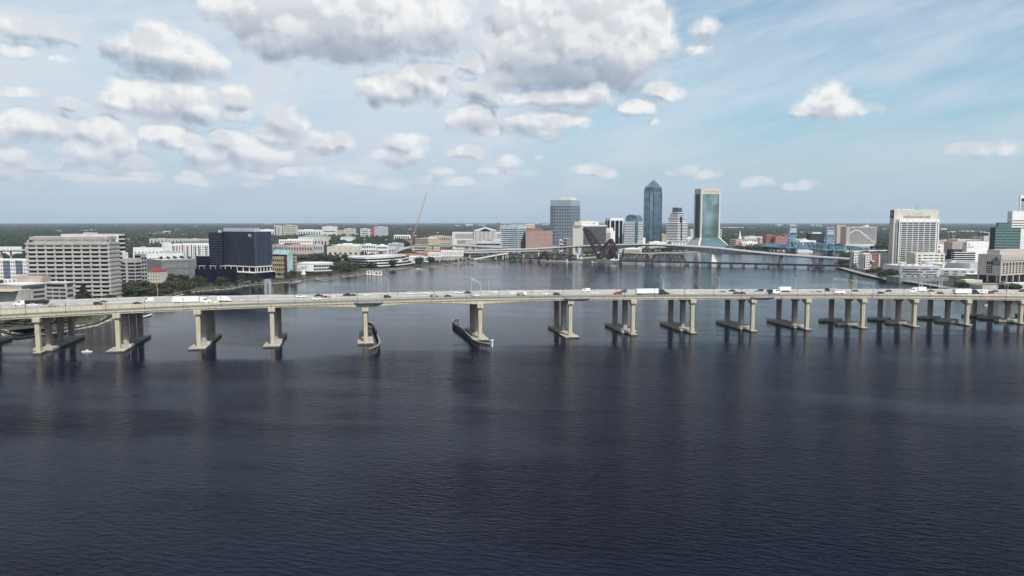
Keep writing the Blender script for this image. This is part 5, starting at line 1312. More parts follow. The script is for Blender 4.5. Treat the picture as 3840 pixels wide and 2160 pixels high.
MB().prism([(p[0]-c[0], (p[1]-c[1])) for p in front + back], hz_ + .01, hz_ + .8).build('roof', M_roof, r)
x_, y_ = G(1494, 998, 2); r = thing('portal', 'white square portal at the right end of the curved banded office', 'structure', (x_, y_, 2))
MB().box(-6, 0, 0, -4, 3, 8).box(2, 0, 0, 4, 3, 8).box(-6, 0, 8.01, 6, 3, 10).build('frame', M_white, r); MB().box(-3.9, 1, 0, 1.9, 2, 7).build('door', M_glass, r)
# --- hotel with orange roofs
b = Bld('riverfront_hotel', 'white riverfront hotel with many small windows and an orange roof edge', 1655, 1655, 1738, 1360, 86, 941, wL=34)
b.core(M_white, 9, roof=M_roof); b.grid('R', 13, 5, 11, b.h - 1, M_glass, .42, .5); b.tbox(.05, .95, .05, .3, b.h + .92, b.h + 2.6, M_orange, 'tile_roof')
b.grid('L', 1, 1, 0, 0, M_glass) if False else None
mb = MB()
for j in range(20): b.fb(mb, 'R', b.wR * j / 20, b.wR * j / 20 + .7, 0, 9, -3, -.4)
b.part('ground_columns', mb, M_offw); b.done()
b = Bld('riverfront_hotel', 'middle white wing of the riverfront hotel on dark ground floor arches', 1606, 1606, 1655, 1345, 86, 948, wL=34)
b.core(M_white, 8); b.grid('R', 8, 4, 10, b.h - 1, M_glass, .42, .5); b.tbox(-.3, 1, .1, .8, b.h + .92, b.h + 3.6, M_orange, 'tile_roof')
mb = MB()
for j in range(13): b.fb(mb, 'R', b.wR * j / 13, b.wR * j / 13 + .7, 0, 8, -3, -.4)
b.part('ground_columns', mb, M_offw); b.done()
b = Bld('riverfront_hotel', 'lower white stepped wing of the hotel under a long orange roof', 1534, 1534, 1606, 1335, 86, 964, wL=34)
b.core(M_white, 0); b.grid('R', 12, 2, 1, b.h, M_glass, .42, .5); b.done()
b = Bld('long_hall', 'very long orange brick roofed hall behind the curved banded office', 1404, 1404, 1606, 1400, 88, 955, wL=26)
b.core(M_orange, roof=mat('worn_orange_roof', (.34, .20, .145), .9, var=.3)); b.bands('R', 1, 2, b.h, M_glass2, .3); b.done()
# --- garage and yellow flats
b = Bld('parking_garage', 'concrete parking garage with open dark decks left of the crane foot', 1546, 1600, 1606, 1560, 5, 925)
b.core(M_concrete); b.bands('L', 3, 3, b.h, M_glass, .4, .12, .96); b.done()  # dark bands paint the shade inside the open decks, no glazing there
b = Bld('apartment_block', 'long cream yellow apartment building right of the crane', 1556, 1607, 1650, 1750, 50, 896)
b.core(mat('yellow_render', (.50, .43, .31), .85)); b.grid('L', 8, 6, 1, b.h, M_glass2, .4, .4); b.grid('R', 8, 6, 1, b.h, M_glass2, .4, .4); b.tbox(.1, .9, .1, .5, b.h, b.h + 3, M_cream, 'attic'); b.done()
# --- mid rise rows
def row(name, label, u0, u1, D, v, m, nc, nr, a=5, mg=M_glass2, pent=True, fw=.45, fh=.45, side=5, roof=M_roofw, cat='building'):
    if u1 > 2090: b = Bld(name, label, u0, u0, u1, D, 90 - a, v, cat=cat, wL=22); fc = 'R'
    else: b = Bld(name, label, u0, u1, u1 + side, D, a, v, cat=cat); fc = 'L'
    b.core(m, roof=roof); b.grid(fc, nc, nr, .5, b.h - .3, mg, fw, fh)
    if pent: b.tbox(.3, .62, .35, .75, b.h, b.h + 2.6, m, 'plant_room')
    b.done(); return b
row('apartment_block', 'white row of apartments right of the dark tower with a grey stair stack', 1046, 1170, 1850, 900, M_white, 13, 3)
row('shop_row', 'low dark red fronted row below the white row of apartments', 1065, 1120, 1600, 913.5, M_red, 6, 1, pent=False)
row('apartment_block', 'beige and grey low apartment row right of the dark tower', 1022, 1064, 1450, 919, M_grey, 5, 2)
row('apartment_block', 'cream low apartment row with white bays beyond the teal gable building', 1068, 1174, 1460, 921, M_rose, 10, 2)
row('apartment_block', 'small grey apartment row at the end of the cream row', 1175, 1210, 1480, 918, M_lgrey, 4, 2)
row('low_building', 'cream low hall with a stepped right part left of the white warehouse', 1177, 1228, 1950, 892, M_cream, 4, 1, roof=M_tan)
row('warehouse', 'long cream warehouse wall with a white upper row among the trees', 1226, 1346, 1400, 926, M_cream, 6, 1, fh=.15)
row('apartment_block', 'white flat roofed building behind the cream warehouse', 1264, 1350, 1560, 917, M_white, 8, 1)
row('apartment_block', 'white framed modern block right of the cell tower', 1356, 1410, 1500, 918, M_white, 6, 3, fw=.6, fh=.5)
row('apartment_block', 'second white framed modern block, grey centred, right of the first', 1414, 1452, 1500, 921, M_white, 5, 3, fw=.7, fh=.45)
row('apartment_block', 'pale grey apartment block left of the garage ramps', 1456, 1510, 1700, 914, M_lgrey, 7, 3)
row('pavilion', 'low pale building with a teal roof in front of the grey apartments', 1457, 1486, 1480, 925, M_lgrey, 3, 1, roof=M_teal, pent=False)
row('low_building', 'white building with tall dark slots on the horizon wood left of the crane', 1477, 1536, 2700, 882, M_white, 7, 1, fw=.6, fh=.7, pent=False)
row('office_building', 'far off big grey windowless box in the middle left distance', 1209, 1262, 3600, 850, M_offw, 1, 1, fw=.9, fh=.08)
row('office_building', 'far off striped white office in the middle left distance', 1351, 1384, 3300, 859, M_white, 1, 5, fw=.94, fh=.45, mg=M_glass)
b = row('office_building', 'far off grey gridded slab with a crimson end wall', 1404, 1451, 3300, 851, M_lgrey, 12, 8, mg=M_grey, fw=.6, fh=.6)
b.panel('L', -.2, -.01, 0, b.h, mat('crimson_panel', (.5, .05, .09), .6), 3)
row('apartment_block', 'far off cream stepped apartments between two grey blocks', 1290, 1330, 3700, 858, M_cream, 8, 4, fw=.4)
row('apartment_block', 'far off lower cream block left of the stepped apartments', 1268, 1291, 3650, 864, M_cream, 4, 3, fw=.4, pent=False)
row('hospital', 'far off large cream hospital with horizontal strips', 1061, 1112, 3600, 846, M_cream, 1, 6, fw=.95, fh=.3)
row('hospital', 'far off narrow pale hospital tower at the left of the cluster', 1028, 1037, 3550, 845, M_lgrey, 1, 1, fw=.4, fh=.8, pent=False)
row('hospital', 'far off second pale hospital tower of the cluster', 1040, 1053, 3500, 847, M_offw, 2, 1, fw=.4, fh=.8, pent=False)
row('hospital', 'far off low white wing right of the cream hospital', 1115, 1205, 3700, 862, M_white, 9, 1)
row('hospital', 'far off low white wing left of the cream hospital', 975, 1030, 3600, 861, M_white, 6, 1)
def hiproof(u0, u1, D, ve, vr, label, m=M_teal, dep=60):
    gable('arena_hall', label, u0, u1, D, ve, vr, M_offw, m, dep, 0, 0, hip=1.6, cat='hall')
M_sage = mat('sage_green_roof', (.16, .23, .18), .8)
hiproof(1118, 1223, 2500, 888, 876, 'wide sage green hipped roof hall among the trees', M_sage)
hiproof(1276, 1325, 2550, 889, 880, 'smaller sage green roofed hall right of the wide one', M_sage, 40)
# tall mast
x_, y_ = xat(1367, 1330, 20), 1330; r = thing('cell_tower', 'tall slim cell tower behind the curved banded office', 'mast', (x_, y_, 2))
hgt = zat(876, 1330); MB().cyl((0, 0, 0), (0, 0, hgt), .7, .3, 8).build('mast', M_grey, r)
for z in (hgt - 3, hgt - 8, hgt - 13): MB().cyl((0, 0, z), (0, 0, z + 1.4), 1.9, 1.9, 8).build('antenna_ring', M_grey, r)
# crane
p0 = Vector(W3(1540, 943, 1620)); p1 = Vector(W3(1545, 899, 1620)); p2 = Vector(W3(1600, 725, 1640)); r = thing('construction_crane', 'tall rust orange lattice crane with a leaning jib over the city', 'crane', (p0.x, p0.y, 2))
o_ = Vector((p0.x, p0.y, 2))
lattice(MB(), (0, 0, 6), p1 - o_, 3.2, 3.2, 6, .6).build('tower', M_crane, r)
lattice(MB(), p1 - o_, p2 - o_, 2.0, 2.0, 30, .3).build('jib', M_crane, r)
MB().box(-4, -3, 0, 5, 3, 6).build('base', M_grey, r); q_ = p1 - o_; MB().box(q_.x - 6, -2, q_.z - 6, q_.x - 1.6, 2, q_.z - 2).build('cab', M_crane, r)
MB().bar(q_ + Vector((-12, 0, 2)), q_ + Vector((0, 0, -5)), .8).bar(q_ + Vector((-14, 0, -1)), q_ + Vector((0, 0, -7)), .8).build('counter_jib', M_crane, r)
# --- courthouse
b = Bld('courthouse', 'wide pale courthouse with tall slots and a central pediment', 1696, 1696, 1880, 1950, 88, 872, wL=50)
b.core(M_offw, roof=M_roof)
b.grid('R', 22, 1, b.h * .62, b.h * .95, M_glass, .4, .9, .06, .43, 'tall_window'); b.grid('R', 14, 1, b.h * .28, b.h * .56, M_glass, .5, .9, .1, .43, 'tall_window'); b.grid('R', 9, 1, b.h * .05, b.h * .22, M_glass, .5, .7, .06, .43)
b.grid('R', 4, 1, b.h * .62, b.h * .95, M_glass, .4, .9, .9, .99, 'tall_window')
cx0, cx1 = .46, .885
zc = zat(866, 1946) - 2
b.part('central_block', MB().box(b.wR * cx0, -4, 0, b.wR * cx1, 30, zc), M_offw)
b.part('portico_glass', MB().box(b.wR * .615, -4.4, b.h * .12, b.wR * .76, -4.01, zc + 1), M_glassb)
mb = MB()
for j in range(17): xx = b.wR * (cx0 + (cx1 - cx0) * j / 16); mb.box(xx - .9, -5.4, b.h * .18, xx + .9, -4, zc - 1)
b.part('pilasters', mb, M_white)
mb = MB()
for j in range(16):
    if 6 <= j <= 10: continue
    xx = b.wR * (cx0 + (cx1 - cx0) * (j + .5) / 16); mb.box(xx - 1.1, -4.5, b.h * .2, xx + 1.1, -3.9, zc - 2)
b.part('slots', mb, M_glass)
zp = zat(851.5, 1946) - 2; xm = b.wR * (cx0 + cx1) / 2
b.part('pediment', MB().extry([(b.wR * cx0 - 3, zc), (b.wR * cx1 + 3, zc), (b.wR * cx1 + 3, zc + 1.5), (xm, zp), (b.wR * cx0 - 3, zc + 1.5)], -5.5, 32), M_offw)
b.part('pediment_glass', MB().extry([(xm - 13, zc - 1), (xm + 13, zc - 1), (xm + 13, zc + 1), (xm, zp - 3.5), (xm - 13, zc + 1)], -5.9, -5.51), M_glassb); b.done()
b = row('small_courthouse', 'low pale building with a small dark pediment in front of the courthouse', 1812, 1876, 1800, 904, M_cream, 6, 1)
b.part('pediment', MB().extr([(b.wL * .4, b.h), (b.wL * .85, b.h), (b.wL * .62, b.h + 6)], -.5, 5), M_grey)
row('office_building', 'low banded parking building under the small pediment', 1782, 1880, 1700, 910, M_lgrey, 1, 3, mg=M_glass, fw=.95, fh=.4)
row('concrete_hall', 'grey low block left of the courthouse foot', 1744, 1800, 1720, 908, M_concrete, 3, 1, fh=.2)
row('apartment_block', 'dark roofed low building at the left end of the courthouse', 1610, 1690, 2100, 886, M_rose, 9, 2, roof=M_dgrey)
b = Bld('office_building', 'pinkish old office with white quoins behind the grey banded office', 1864, 1875, 1917, 2250, 70, 838)
b.core(M_rose); b.grid('R', 7, 9, 4, b.h - 5, M_glass2, .4, .4); b.tbox(-.02, 1.02, -.1, 1.02, b.h - .5, b.h + 1.5, M_cream, 'cornice'); b.done()
# --- grey banded office + brick office
b = Bld('office_building', 'blue grey office with even dark bands left of the pink brick one', 1879, 1944, 1972, 1700, 28, 848)
b.core(mat('bluish_panel', (.42, .49, .53), .6)); b.bands('L', 11, 6, b.h - 5, M_glassb, .26, 0, .97); b.bands('R', 11, 6, b.h - 5, M_glassb, .26, .03, .97); b.panel('L', .965, 1.0, 0, b.h, M_lgrey, .4, 'corner_pier'); b.tbox(.1, .9, .1, .9, b.h + .9, b.h + 3.4, M_lgrey, 'plant_room'); b.grid('L', 1, 1, 0, 5, M_glassb, .18, .8); b.done()
b = Bld('office_building', 'pink brick office block with fine horizontal lines and a brown attic', 1972, 1972, 2072, 1690, 87, 868, wL=40)
b.core(M_pink); b.slabs(['R'], 26, 3, b.h, mat('brown_line', (.27, .15, .12), .8), .22, .15, 'brick_courses'); b.tbox(.05, .62, .1, .8, b.h + .9, b.h + 7.5, mat('brown_attic', (.24, .12, .095), .85), 'attic'); b.bands('R', 1, 0, 4, M_glass, .6, .02, .98); b.done()
b = Bld('office_building', 'cream art deco style building peeking above the pink brick office', 1967, 1967, 2006, 2300, 86, 843, wL=20)
b.core(M_cream); b.grid('R', 6, 6, 20, b.h, M_glass2, .4, .5); b.tbox(.15, .85, .1, .9, b.h, b.h + 3, M_cream, 'attic'); b.done()
# --- tall banded tower
b = Bld('office_tower', 'tall tower with alternating white and slate bands left of the white letter topped office', 2063, 2140, 2175, 1950, 28, 751)
M_slate = mat('slate_panel', (.30, .355, .40), .6, var=.06)
b.core(M_slate); nb_ = 27; zt_ = b.h - 14
b.bands('L', nb_, 10, zt_, M_glassb, .46); b.bands('R', nb_, 10, zt_, M_glass2, .5)
b.fins('L', 8, b.h - 13, b.h, M_grey, .5, .25, .25, .97, 'crown_ribs')
for k in range(6): b.panel('L', .27 + k * .125, .27 + k * .125 + .05, 10, zt_, mat('white_glazed_panel', (.50, .56, .62), .4), .2, 'bright_bay')
b.tbox(.2, .8, .1, .6, b.h + .9, b.h + 8.5, M_offw, 'penthouse'); b.tbox(.3, .35, .3, .34, b.h + 8.6, b.h + 15, M_ltsteel, 'antenna'); b.done()
# --- white and glass office with bracketed letters
b = Bld('office_building', 'cream walled office with a finned dark front and bracketed letters on its roof', 2148, 2187, 2273, 1600, 36, 846)
b.core(mat('warm_white_stone', (.80, .75, .68), .8, var=.04)); b.panel('R', .0, .985, 6, b.h - 2.2, M_glassb, .25, 'curtain_wall'); b.fins('R', 22, 5, b.h - 2, M_lgrey, .45, .6, 0, .985); b.slabs(['R'], 1, b.h - 2.3, b.h - 1.2, M_cream, 1, .7, 'head_beam')
mws = MATS['warm_white_stone']
b.part('rooftop_storey', MB().box(-.02 * b.wR, b.wL * .15, b.h + .01, b.wR * .72, b.wL * .8, b.h + 8.5), mws)
mb = MB(); rs = random.Random(3)
for j in range(9): xx = b.wR * (.03 + .07 * j); mb.box(xx, b.wL * .3, b.h + 8.5, xx + 2.5, b.wL * .5, b.h + 9.6 + rs.random() * 1.2)
b.part('rooftop_units', mb, M_offw)
o_ = MB(); M_ = Matrix.Identity(4); M_.col[0] = (1, 0, 0, 0); M_.col[1] = (0, 0, 1, 0); M_.col[2] = (0, -1, 0, 0); M_.col[3] = (b.wR * .52, b.wL * .15 - .15, b.h + 4.3, 1)
text_obj('CSX', 4.6, M_glass, b.r, M_, 'logo_letters', .08, bold=.06)
cx_ = b.wR * .52; yb = b.wL * .15
for s in (-1, 1): b.part('logo_bracket', MB().box(cx_ + s * 6.8, yb - .3, b.h + 1.2, cx_ + s * 7.3, yb - .05, b.h + 7.4).box(cx_ + s * 5.9, yb - .3, b.h + 1.2, cx_ + s * 6.8, yb - .05, b.h + 1.6).box(cx_ + s * 5.9, yb - .3, b.h + 7.0, cx_ + s * 6.8, yb - .05, b.h + 7.4), M_tan)
b.part('small_sign', MB().box(b.wR * .2, yb - .25, b.h + 3.9, b.wR * .36, yb - .05, b.h + 4.5), M_grey)
b.done()
b = Bld('annex', 'low cream annex with a red mural left of the letter topped office', 2112, 2125, 2149, 1640, 60, 895)
b.core(mws); b.panel('R', .3, .98, 3, 14, mat('red_mural', (.45, .12, .16), .7, var=.6, scale=.3, col2=(.75, .6, .58)), .15, 'mural'); b.bands('L', 5, 2, b.h, M_glass2, .5); b.done()
row('low_building', 'small white steel block at the foot of the tall banded tower', 2098, 2112, 1640, 901, M_lgrey, 1, 4, fw=.8)
# --- behind it
b = Bld('office_tower', 'dark glass tower in a white column frame behind the cream walled office', 2269, 2288, 2336, 1850, 62, 818)
b.core(M_glassb, 0, b.h - 6); b.part('white_cap', MB().box(-.6, -.6, b.h - 6, b.wR + .6, b.wL + .6, b.h), M_white)
mb = MB()
for j in range(4): b.fb(mb, 'R', b.wR * j / 3 - (1.8 if j == 3 else 0), b.wR * j / 3 + 1.8 - (1.8 if j == 3 else 0), 0, b.h - 6, 0, .7)
for j in range(3): b.fb(mb, 'L', b.wL * j / 2.2, b.wL * j / 2.2 + 1.6, 0, b.h - 6, 0, .7)
b.part('white_frame', mb, M_white); b.done()
b = Bld('office_building', 'white stepped building with dark slots right of the cream walled office', 2271, 2290, 2306, 1720, 30, 868)
b.core(mws); b.bands('L', 14, 2, b.h - 3, M_brick, .4, .1, .9); b.tbox(.1, .9, .3, .95, b.h, b.h + 8, mws, 'stepped_top'); b.done()
# --- domed glass tower
b = Bld('office_tower', 'banded white tower with a rounded green glass dome top', 2340, 2388, 2412, 1780, 25, 833)
b.core(M_white); b.bands('L', 17, 2, b.h, M_glassblue2, .42, .0, .86); b.bands('R', 17, 2, b.h, M_glassblue2, .42, .2, .95); b.panel('L', .86, 1.0, 0, b.h + 2, M_glassblue, .4, 'glass_corner'); b.panel('R', 0, .18, 0, b.h + 2, M_glassblue, .4, 'glass_corner')
hd = zat(805, 1790) - zat(833, 1790)
b.part('dome_base', MB().box(b.wR * .04, b.wL * .04, b.h + .9, b.wR * .96, b.wL * .92, b.h + hd * .5), M_glassblue)
prof = [(b.wL * .06, b.h + hd * .5)] + [(b.wL * .5 + b.wL * .42 * math.cos(t), b.h + hd * .5 + hd * .5 * math.sin(t)) for t in [math.pi * i / 10 for i in range(10, -1, -1)]] + [(b.wL * .92, b.h + hd * .5)]
b.part('dome', MB().extr(prof, b.wR * .06, b.wR * .94), M_glassblue2)
b.part('round_window', MB().cyl((b.wR * .02, b.wL * .52, b.h + hd * .45), (b.wR * .055, b.wL * .52, b.h + hd * .45), hd * .3, hd * .3, 20), M_glassblue); b.done()
# --- tallest tower
b = Bld('office_tower', 'tallest blue glass tower with a faceted pyramid roof', 2409, 2442, 2487, 2030, 38, 702)
w_, d_ = b.wR, b.wL; ch = 7.0
def octo(i, g=0): return [(i + ch - g, i), (w_ - i - ch, i), (w_ - i, i + ch), (w_ - i, d_ - i - ch), (w_ - i - ch, d_ - i), (i + ch, d_ - i), (i, d_ - i - ch), (i, i + ch)]
b.part('glass_shaft', MB().prism(octo(0), 0, b.h * .93), M_glassblue)
b.part('upper_shaft', MB().prism(octo(1.2), b.h * .93, b.h), M_glassblue2)
mb = MB(); mb2 = MB()
for k in range(31):
    z = 8 + (b.h * .92 - 8) * k / 31
    b.fb(mb, 'R', ch + 3, w_ - ch - 3, z, z + 2.4, 0, .15)
    b.fb(mb2, 'L', ch + 3, d_ - ch - 3, z, z + 2.0, 0, .15)
b.part('floor_bands', mb, M_glassblue2); b.part('floor_bands', mb2, M_glassblue2)
for (fc, f0, f1) in (('R', .15, .19), ('R', .80, .84), ('L', .16, .2), ('L', .78, .82)): b.panel(fc, f0, f1, 5, b.h * .97, M_glassb, .35, 'dark_reveal')
zr = zat(672.5, 2045) - 2
i1 = w_ * .27
b.part('pyramid_roof', MB().prism(octo(1.0), b.h, b.h + (zr - b.h) * .62, [(w_/2 + (p[0]-w_/2)*.42, d_/2 + (p[1]-d_/2)*.42) for p in octo(0)]).prism([(w_/2 + (p[0]-w_/2)*.42, d_/2 + (p[1]-d_/2)*.42) for p in octo(0)], b.h + (zr - b.h) * .62, zr, [(w_/2 + (p[0]-w_/2)*.02, d_/2 + (p[1]-d_/2)*.02) for p in octo(0)]), M_glassblue)
b.done()
row('office_building', 'small yellow and red old building between the two towers', 2483, 2497, 2250, 880, mat('yellow_render', (.50, .43, .31)), 3, 4, side=3)
# --- stepped tower
b = Bld('office_tower', 'white and dark banded tower stepping in towards a small boxed crown', 2498, 2540, 2577, 1850, 45, 862)
hs = [zat(v, 1850) - 2 for v in (862, 836, 812, 799, 793)]; hs = [0, zat(836, 1850) - 2, zat(813, 1850) - 2, zat(800, 1850) - 2, zat(793, 1850) - 2]
ins = [0, .09, .17, .25]
for k in range(4):
    i0 = ins[k]; x0, x1, y0, y1 = b.wR * i0, b.wR * (1 - i0), b.wL * i0, b.wL * (1 - i0)
    b.part('wall', MB().box(x0, y0, hs[k], x1, y1, hs[k+1]), M_glassb)
    mb = MB(); z = hs[k] + 1.2
    while z < hs[k+1] + .1:
        mb.box(x0 - .5, y0 - .5, z, x1 + .5, y1 + .5, min(z + 1.9, hs[k+1] + .7)); z += 3.9
    b.part('white_bands', mb, M_white)
b.part('glass_corner', MB().box(b.wR * .30, -.75, 0, b.wR * .42, b.wR * .2, hs[2]), M_glassb)
zq = zat(779, 1850) - 2; b.part('boxed_crown', MB().box(b.wR * .28, b.wL * .28, hs[4], b.wR * .74, b.wL * .74, zq), M_glassblue2)
b.part('crown_frame', MB().box(b.wR * .27, b.wL * .27, zq, b.wR * .75, b.wL * .75, zq + 1.2), M_slate)
b.part('base', MB().box(-3, -3, 0, b.wR + 3, b.wL + 3, 16), M_grey); b.done()
# --- flared mirror tower
b = Bld('office_tower', 'tan framed mirror glass tower flaring out at its base', 2605, 2628, 2698, 1925, 68, 727)
w_, d_ = b.wR, b.wL; zf = zat(891, 1925) - 2; zcap = b.h; ztop = zat(707, 1925) - 2; fl_ = 25.0
M_tanf = mat('tan_concrete_frame', (.56, .53, .49), .85, var=.06)
b.part('glass_front', MB()._add([(3, -.0, zf), (w_ - 3, 0, zf), (w_ - 3, 0, zcap), (3, 0, zcap), (3, 2, zf), (w_ - 3, 2, zf), (w_ - 3, 2, zcap), (3, 2, zcap)], [(0,1,2,3),(4,7,6,5),(0,4,5,1),(3,2,6,7),(1,5,6,2),(0,3,7,4)]), M_glassteal)
b.part('glass_side', MB().box(0, 3, zf, 2, d_ - 3, zcap), M_glass); b.part('core', MB().box(2.01, 2.01, 0, w_ - .5, d_ - .5, zcap), M_grey)
b.part('crown', MB().box(-1, -1, zcap, w_ + 1, d_ + 1, ztop), M_tanf)
b.part('crown_side', MB().box(-1.3, 2, zcap + 1, -1.01, d_ - 1, ztop - 1), M_rose)
ribs = MB()
def rib(cx0, cy0, dx, dy):
    t = 2.2
    ribs.box(cx0 - t, cy0 - t, zf, cx0 + t, cy0 + t, zcap - .01)
    ribs._add([(cx0 - t, cy0 - t, zf), (cx0 + t, cy0 - t, zf), (cx0 + t, cy0 + t, zf), (cx0 - t, cy0 + t, zf), (cx0 - t + dx, cy0 - t + dy, 0), (cx0 + t + dx, cy0 - t + dy, 0), (cx0 + t + dx, cy0 + t + dy, 0), (cx0 - t + dx, cy0 + t + dy, 0)],
              [(0,1,2,3),(4,7,6,5),(0,4,5,1),(1,5,6,2),(2,6,7,3),(3,7,4,0)])
rib(.8, .8, -fl_, -fl_); rib(w_ - .8, .8, fl_, -fl_); rib(.8, d_ - .8, -fl_, fl_); rib(w_ - .8, d_ - .8, fl_, fl_)
b.part('flared_ribs', ribs, M_tanf)
q4 = lambda a, b_, c_, d__: MB()._add([a, b_, c_, d__], [(0, 1, 2, 3)])
b.part('sloped_glass_front', q4((2, .3, zf), (w_ - 2, .3, zf), (w_ + fl_ - 2, -fl_, 0), (-fl_ + 2, -fl_, 0)), mat('slate_mirror_glass', (.17, .26, .29), .2, .6, .2, .05))
b.part('sloped_glass_side', q4((.3, 2, zf), (.3, d_ - 2, zf), (-fl_, d_ + fl_ - 2, 0), (-fl_, -fl_ + 2, 0)), M_grey)
b.part('rooftop_antennas', MB().box(w_ * .35, d_ * .4, ztop, w_ * .38, d_ * .43, ztop + 5).box(w_ * .42, d_ * .4, ztop, w_ * .47, d_ * .5, ztop + 4).box(w_ * .62, d_ * .4, ztop, w_ * .66, d_ * .5, ztop + 3), M_ltsteel)
o_ = b.text('R', .52, (zcap + ztop) / 2, 'WELLS FARGO', 8.2, M_gold, 1.25, wide=w_ * .84, bold=.03, name='sign_letters'); b.done()
FOOT.append((b.r.location.x, 1925, 70))
row('office_building', 'narrow cream building half hidden left of the flared tower', 2589, 2602, 2150, 862, M_offw, 2, 8, side=2)
row('office_building', 'narrow cream building half hidden right of the flared tower', 2698, 2706, 2150, 860, M_cream, 1, 6, side=2)
row('low_building', 'low white roofed block between the stepped and the flared tower', 2575, 2600, 2080, 892, M_white, 4, 2)
# --- riverside lows
row('concert_hall', 'blank cream hall with a flat roof beside the river below the domed tower', 2384, 2420, 1830, 893, mws, 1, 1, fh=.06, side=15, a=25)
row('terminal', 'long low white terrace building below the tallest tower', 2436, 2500, 1850, 909, M_white, 10, 1, side=3)
row('low_building', 'white cubic building at the foot of the stepped tower', 2503, 2515, 1860, 905, M_white, 2, 2, side=3)
row('low_building', 'grey base building with white square windows under the stepped tower', 2516, 2578, 1835, 905, M_grey, 5, 2, mg=M_white, side=3)
b = Bld('arcade', 'white colonnaded riverside pavilion seen under the pale road bridge', 2344, 2344, 2404, 1705, 88, 931, wL=18)
b.core(M_glass2, 0, b.h - 3, 2); b.part('roof_slab', MB().box(-1, -1, b.h - 3, b.wR + 1, b.wL, b.h), mws)
for j in range(9): b.part('column', MB().box(b.wR * j / 8 - .9, -.4, 0, b.wR * j / 8 + .9, 1.2, b.h - 3.01), mws)
b.done()
b = Bld('arcade', 'grey walled pavilion wing left of the white colonnade', 2296, 2296, 2343, 1720, 88, 934, wL=18); b.core(M_lgrey); b.done()

# --- east of the towers
b = Bld('office_building', 'grey and brick old office with a red front right of the flared tower', 2735, 2758, 2788, 1900, 35, 899)
b.core(mat('grey_render', (.27, .27, .26), .85)); b.panel('R', 0, 1.0, 0, b.h - .5, mat('salmon_brick', (.42, .18, .14), .85), .2, 'brick_front'); b.grid('R', 6, 5, 1, b.h, M_offw, .5, .4); b.grid('L', 5, 5, 1, b.h, M_glass, .7, .3); b.done()
x_, y_ = xat(2774, 2150, 10), 2150; r = thing('church', 'white church spire behind the red fronted office', 'church', (x_, y_, 2))
MB().box(-5, -5, 0, 5, 5, 22).build('tower', M_white, r); MB().cyl((0, 0, 22), (0, 0, 30), 5, 3.4, 8).cyl((0, 0, 30), (0, 0, zat(864, 2150) - 2), 3.2, .2, 8).build('spire', M_white, r)
row('office_building', 'dark red brick hotel with a large dark sign panel left of the lift bridge', 2908, 2953, 1980, 888, M_brick, 7, 5, mg=M_rose, fw=.4)
row('office_building', 'darker red brick building joined left of the brick hotel', 2872, 2907, 2000, 884, M_brick, 5, 5)
row('low_building', 'cream block left of the dark red brick buildings', 2850, 2871, 2050, 893, M_cream, 3, 3)
row('low_building', 'long pale low shed right of the church spire', 2792, 2862, 2300, 888, M_offw, 8, 1, roof=M_tan)
row('low_building', 'white flat roofed market hall behind the pale road bridge', 2795, 2841, 1960, 908, M_white, 5, 1)
row('house', 'small white stepped house right of the red fronted office', 2782, 2794, 1910, 908, M_white, 2, 2, side=3)
row('low_building', 'long low cream row between the lift bridge towers', 2984, 3090, 2350, 897, M_cream, 9, 1, roof=M_tan)
row('low_building', 'low white shed between the lift bridge towers', 3000, 3060, 2150, 903, M_white, 5, 1)
b = Bld('office_building', 'long dark glass office block behind the lift bridge', 3038, 3038, 3092, 2250, 86, 878, wL=25); b.core(M_glassb); b.slabs(['R'], 6, 2, b.h, M_dgrey, .25, .15, 'floor_lines'); b.tbox(.2, .8, .1, .35, b.h, b.h + 6, M_offw, 'plant_room'); b.done()
b = Bld('office_tower', 'rose stone tower with green glass slots behind the right lift tower', 3119, 3119, 3137, 2150, 87, 845, wL=30); b.core(M_rose); b.panel('R', .0, .9, 2, b.h - 6, M_glassgreen, .2, 'glass'); b.fins('R', 6, 2, b.h - 6, M_rose, .8, .35, 0, .9); b.done()
b = Bld('office_tower', 'second rose stone tower with a projecting wall, left of the gridded hotel', 3138, 3138, 3171, 2080, 87, 845, wL=30); b.core(M_rose); b.panel('R', .45, .99, 2, b.h - 8, M_glassgreen, .2, 'glass'); b.fins('R', 7, 2, b.h - 8, M_rose, .8, .35, .45, .98); b.done()
b = Bld('hotel', 'wide rose and white gridded hotel slab above an arcade on the far bank', 3173, 3173, 3287, 1950, 86, 851, wL=30)
z0 = zat(917, 1950) - 2
b.core(M_rose, z0, roof=M_roof); b.panel('R', .12, .97, z0 + 1, b.h - 2, M_offw, .2, 'facade_field')
b.grid('R', 26, 15, z0 + 1, b.h - 2, M_glassgreen, .74, .72, .12, .97, skip=lambda c, r: (r == 12 and 4 <= c <= 9) or (r == 11 and c in (2, 3, 10, 11)) or (r == 10 and c in (0, 1, 11, 12)) or (r < 10 and 12 + (9 - r) * 1.45 <= c <= 13.6 + (9 - r) * 1.45))
b.part('podium', MB().box(-3, -6, 0, b.wR * .9, 10, z0), M_offw)
for j in range(9): b.part('arch', MB().extry([(b.wR * .05 + j * b.wR * .09 + 3.2 * math.cos(t), 3 + 4.5 * math.sin(t)) for t in [math.pi * i / 8 for i in range(9)]] + [(b.wR * .05 + j * b.wR * .09 - 3.2, 0), (b.wR * .05 + j * b.wR * .09 + 3.2, 0)], -6.4, -5.9), M_glass)
b.tbox(.66, .8, .3, .8, b.h, b.h + 4, M_offw, 'plant_room'); b.tbox(.78, .79, .5, .52, b.h + 4, b.h + 14, M_white, 'mast'); b.done()
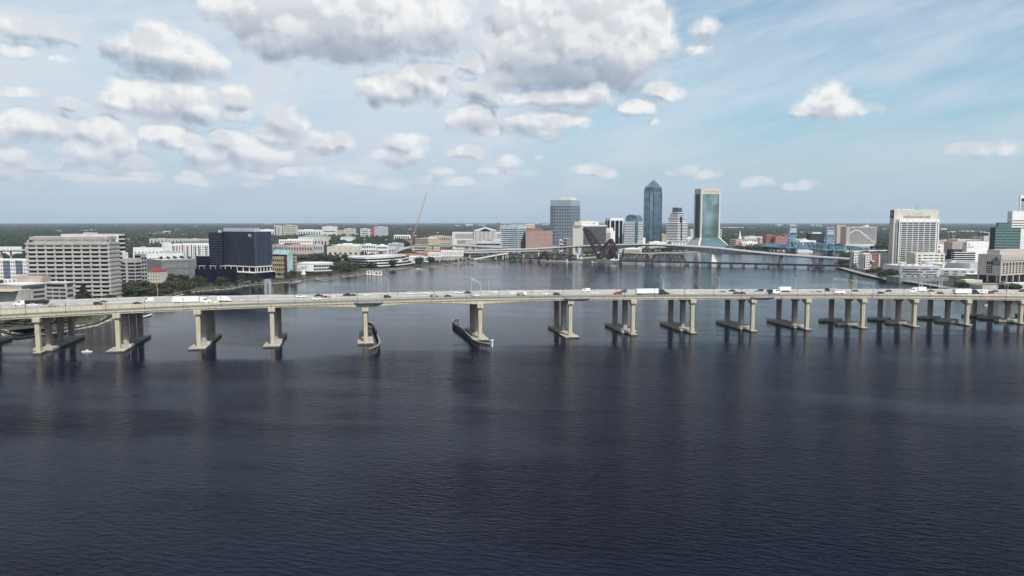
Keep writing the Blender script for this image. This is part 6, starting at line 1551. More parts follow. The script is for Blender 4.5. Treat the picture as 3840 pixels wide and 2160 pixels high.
# --- port cranes
def portcrane(u, v0, v1, label, up, D=9000):
    s = D / F; x = xat(u, D, 20); h = zat(v1, D) - 2; r = thing('port_crane', label, 'crane', (x, D, 2), 0, 'port cranes on the horizon'); w = 8 * s * .9
    mb = MB(); hb = h if not up else h * .42
    for dx in (-w / 2, w / 2):
        for dy in (-10, 10): mb.bar((dx, dy, 0), (dx * .8, dy, hb * .9), 3.2)
    mb.bar((-w / 2, 0, hb * .45), (w / 2, 0, hb * .45), 3).bar((-w / 2, 0, hb * .9), (w / 2, 0, hb * .9), 4); mb.build('frame', M_cyan, r)
    if up: MB().bar((-w * 1.2, 0, hb * .85), (w * .5, 0, hb * .95), 4).bar((w * .5, 0, hb * .9), (w * .95, 0, h), 4).build('raised_boom', M_cyan, r)
    else: MB().bar((-w * 2.2, 0, hb * .62), (w * 2.2, 0, hb * .62), 4).bar((0, 0, hb), (-w * 1.8, 0, hb * .65), 2).bar((0, 0, hb), (w * 1.8, 0, hb * .65), 2).build('boom', M_cyan, r)
for (u, v1, up, lb) in [(2922, 839, False, 'pale cyan port crane with a lowered boom far left of the lift bridge'), (2972, 839, False, 'pale cyan port crane with a lowered boom right above the left lift tower'), (3048, 823, True, 'pale cyan port crane with raised boom, leftmost of three'),
                        (3063, 828, True, 'pale cyan port crane with raised boom, middle one of three'), (3078, 830, True, 'pale cyan port crane with raised boom, rightmost of three')]: portcrane(u, 861, v1, lb, up)

# --- grey and brick flats on the right bank
for (uL, uM, uR, D, a, vt, m, lb, nc, nr) in [(3187, 3196, 3222, 1150, 62, 943, M_offw, 'cream and grey apartment wing nearest the railway bridge landing', 3, 6), (3220, 3240, 3262, 1125, 50, 952, M_offw, 'pale apartment wing with dark balconies on the right bank', 3, 6),
                                          (3262, 3262, 3294, 1150, 86, 953, mat('brown_brick', (.28, .15, .11), .85), 'brown brick apartment wing on the right bank', 4, 6), (3293, 3293, 3332, 1165, 84, 952, M_dgrey, 'dark grey apartment wing beside the slab tower', 4, 6)]:
    b = Bld('apartment_block', lb, uL, uM, uR, D, a, vt, wL=None if uL != uM else 18); b.core(m, roof=M_roofw); b.grid('R', nc, nr, 1, b.h, M_glass, .42, .5)
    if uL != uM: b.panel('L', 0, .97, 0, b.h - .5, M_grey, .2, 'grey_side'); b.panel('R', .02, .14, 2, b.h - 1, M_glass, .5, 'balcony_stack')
    else: b.panel('R', .05, .16, 2, b.h - 1, M_offw, .6, 'balcony_stack')
    b.done()
# --- slab tower
b = Bld('office_tower', 'tall cream slab tower with a projecting window grid and teal letters on top', 3335, 3350, 3516, 1200, 77, 788)
M_aet = mat('pale_warm_concrete', (.53, .50, .46), .85, var=.06)
b.core(M_aet, roof=M_roof); w_ = b.wR; b.panel('L', .0, .7, 0, b.h, mat('painted_shade_concrete', (.40, .37, .35), .85), .15, 'end_wall')  # end wall coloured darker than the core to paint its shaded side
zg0, zg1 = 9.0, zat(822, 1192) - 2
ga, gb = .055, .955
b.part('window_wall', MB().box(w_ * ga, -7, 4, w_ * gb, -.01, zg1), M_white)
nr = 19
def gridR(f0, f1, nc, r0, r1, fw):
    for r_i in range(r0, r1):
        z = zg0 + (zg1 - zg0 - 4) * r_i / 19
        for c in range(nc):
            x0 = w_ * (f0 + (f1 - f0) * (c + .5) / nc); ww = w_ * (f1 - f0) / nc * fw
            b.winx.append((x0, z, ww))
b.winx = []
gridR(.10, .88, 6, 0, 19, .84); gridR(.062, .10, 1, 0, 19, .42); gridR(.89, .945, 1, 0, 19, .42)
cache = {}
b.winx.sort(key=lambda q: (-q[2], -q[1])); rest = MB()
for i, (x0, z, ww) in enumerate(b.winx):
    if i < 100:
        kk = round(ww, 2)
        if kk not in cache: cache[kk] = MB().box(-ww/2, -.15, 0, ww/2, .1, 2.0).mesh('window', M_glass2)
        o = bpy.data.objects.new('window', cache[kk]); COL.objects.link(o); o.parent = b.r; o.location = (x0, -7.0, z)
    else: rest.box(x0 - ww/2, -7.15, z, x0 + ww/2, -6.9, z + 2.0)
tag(b.part('window', rest, M_glass2), kind='stuff')
mb = MB()
for c in range(7): xx = w_ * (.10 + .78 * c / 6); mb.box(xx - .25, -7.5, 4, xx + .25, -7.0, zg1 - .3)
for r_i in range(20): z = zg0 + (zg1 - zg0 - 4) * r_i / 19 - .4; mb.box(w_ * .06, -7.45, z, w_ * .945, -7.0, z + .18)
b.part('grid_ribs', mb, M_offw)
b.part('side_windows', MB().box(w_ * ga - .1, -6, 6, w_ * ga + .1, -4, zg1 - 4), M_glass)
b.panel('R', .21, .82, zat(818.6, 1200) - 2, zat(808.5, 1200) - 2, mat('taupe_louvre', (.30, .27, .24), .9), .15, 'louvre')
b.panel('L', .72, 1.0, b.h - 14, b.h - .3, M_navy, .3, 'navy_sign_panel') if False else b.part('navy_sign_panel', MB().box(-.4, b.wL * .05, zat(817, 1200) - 2, -.16, b.wL * .97, b.h - .5), M_navy)
b.part('sign_emblem', MB().cyl((-.55, b.wL * .5, b.h - 5), (-.41, b.wL * .5, b.h - 5), 1.7, 1.7, 14).box(-.55, b.wL * .4, b.h - 9.5, -.41, b.wL * .6, b.h - 6.6), mat('pale_sign_blue', (.35, .35, .55), .6))
b.text('R', .56, b.h - 4.7, 'onecall', 6.6, M_tealtxt, .2, bold=.06, name='sign_letters')
xx = w_ * .355; b.part('sign_logo', MB().cyl((xx, -.35, b.h - 4.6), (xx, -.1, b.h - 4.6), 3.2, 3.4, 20), M_tealtxt); b.part('sign_logo_ring', MB().cyl((xx, -.45, b.h - 4.6), (xx, -.36, b.h - 4.6), 2.0, 2.0, 16), M_aet)
mb = MB()
for dx, hh_ in ((0, 7), (1.8, 10), (3.5, 6), (5, 9), (-2, 5)): mb.bar((w_ * .52 + dx, b.wL * .5, b.h), (w_ * .52 + dx, b.wL * .5, b.h + hh_), .3)
b.part('antennas', mb, M_grey)
mb = MB()
for k in range(4): mb.box(w_ * (.06 + .11 * k), .5, b.h + .9, w_ * (.06 + .11 * k) + 7, 2, b.h + 1.7)
b.part('rooftop_screens', mb, M_white); b.done()
b = Bld('office_annex', 'lower cream annex with five window columns at the right foot of the slab tower', 3433, 3433, 3543, 1160, 84, 951, wL=22)
b.core(mat('cream_annex', (.60, .55, .48), .85), roof=M_roofw); b.panel('R', .22, .82, 1, b.h - 1.5, M_white, .15, 'white_field'); b.grid('R', 3, 7, -8, b.h - 1, M_glass2, .84, .38, .23, .81); b.grid('R', 1, 7, -8, b.h - 1, M_glass, .55, .38, .06, .2); b.grid('R', 1, 7, -8, b.h - 1, M_glass, .55, .38, .83, .97); b.done()
# --- river hospital (curved, low)
def poly_building(name, label, pts, D0, vt, m, bands, roofm=M_roof, cat='hospital', wm=M_glass2, zb=2.2, seg_=None, z0=0):
    c = pts[len(pts)//2]; r = thing(name, label, cat, (c[0], c[1], zb)); q = [(p[0]-c[0], p[1]-c[1]) for p in pts]; h = zat(vt, D0) - zb
    cc = (sum(p[0] for p in pts)/len(pts), sum(p[1] for p in pts)/len(pts)); FOOT.append((cc[0], cc[1], max(math.hypot(p[0]-cc[0], p[1]-cc[1]) for p in pts)))
    MB().prism(q, z0, h).build('wall', m, r); MB().prism([((p[0]-cc[0]+c[0])*.97+cc[0]-c[0], (p[1]-cc[1]+c[1])*.97+cc[1]-c[1]) for p in q], h+.004, h+.25).build('roof', roofm, r)
    for (i0, i1, z0_, z1_) in bands:
        mb = MB()
        for i in range(i0, i1): a, b_ = q[i], q[i+1]; mb.bar((a[0], a[1], (z0_+z1_)/2*h), (b_[0], b_[1], (z0_+z1_)/2*h), .5, (z1_-z0_)*h)
        mb.build('window_band', wm, r)
    return r, q, h
M_hosp = mat('silver_grey_panel', (.50, .51, .53), .6, var=.08)
x0, x1, x2 = xat(3367, 1010, 15), xat(3528, 1000, 15), xat(3660, 1010, 15)
f1 = arcpts(x0, 1005, x1, 1000, 10, 16)
r, q, h = poly_building('river_hospital', 'long low silver curved hospital with strip windows on the right bank', f1 + [(x1, 1045), (x0, 1050)], 1000, 998, M_hosp,
    [(1, 6, .62, .72), (7, 11, .62, .72), (12, 15, .62, .72), (1, 8, .36, .47), (9, 14, .36, .47), (2, 7, .12, .2), (8, 14, .12, .2)])
Mx = Matrix.Identity(4); Mx.col[0] = (1, 0, 0, 0); Mx.col[1] = (0, 0, 1, 0); Mx.col[2] = (0, -1, 0, 0); Mx.col[3] = ((q[3][0]+q[10][0])/2, q[8][1] - 1.2, h * .9, 1)
text_obj('BAPTIST HEART HOSPITAL', 2.2, M_dgrey, r, Mx, 'sign_letters', .05)
MB().cyl((q[13][0], q[8][1] + 22, h), (q[13][0], q[8][1] + 22, h + 6), 7, 7, 16).build('drum', M_lgrey, r)
for k in range(5): MB().box(q[1 + k * 3][0], q[8][1] + 16, h + .3, q[1 + k * 3][0] + 5, q[8][1] + 24, h + 1.8).build('rooftop_unit', M_offw, r)
r, q, h = poly_building('hospital_wing', 'lower curved hospital wing with a sunlit rounded end', arcpts(x1 + 1, 1004, x2 - 12, 994, 3, 8) + [(x2 - 4, 996), (x2, 1002), (x2, 1030), (x1 + 1, 1040)], 1000, 1012, M_hosp, [(1, 2, .62, .78), (3, 4, .62, .78), (5, 6, .62, .78), (7, 8, .6, .75), (1, 2, .2, .36), (3, 4, .2, .36)])
MB().box(q[6][0], q[6][1] - 3, h * .28, q[8][0] + 12, q[6][1] + 4, h * .36).build('canopy', M_white, r)
b = Bld('hospital_block', 'blue grey blank blocks behind the curved hospital wing', 3602, 3602, 3640, 1060, 84, 990, wL=30); b.core(M_lgrey); b.done()
b = Bld('hospital_block', 'pale blue grey wing joining the medical tower', 3638, 3638, 3672, 1020, 84, 990, wL=30); b.core(M_hosp); b.grid('R', 1, 3, 1, b.h * .5, M_glassb, .8, .7); b.done()
b = Bld('hospital_block', 'white rooftop block right of the slab tower annex', 3534, 3534, 3572, 1090, 84, 993, wL=22); b.core(M_white); b.done()
b = Bld('small_building', 'small cream box building on the elevated road right of the annex', 3567, 3567, 3592, 1210, 84, 978, wL=18); b.core(mat('cream_annex', (.60, .55, .48))); b.done()
b = Bld('parking_deck', 'green grey lattice fronted parking deck below the river hospital', 3372, 3372, 3556, 903, 84, 1042, wL=26, zb=0)
b.core(mat('grey_green_deck', (.16, .19, .19), .85), roof=mat('parking_asphalt', (.19, .19, .2), .9)); mb = MB()
for j in range(26):
    s0 = b.wR * j / 26; s1 = b.wR * (j + 1) / 26; mb.bar((s0, -.3, .5), (s1, -.3, b.h + 1), .22).bar((s1, -.3, .5), (s0, -.3, b.h + 1), .22)
b.part('lattice_screen', mb, M_lgrey); b.done()
CARMES = {}
for i in range(11):
    o_ = thing('parked_car', 'small parked car on the hospital parking deck, %s from the left' % words(i + 1), 'car', (b.r.location.x + 6 + i * 4.6, 910 + (i % 3) * 3, b.h + .2), 1.4, 'cars parked on the hospital deck')
    q0 = CP_['sedan']
    for qq in q0:
        oo = bpy.data.objects.new(qq[0], qq[1]); COL.objects.link(oo); oo.parent = o_
        if len(qq) > 2: oo.location = qq[2]
        if qq[0] == 'body': oo.material_slots[0].link = 'OBJECT'; oo.material_slots[0].material = P[['white', 'dark', 'silver', 'black', 'white', 'maroon'][i % 6]]
# --- medical centre
b = Bld('medical_center', 'tan medical centre with navy lettering on its shaded left wall', 3666, 3753, 3960, 880, 62, 958)
M_med = mat('tan_precast', (.46, .41, .37), .85, var=.05)
b.core(M_med, 8.5, roof=M_roof); b.part('ground_floor', MB().box(1.5, 1.5, 0, b.wR - 1, b.wL - 1, 8.5), M_glass)
mb = MB()
for j in range(8): b.fb(mb, 'L' if j < 3 else 'R', (b.wL * (.02 + .40 * j)) if j < 3 else b.wR * .11 * (j - 3), (b.wL * (.02 + .40 * j) + 1.5) if j < 3 else b.wR * .11 * (j - 3) + 1.6, 0, 8.5, -1.6, -.1)
b.part('ground_columns', mb, M_med)
b.grid('L', 3, 4, 11, b.h * .62, M_glass, .7, .62, .38, .66); b.grid('L', 3, 1, b.h * .645, b.h * .77, M_glass, .7, .9, .38, .66)
b.grid('R', 17, 4, 10.5, b.h * .60, M_glass, .5, .52, .02, .98); b.grid('R', 17, 1, b.h * .615, b.h * .73, M_glass, .42, .92, .02, .98, 'tall_window'); b.grid('R', 17, 1, b.h * .765, b.h * .83, M_dgrey, .55, .35, .02, .98, 'hood')
b.fins('R', 17, b.h * .60, b.h * .9, M_med, .5, .5, .02, .98, 'ribs')
b.tbox(.05, .55, .2, .75, b.h + .01, b.h + 6, M_med, 'penthouse')
b.text('L', .775, b.h * .735, 'BAPTIST\nMEDICAL\nCENTER', 2.7, M_navy, .15, bold=.06, name='sign_letters')
b.part('sign_emblem', MB().cyl((-.15, b.wL * .225, b.h * .925), (-.35, b.wL * .225, b.h * .925), .75, .75, 10).bar((-.25, b.wL * .225 + 2, b.h * .87), (-.25, b.wL * .225 - 2, b.h * .915), .3, .6).bar((-.25, b.wL * .225 - 1.6, b.h * .85), (-.25, b.wL * .225 + .6, b.h * .9), .3, .6).bar((-.25, b.wL * .225 + .2, b.h * .81), (-.25, b.wL * .225 - .9, b.h * .86), .3, .7), M_navy)
b.done()
# --- far right towers
b = Bld('office_tower', 'green glass office tower with white bands near the right edge', 3711, 3731, 3826, 1350, 74, 855)
b.core(M_glassgreen, 0); nb_ = 20
b.slabs(['R'], nb_, 4, b.h, M_teal, .26, .25, 'white_bands'); b.tbox(.12, .6, .1, .6, b.h, b.h + 9.5, M_glassgreen, 'upper_step'); b.part('step_bands', MB().box(b.wR * .12 - .2, b.wL * .1 - .3, b.h + 3, b.wR * .6, b.wL * .6, b.h + 4).box(b.wR * .12 - .2, b.wL * .1 - .3, b.h + 6.5, b.wR * .6, b.wL * .6, b.h + 7.5), M_teal); b.done()
b = Bld('office_tower', 'white slab tower with a grey shaded side cut by the right edge', 3775, 3793, 3905, 1480, 74, 793)
b.core(M_white); b.panel('L', .0, .95, 0, b.h - 1, mat('painted_shade_render', (.52, .52, .53), .7), .2, 'grey_side'); b.bands('R', 4, b.h * .62, b.h * .83, M_glass, .3, .0, .55); b.bands('R', 12, 4, b.h * .5, M_lgrey, .1, .3, 1.0); b.done()  # grey on the left face paints the shade of the white wall
b = Bld('office_tower', 'white and navy barred tower cut by the top right edge behind the white slab', 3817, 3822, 3900, 1600, 80, 733)
b.core(M_white); b.bands('R', 26, 4, b.h - 14, M_glassb, .5, .04, 1); b.panel('R', .05, 1, b.h - 13, b.h - 6, M_glassb, .2, 'navy_panel'); b.done()
b = Bld('showroom_block', 'plain white windowless box with a small logo between slab and green towers', 3608, 3625, 3706, 1290, 74, 908)
b.core(M_white, roof=M_roofw); b.panel('L', 0, 1, 0, b.h - 1, mat('painted_shade_render', (.52, .52, .53)), .2, 'grey_side'); b.panel('R', .02, .32, b.h - 10, b.h - 7, M_lgrey, .15, 'grey_panel')  # left face of the white box painted in the same shade grey
b.part('logo', MB().box(b.wR * .07, -.3, b.h - 5, b.wR * .10, -.05, b.h - 2.6).box(b.wR * .105, -.3, b.h - 5, b.wR * .13, -.05, b.h - 3.2), M_dgrey); b.done()
b = Bld('banded_office', 'low black and white banded office in front of the plain white box', 3566, 3578, 3657, 1260, 70, 948)
b.core(M_glassb, roof=M_roofw); b.slabs(['R', 'L'], 5, 2, b.h, M_white, .3, .3, 'white_bands'); b.done()
b = Bld('banded_office', 'dark upper block with two pale lines behind the low banded office', 3574, 3574, 3610, 1300, 84, 938, wL=16); b.core(M_glassb); b.bands('R', 2, b.h - 5, b.h, M_offw, .15); b.done()
b = Bld('brick_block', 'rose brown block with a dark window cluster left of the white box', 3571, 3571, 3606, 1420, 84, 908, wL=24); b.core(M_rose); b.grid('R', 2, 2, b.h * .4, b.h * .9, M_tan, .7, .7, .2, .8); b.done()
b = Bld('low_building', 'white low building with dark slots right of the slab tower', 3512, 3512, 3552, 1500, 84, 918, wL=20); b.core(M_white); b.bands('R', 3, 2, b.h, M_glass, .4, .03, .3); b.bands('R', 3, 2, b.h, M_glass, .4, .72, .97); b.done()
for (u0, u1, v, D, lb, m, rf) in [(3505, 3600, 903, 1900, 'wide low brown roofed hall beyond the slab tower', M_rose, M_tan), (3590, 3680, 899, 1850, 'low hall with a pale cream roof left of the green tower', M_cream, mat('cream_roof', (.55, .47, .36), .9)), (3672, 3712, 905, 1500, 'tan block behind the plain white box', M_rose, M_tan)]:
    b = Bld('low_building', lb, u0, u0, u1, D, 86, v, wL=40); b.core(m, roof=rf); b.grid('R', 6, 1, 0, b.h, M_glass2, .5, .3); b.done()
b = Bld('billboard_tower', 'cream tower with a tall pale logo left of the green tower', 3690, 3690, 3712, 1650, 84, 872, wL=14); b.core(M_offw); b.panel('R', .3, .8, b.h * .5, b.h * .9, M_cream, .3, 'logo_panel'); b.done()
x_ = xat(3683, 1500, 30); r = thing('billboard', 'dark navy billboard on a post left of the green tower', 'billboard', (x_, 1500, 2)); zt_ = zat(873, 1500) - 2
MB().box(-10, 0, zt_ - 6, 12, .8, zt_).build('panel', M_navy, r); MB().cyl((0, .4, 0), (0, .4, zt_ - 6), .8, .8, 8).build('post', M_dgrey, r)
b = Bld('low_building', 'low white walled building behind the palms at right', 3622, 3622, 3684, 880, 84, 1053, wL=14); b.core(M_cream, roof=M_roofw); b.done()
b = Bld('low_building', 'low flat pale building at the lower right edge behind the bridge', 3795, 3795, 3900, 800, 84, 1066, wL=14); b.core(M_cream, roof=M_roofw); b.grid('R', 5, 1, 0, b.h, M_glass, .7, .5); b.done()
b = Bld('parking_deck', 'grey retaining wall and parking deck right of the palms', 3684, 3684, 3800, 800, 86, 1073, wL=24); b.core(M_concrete, roof=M_asph); b.done()

# ================================================================== VEGETATION
def in_poly(x, y, poly):
    c = False; n = len(poly); j = n - 1
    for i in range(n):
        xi, yi = poly[i]; xj, yj = poly[j]
        if (yi > y) != (yj > y) and x < (xj - xi) * (y - yi) / (yj - yi) + xi: c = not c
        j = i
    return c
LN = landN; LS = [(p[0], p[1]) for p in landS]
def leaf_crown(seed, h=10.0, rx=4.2, n=430, kind='round', size=.85):
    R = random.Random(seed); mb = MB(); lobes = []
    if kind == 'round':
        for _ in range(9):
            a = R.uniform(0, 2*math.pi); q = R.uniform(.15, .72) * rx; lobes.append((q*math.cos(a), q*math.sin(a), h*R.uniform(.42, .80), R.uniform(.38, .62)*rx))
    elif kind == 'cone':
        for k in range(8): t = k/7; lobes.append((R.uniform(-.3, .3), R.uniform(-.3, .3), h*(.2+.75*t), rx*.62*(1-t)+.35))
    else:
        for k in range(5): a = R.uniform(0, 6.28); lobes.append((rx*.5*math.cos(a), rx*.5*math.sin(a), h*R.uniform(.35, .7), rx*.5))
    for i in range(n):
        lx, ly, lz, lr = lobes[R.randrange(len(lobes))]
        th = R.uniform(0, 2*math.pi); ph = math.acos(R.uniform(-.75, 1)); rr = lr*R.uniform(.75, 1.1)
        c = Vector((lx+rr*math.sin(ph)*math.cos(th), ly+rr*math.sin(ph)*math.sin(th), lz+rr*math.cos(ph)*.8))
        nrm = Vector((math.sin(ph)*math.cos(th)+R.uniform(-.6,.6), math.sin(ph)*math.sin(th)+R.uniform(-.6,.6), math.cos(ph)+R.uniform(-.4,.6))).normalized()
        t = nrm.orthogonal().normalized(); u = nrm.cross(t); s = size*R.uniform(.5, 1.15)
        mb._add([c+t*s, c+u*s*.8, c-t*s*.9, c-u*s*.7], [(0, 1, 2, 3)])
    return mb
def nomesh(mb, name, m):
    me = bpy.data.meshes.new(name); me.from_pydata(mb.v, [], mb.f); me.materials.append(m); return me
def trunk_mesh(seed, h=10.0):
    R = random.Random(seed); mb = MB().cyl((0, 0, -.3), (0, 0, h*.42), .28, .18, 7)
    for _ in range(4):
        a = R.uniform(0, 6.28); mb.cyl((0, 0, h*R.uniform(.25, .4)), (math.cos(a)*h*.2, math.sin(a)*h*.2, h*.62), .13, .05, 5)
    return mb.mesh('trunk', M_bark)
TR = {}
for k, (kd, n) in {'round': ('round', 5), 'cone': ('cone', 1), 'bush': ('low', 2)}.items():
    TR[k] = [[nomesh(leaf_crown(31*i+len(k), kind=kd, rx=4.2 if k != 'cone' else 3.2), 'crown', lm) for i in range(n)] for lm in LEAF]
TRK = [trunk_mesh(i) for i in range(3)]
def palm_meshes():
    mb = MB(); R = random.Random(5)
    for i in range(16):
        a = 2*math.pi*i/16+R.uniform(-.1, .1); L = R.uniform(2.4, 3.2); dr = R.uniform(.6, 1.9); d = Vector((math.cos(a), math.sin(a), 0)); s = Vector((-d.y, d.x, 0))*.38
        p0 = Vector((0, 0, 8.0)); p1 = p0+d*L*.55+Vector((0, 0, .8)); p2 = p0+d*L+Vector((0, 0, .8-dr))
        mb._add([p0-s*.3, p0+s*.3, p1+s, p1-s, p2], [(0, 1, 2, 3), (3, 2, 4)])
    return nomesh(mb, 'fronds', LEAF[3]), MB().cyl((0, 0, -.3), (0, 0, 8), .26, .18, 7).mesh('trunk', M_bark)
PF, PT = palm_meshes()
def tree(x, y, z, h, kind, lm, label, group, seed, wid=1.0):
    R = random.Random(seed*7+3)
    nm = {'round': 'broadleaf_tree', 'cone': 'conifer_tree', 'bush': 'shrub', 'palm': 'palm_tree'}[kind]
    r = thing(nm, label, {'bush': 'shrub', 'palm': 'palm'}.get(kind, 'tree'), (x, y, z), R.uniform(0, 6.28), group)
    if kind == 'palm': cm, tm, bh = PF, PT, 9.0
    else: v = TR[kind][lm]; cm, tm, bh = v[seed % len(v)], TRK[seed % 3], 10.0
    k = h/bh; r.scale = (k*wid, k*wid, k)
    c = bpy.data.objects.new('fronds' if kind == 'palm' else 'crown', cm); COL.objects.link(c); c.parent = r
    t = bpy.data.objects.new('trunk', tm); COL.objects.link(t); t.parent = r
def grove(n, u0, u1, v0, v1, h0, h1, kind, lms, what, group, seed=1, wid=(1.0, 1.35), z=1.7, skew=0.0):
    R = random.Random(seed); pts = []
    for i in range(n):
        f = (i+R.uniform(.1, .9))/n; u = u0+(u1-u0)*f; v = R.uniform(v0, v1)+skew*f
        pts.append((u, v))
    pts.sort()
    for i, (u, v) in enumerate(pts):
        x, y = G(u, v, z)
        lb = what if n == 1 else '%s, %s from the left' % (what, words(i+1))
        tree(x, y, z, R.uniform(h0, h1), kind, R.choice(lms), lb, group, seed*100+i, R.uniform(*wid))
grove(26, 452, 640, 1090, 1124, 9, 14, 'round', [0, 2, 2, 0], 'dark tree massed right of the beige office block', 'trees massed beside the beige block', 11)
grove(12, 640, 735, 1078, 1100, 6, 10, 'round', [0, 1, 2], 'tree on the bank above the long white lorry', 'bank trees above the lorry', 12)
grove(34, 618, 975, 1047, 1068, 6, 10, 'round', [0, 1, 0, 0, 2], 'small park tree before the dark glass headquarters', 'park trees before the headquarters', 13)
grove(22, 600, 900, 1068, 1082, 4, 7, 'round', [0, 1, 0, 2], 'low park tree near the water below the headquarters', 'waterside park trees', 14)
grove(26, 610, 980, 1052, 1078, 2.5, 4.5, 'bush', [0, 1, 0, 2], 'low dark shrub in the park before the headquarters', 'park shrubs before the headquarters', 41, (1.3, 1.8))
grove(7, 1035, 1105, 1040, 1053, 8, 11, 'round', [0, 2], 'dark tree between the headquarters podium and the kiosk', 'trees by the kiosk', 15)
grove(9, 1150, 1250, 1030, 1038, 4, 6.5, 'round', [0, 1], 'small tree before the low curved white building', 'trees before the curved white building', 16)
grove(4, 1118, 1150, 1020, 1032, 8, 9, 'palm', [0], 'palm beside the left wall of the low curved white building', 'palms by the curved white building', 17)
grove(20, 1245, 1345, 1003, 1028, 7, 11, 'round', [0, 0, 1], 'dark tree between the white pavilion and the curved banded office', 'trees between the two curved buildings', 18)
grove(26, 1170, 1308, 968, 992, 11, 15, 'round', [2, 2, 2, 0], 'brownish tree massed behind the curved white building', 'brown trees left of the curved banded office', 19)
grove(16, 1085, 1200, 945, 965, 10, 14, 'round', [0, 0, 2], 'dark tree massed right of the teal gable', 'dark trees right of the teal gable', 20)
grove(1, 1393, 1395, 1015, 1016, 13, 13.5, 'round', [0], 'large dark tree in front of the middle of the curved banded office', 'trees in front of the curved banded office', 21, (1.3, 1.4))
grove(1, 1472, 1474, 1003, 1004, 13, 13.5, 'round', [0], 'large dark tree in front of the right part of the curved banded office', 'trees in front of the curved banded office', 22, (1.2, 1.3))
grove(1, 1570, 1572, 999, 1000, 16, 16.5, 'round', [2], 'large brown tree before the lower hotel wing', 'trees before the riverfront hotel', 23, (1.3, 1.4))
grove(1, 1613, 1615, 992, 993, 14, 14.5, 'round', [0], 'dark green tree right of the large brown one before the hotel', 'trees before the riverfront hotel', 24, (1.2, 1.3))
grove(12, 1635, 1780, 984, 988, 4, 7, 'round', [0, 1, 2], 'small tree along the shore below the white hotel', 'shore trees below the hotel', 25, skew=-6)
grove(16, 1730, 1930, 958, 966, 5, 8, 'round', [0, 1], 'tree under the elevated ramps on the left shore', 'trees under the ramps', 26)
grove(18, 0, 108, 975, 996, 7, 11, 'round', [0, 0, 2], 'tree above the flats at the left edge', 'trees at the left edge', 27)
grove(14, 0, 150, 1028, 1052, 6, 10, 'round', [0, 1], 'tree between the blue flats and the low beige offices', 'trees behind the low beige offices', 28)
grove(1, 316, 317, 1136, 1137, 17, 17.5, 'cone', [0], 'dark conifer at the foot of the large beige block', 'trees at the foot of the beige block', 29, (1.3, 1.4))
grove(6, 278, 420, 1130, 1140, 6, 9, 'round', [0, 2], 'tree at the foot of the large beige block', 'trees at the foot of the beige block', 30)
grove(26, 20, 270, 1196, 1222, 3, 6, 'bush', [2, 1, 0], 'overgrown shrub on the bank under the left end of the bridge', 'bank shrubs under the bridge', 31, (1.2, 1.8), skew=-6)
grove(24, -20, 335, 1204, 1240, 4, 7, 'bush', [2, 0, 1, 0], 'low dark tree under the left end of the bridge', 'low trees under the left end of the bridge', 42, (1.3, 2.0), skew=-24)  # low trees, built from enlarged shrub meshes
grove(9, 262, 345, 1180, 1205, 2.5, 4.5, 'bush', [1, 3], 'green shrub on the grassy bank behind the second pier', 'green bank shrubs', 32, (1.2, 1.6))
grove(22, 2406, 2575, 941, 947, 8, 12, 'round', [0, 3, 0], 'green riverside tree seen under the pale road bridge', 'riverside trees under the pale road bridge', 33)
grove(5, 2190, 2235, 955, 962, 9, 12, 'round', [3], 'fresh green tree left of the raised bascule leaf', 'green trees left of the bascule', 34, (1.3, 1.5))
grove(15, 3296, 3372, 1030, 1047, 7, 10, 'round', [0, 0, 3], 'dark tree on the lawn left of the river hospital', 'trees left of the river hospital', 35)
grove(6, 3250, 3300, 1015, 1028, 6, 8, 'round', [0, 1], 'small tree at the foot of the grey and brick apartments', 'trees at the apartments', 36)
grove(5, 3574, 3616, 1076, 1084, 11, 13, 'palm', [0], 'palm between the parking deck and the white walled building', 'palms at right', 37, (1.2, 1.3), 2.2)
grove(7, 3590, 3625, 1078, 1086, 6, 8, 'round', [0, 3], 'bushy tree under the palms at right', 'trees under the palms', 38, z=2.2)
grove(8, 3755, 3822, 1092, 1098, 6, 9, 'round', [0, 0], 'dark tree before the medical centre near the right edge', 'trees before the medical centre', 39, z=2.2)
grove(5, 3150, 3176, 990, 1000, 10, 13, 'round', [0], 'dark tree at the right landing of the railway bridge', 'trees at the railway landing', 40)
# small trees on the garage roof
mm = GARAGE.r.matrix_basis
for i in range(9):
    p = mm @ Vector((GARAGE.wR*(.1+.1*i), GARAGE.wL*(.2+.3*(i % 2)), GARAGE.h+.16)); tree(p.x, p.y, p.z, 4.5, 'round', 0, 'small tree on the roof of the grey garage, %s from the left' % words(i+1), 'trees on the garage roof', 500+i)

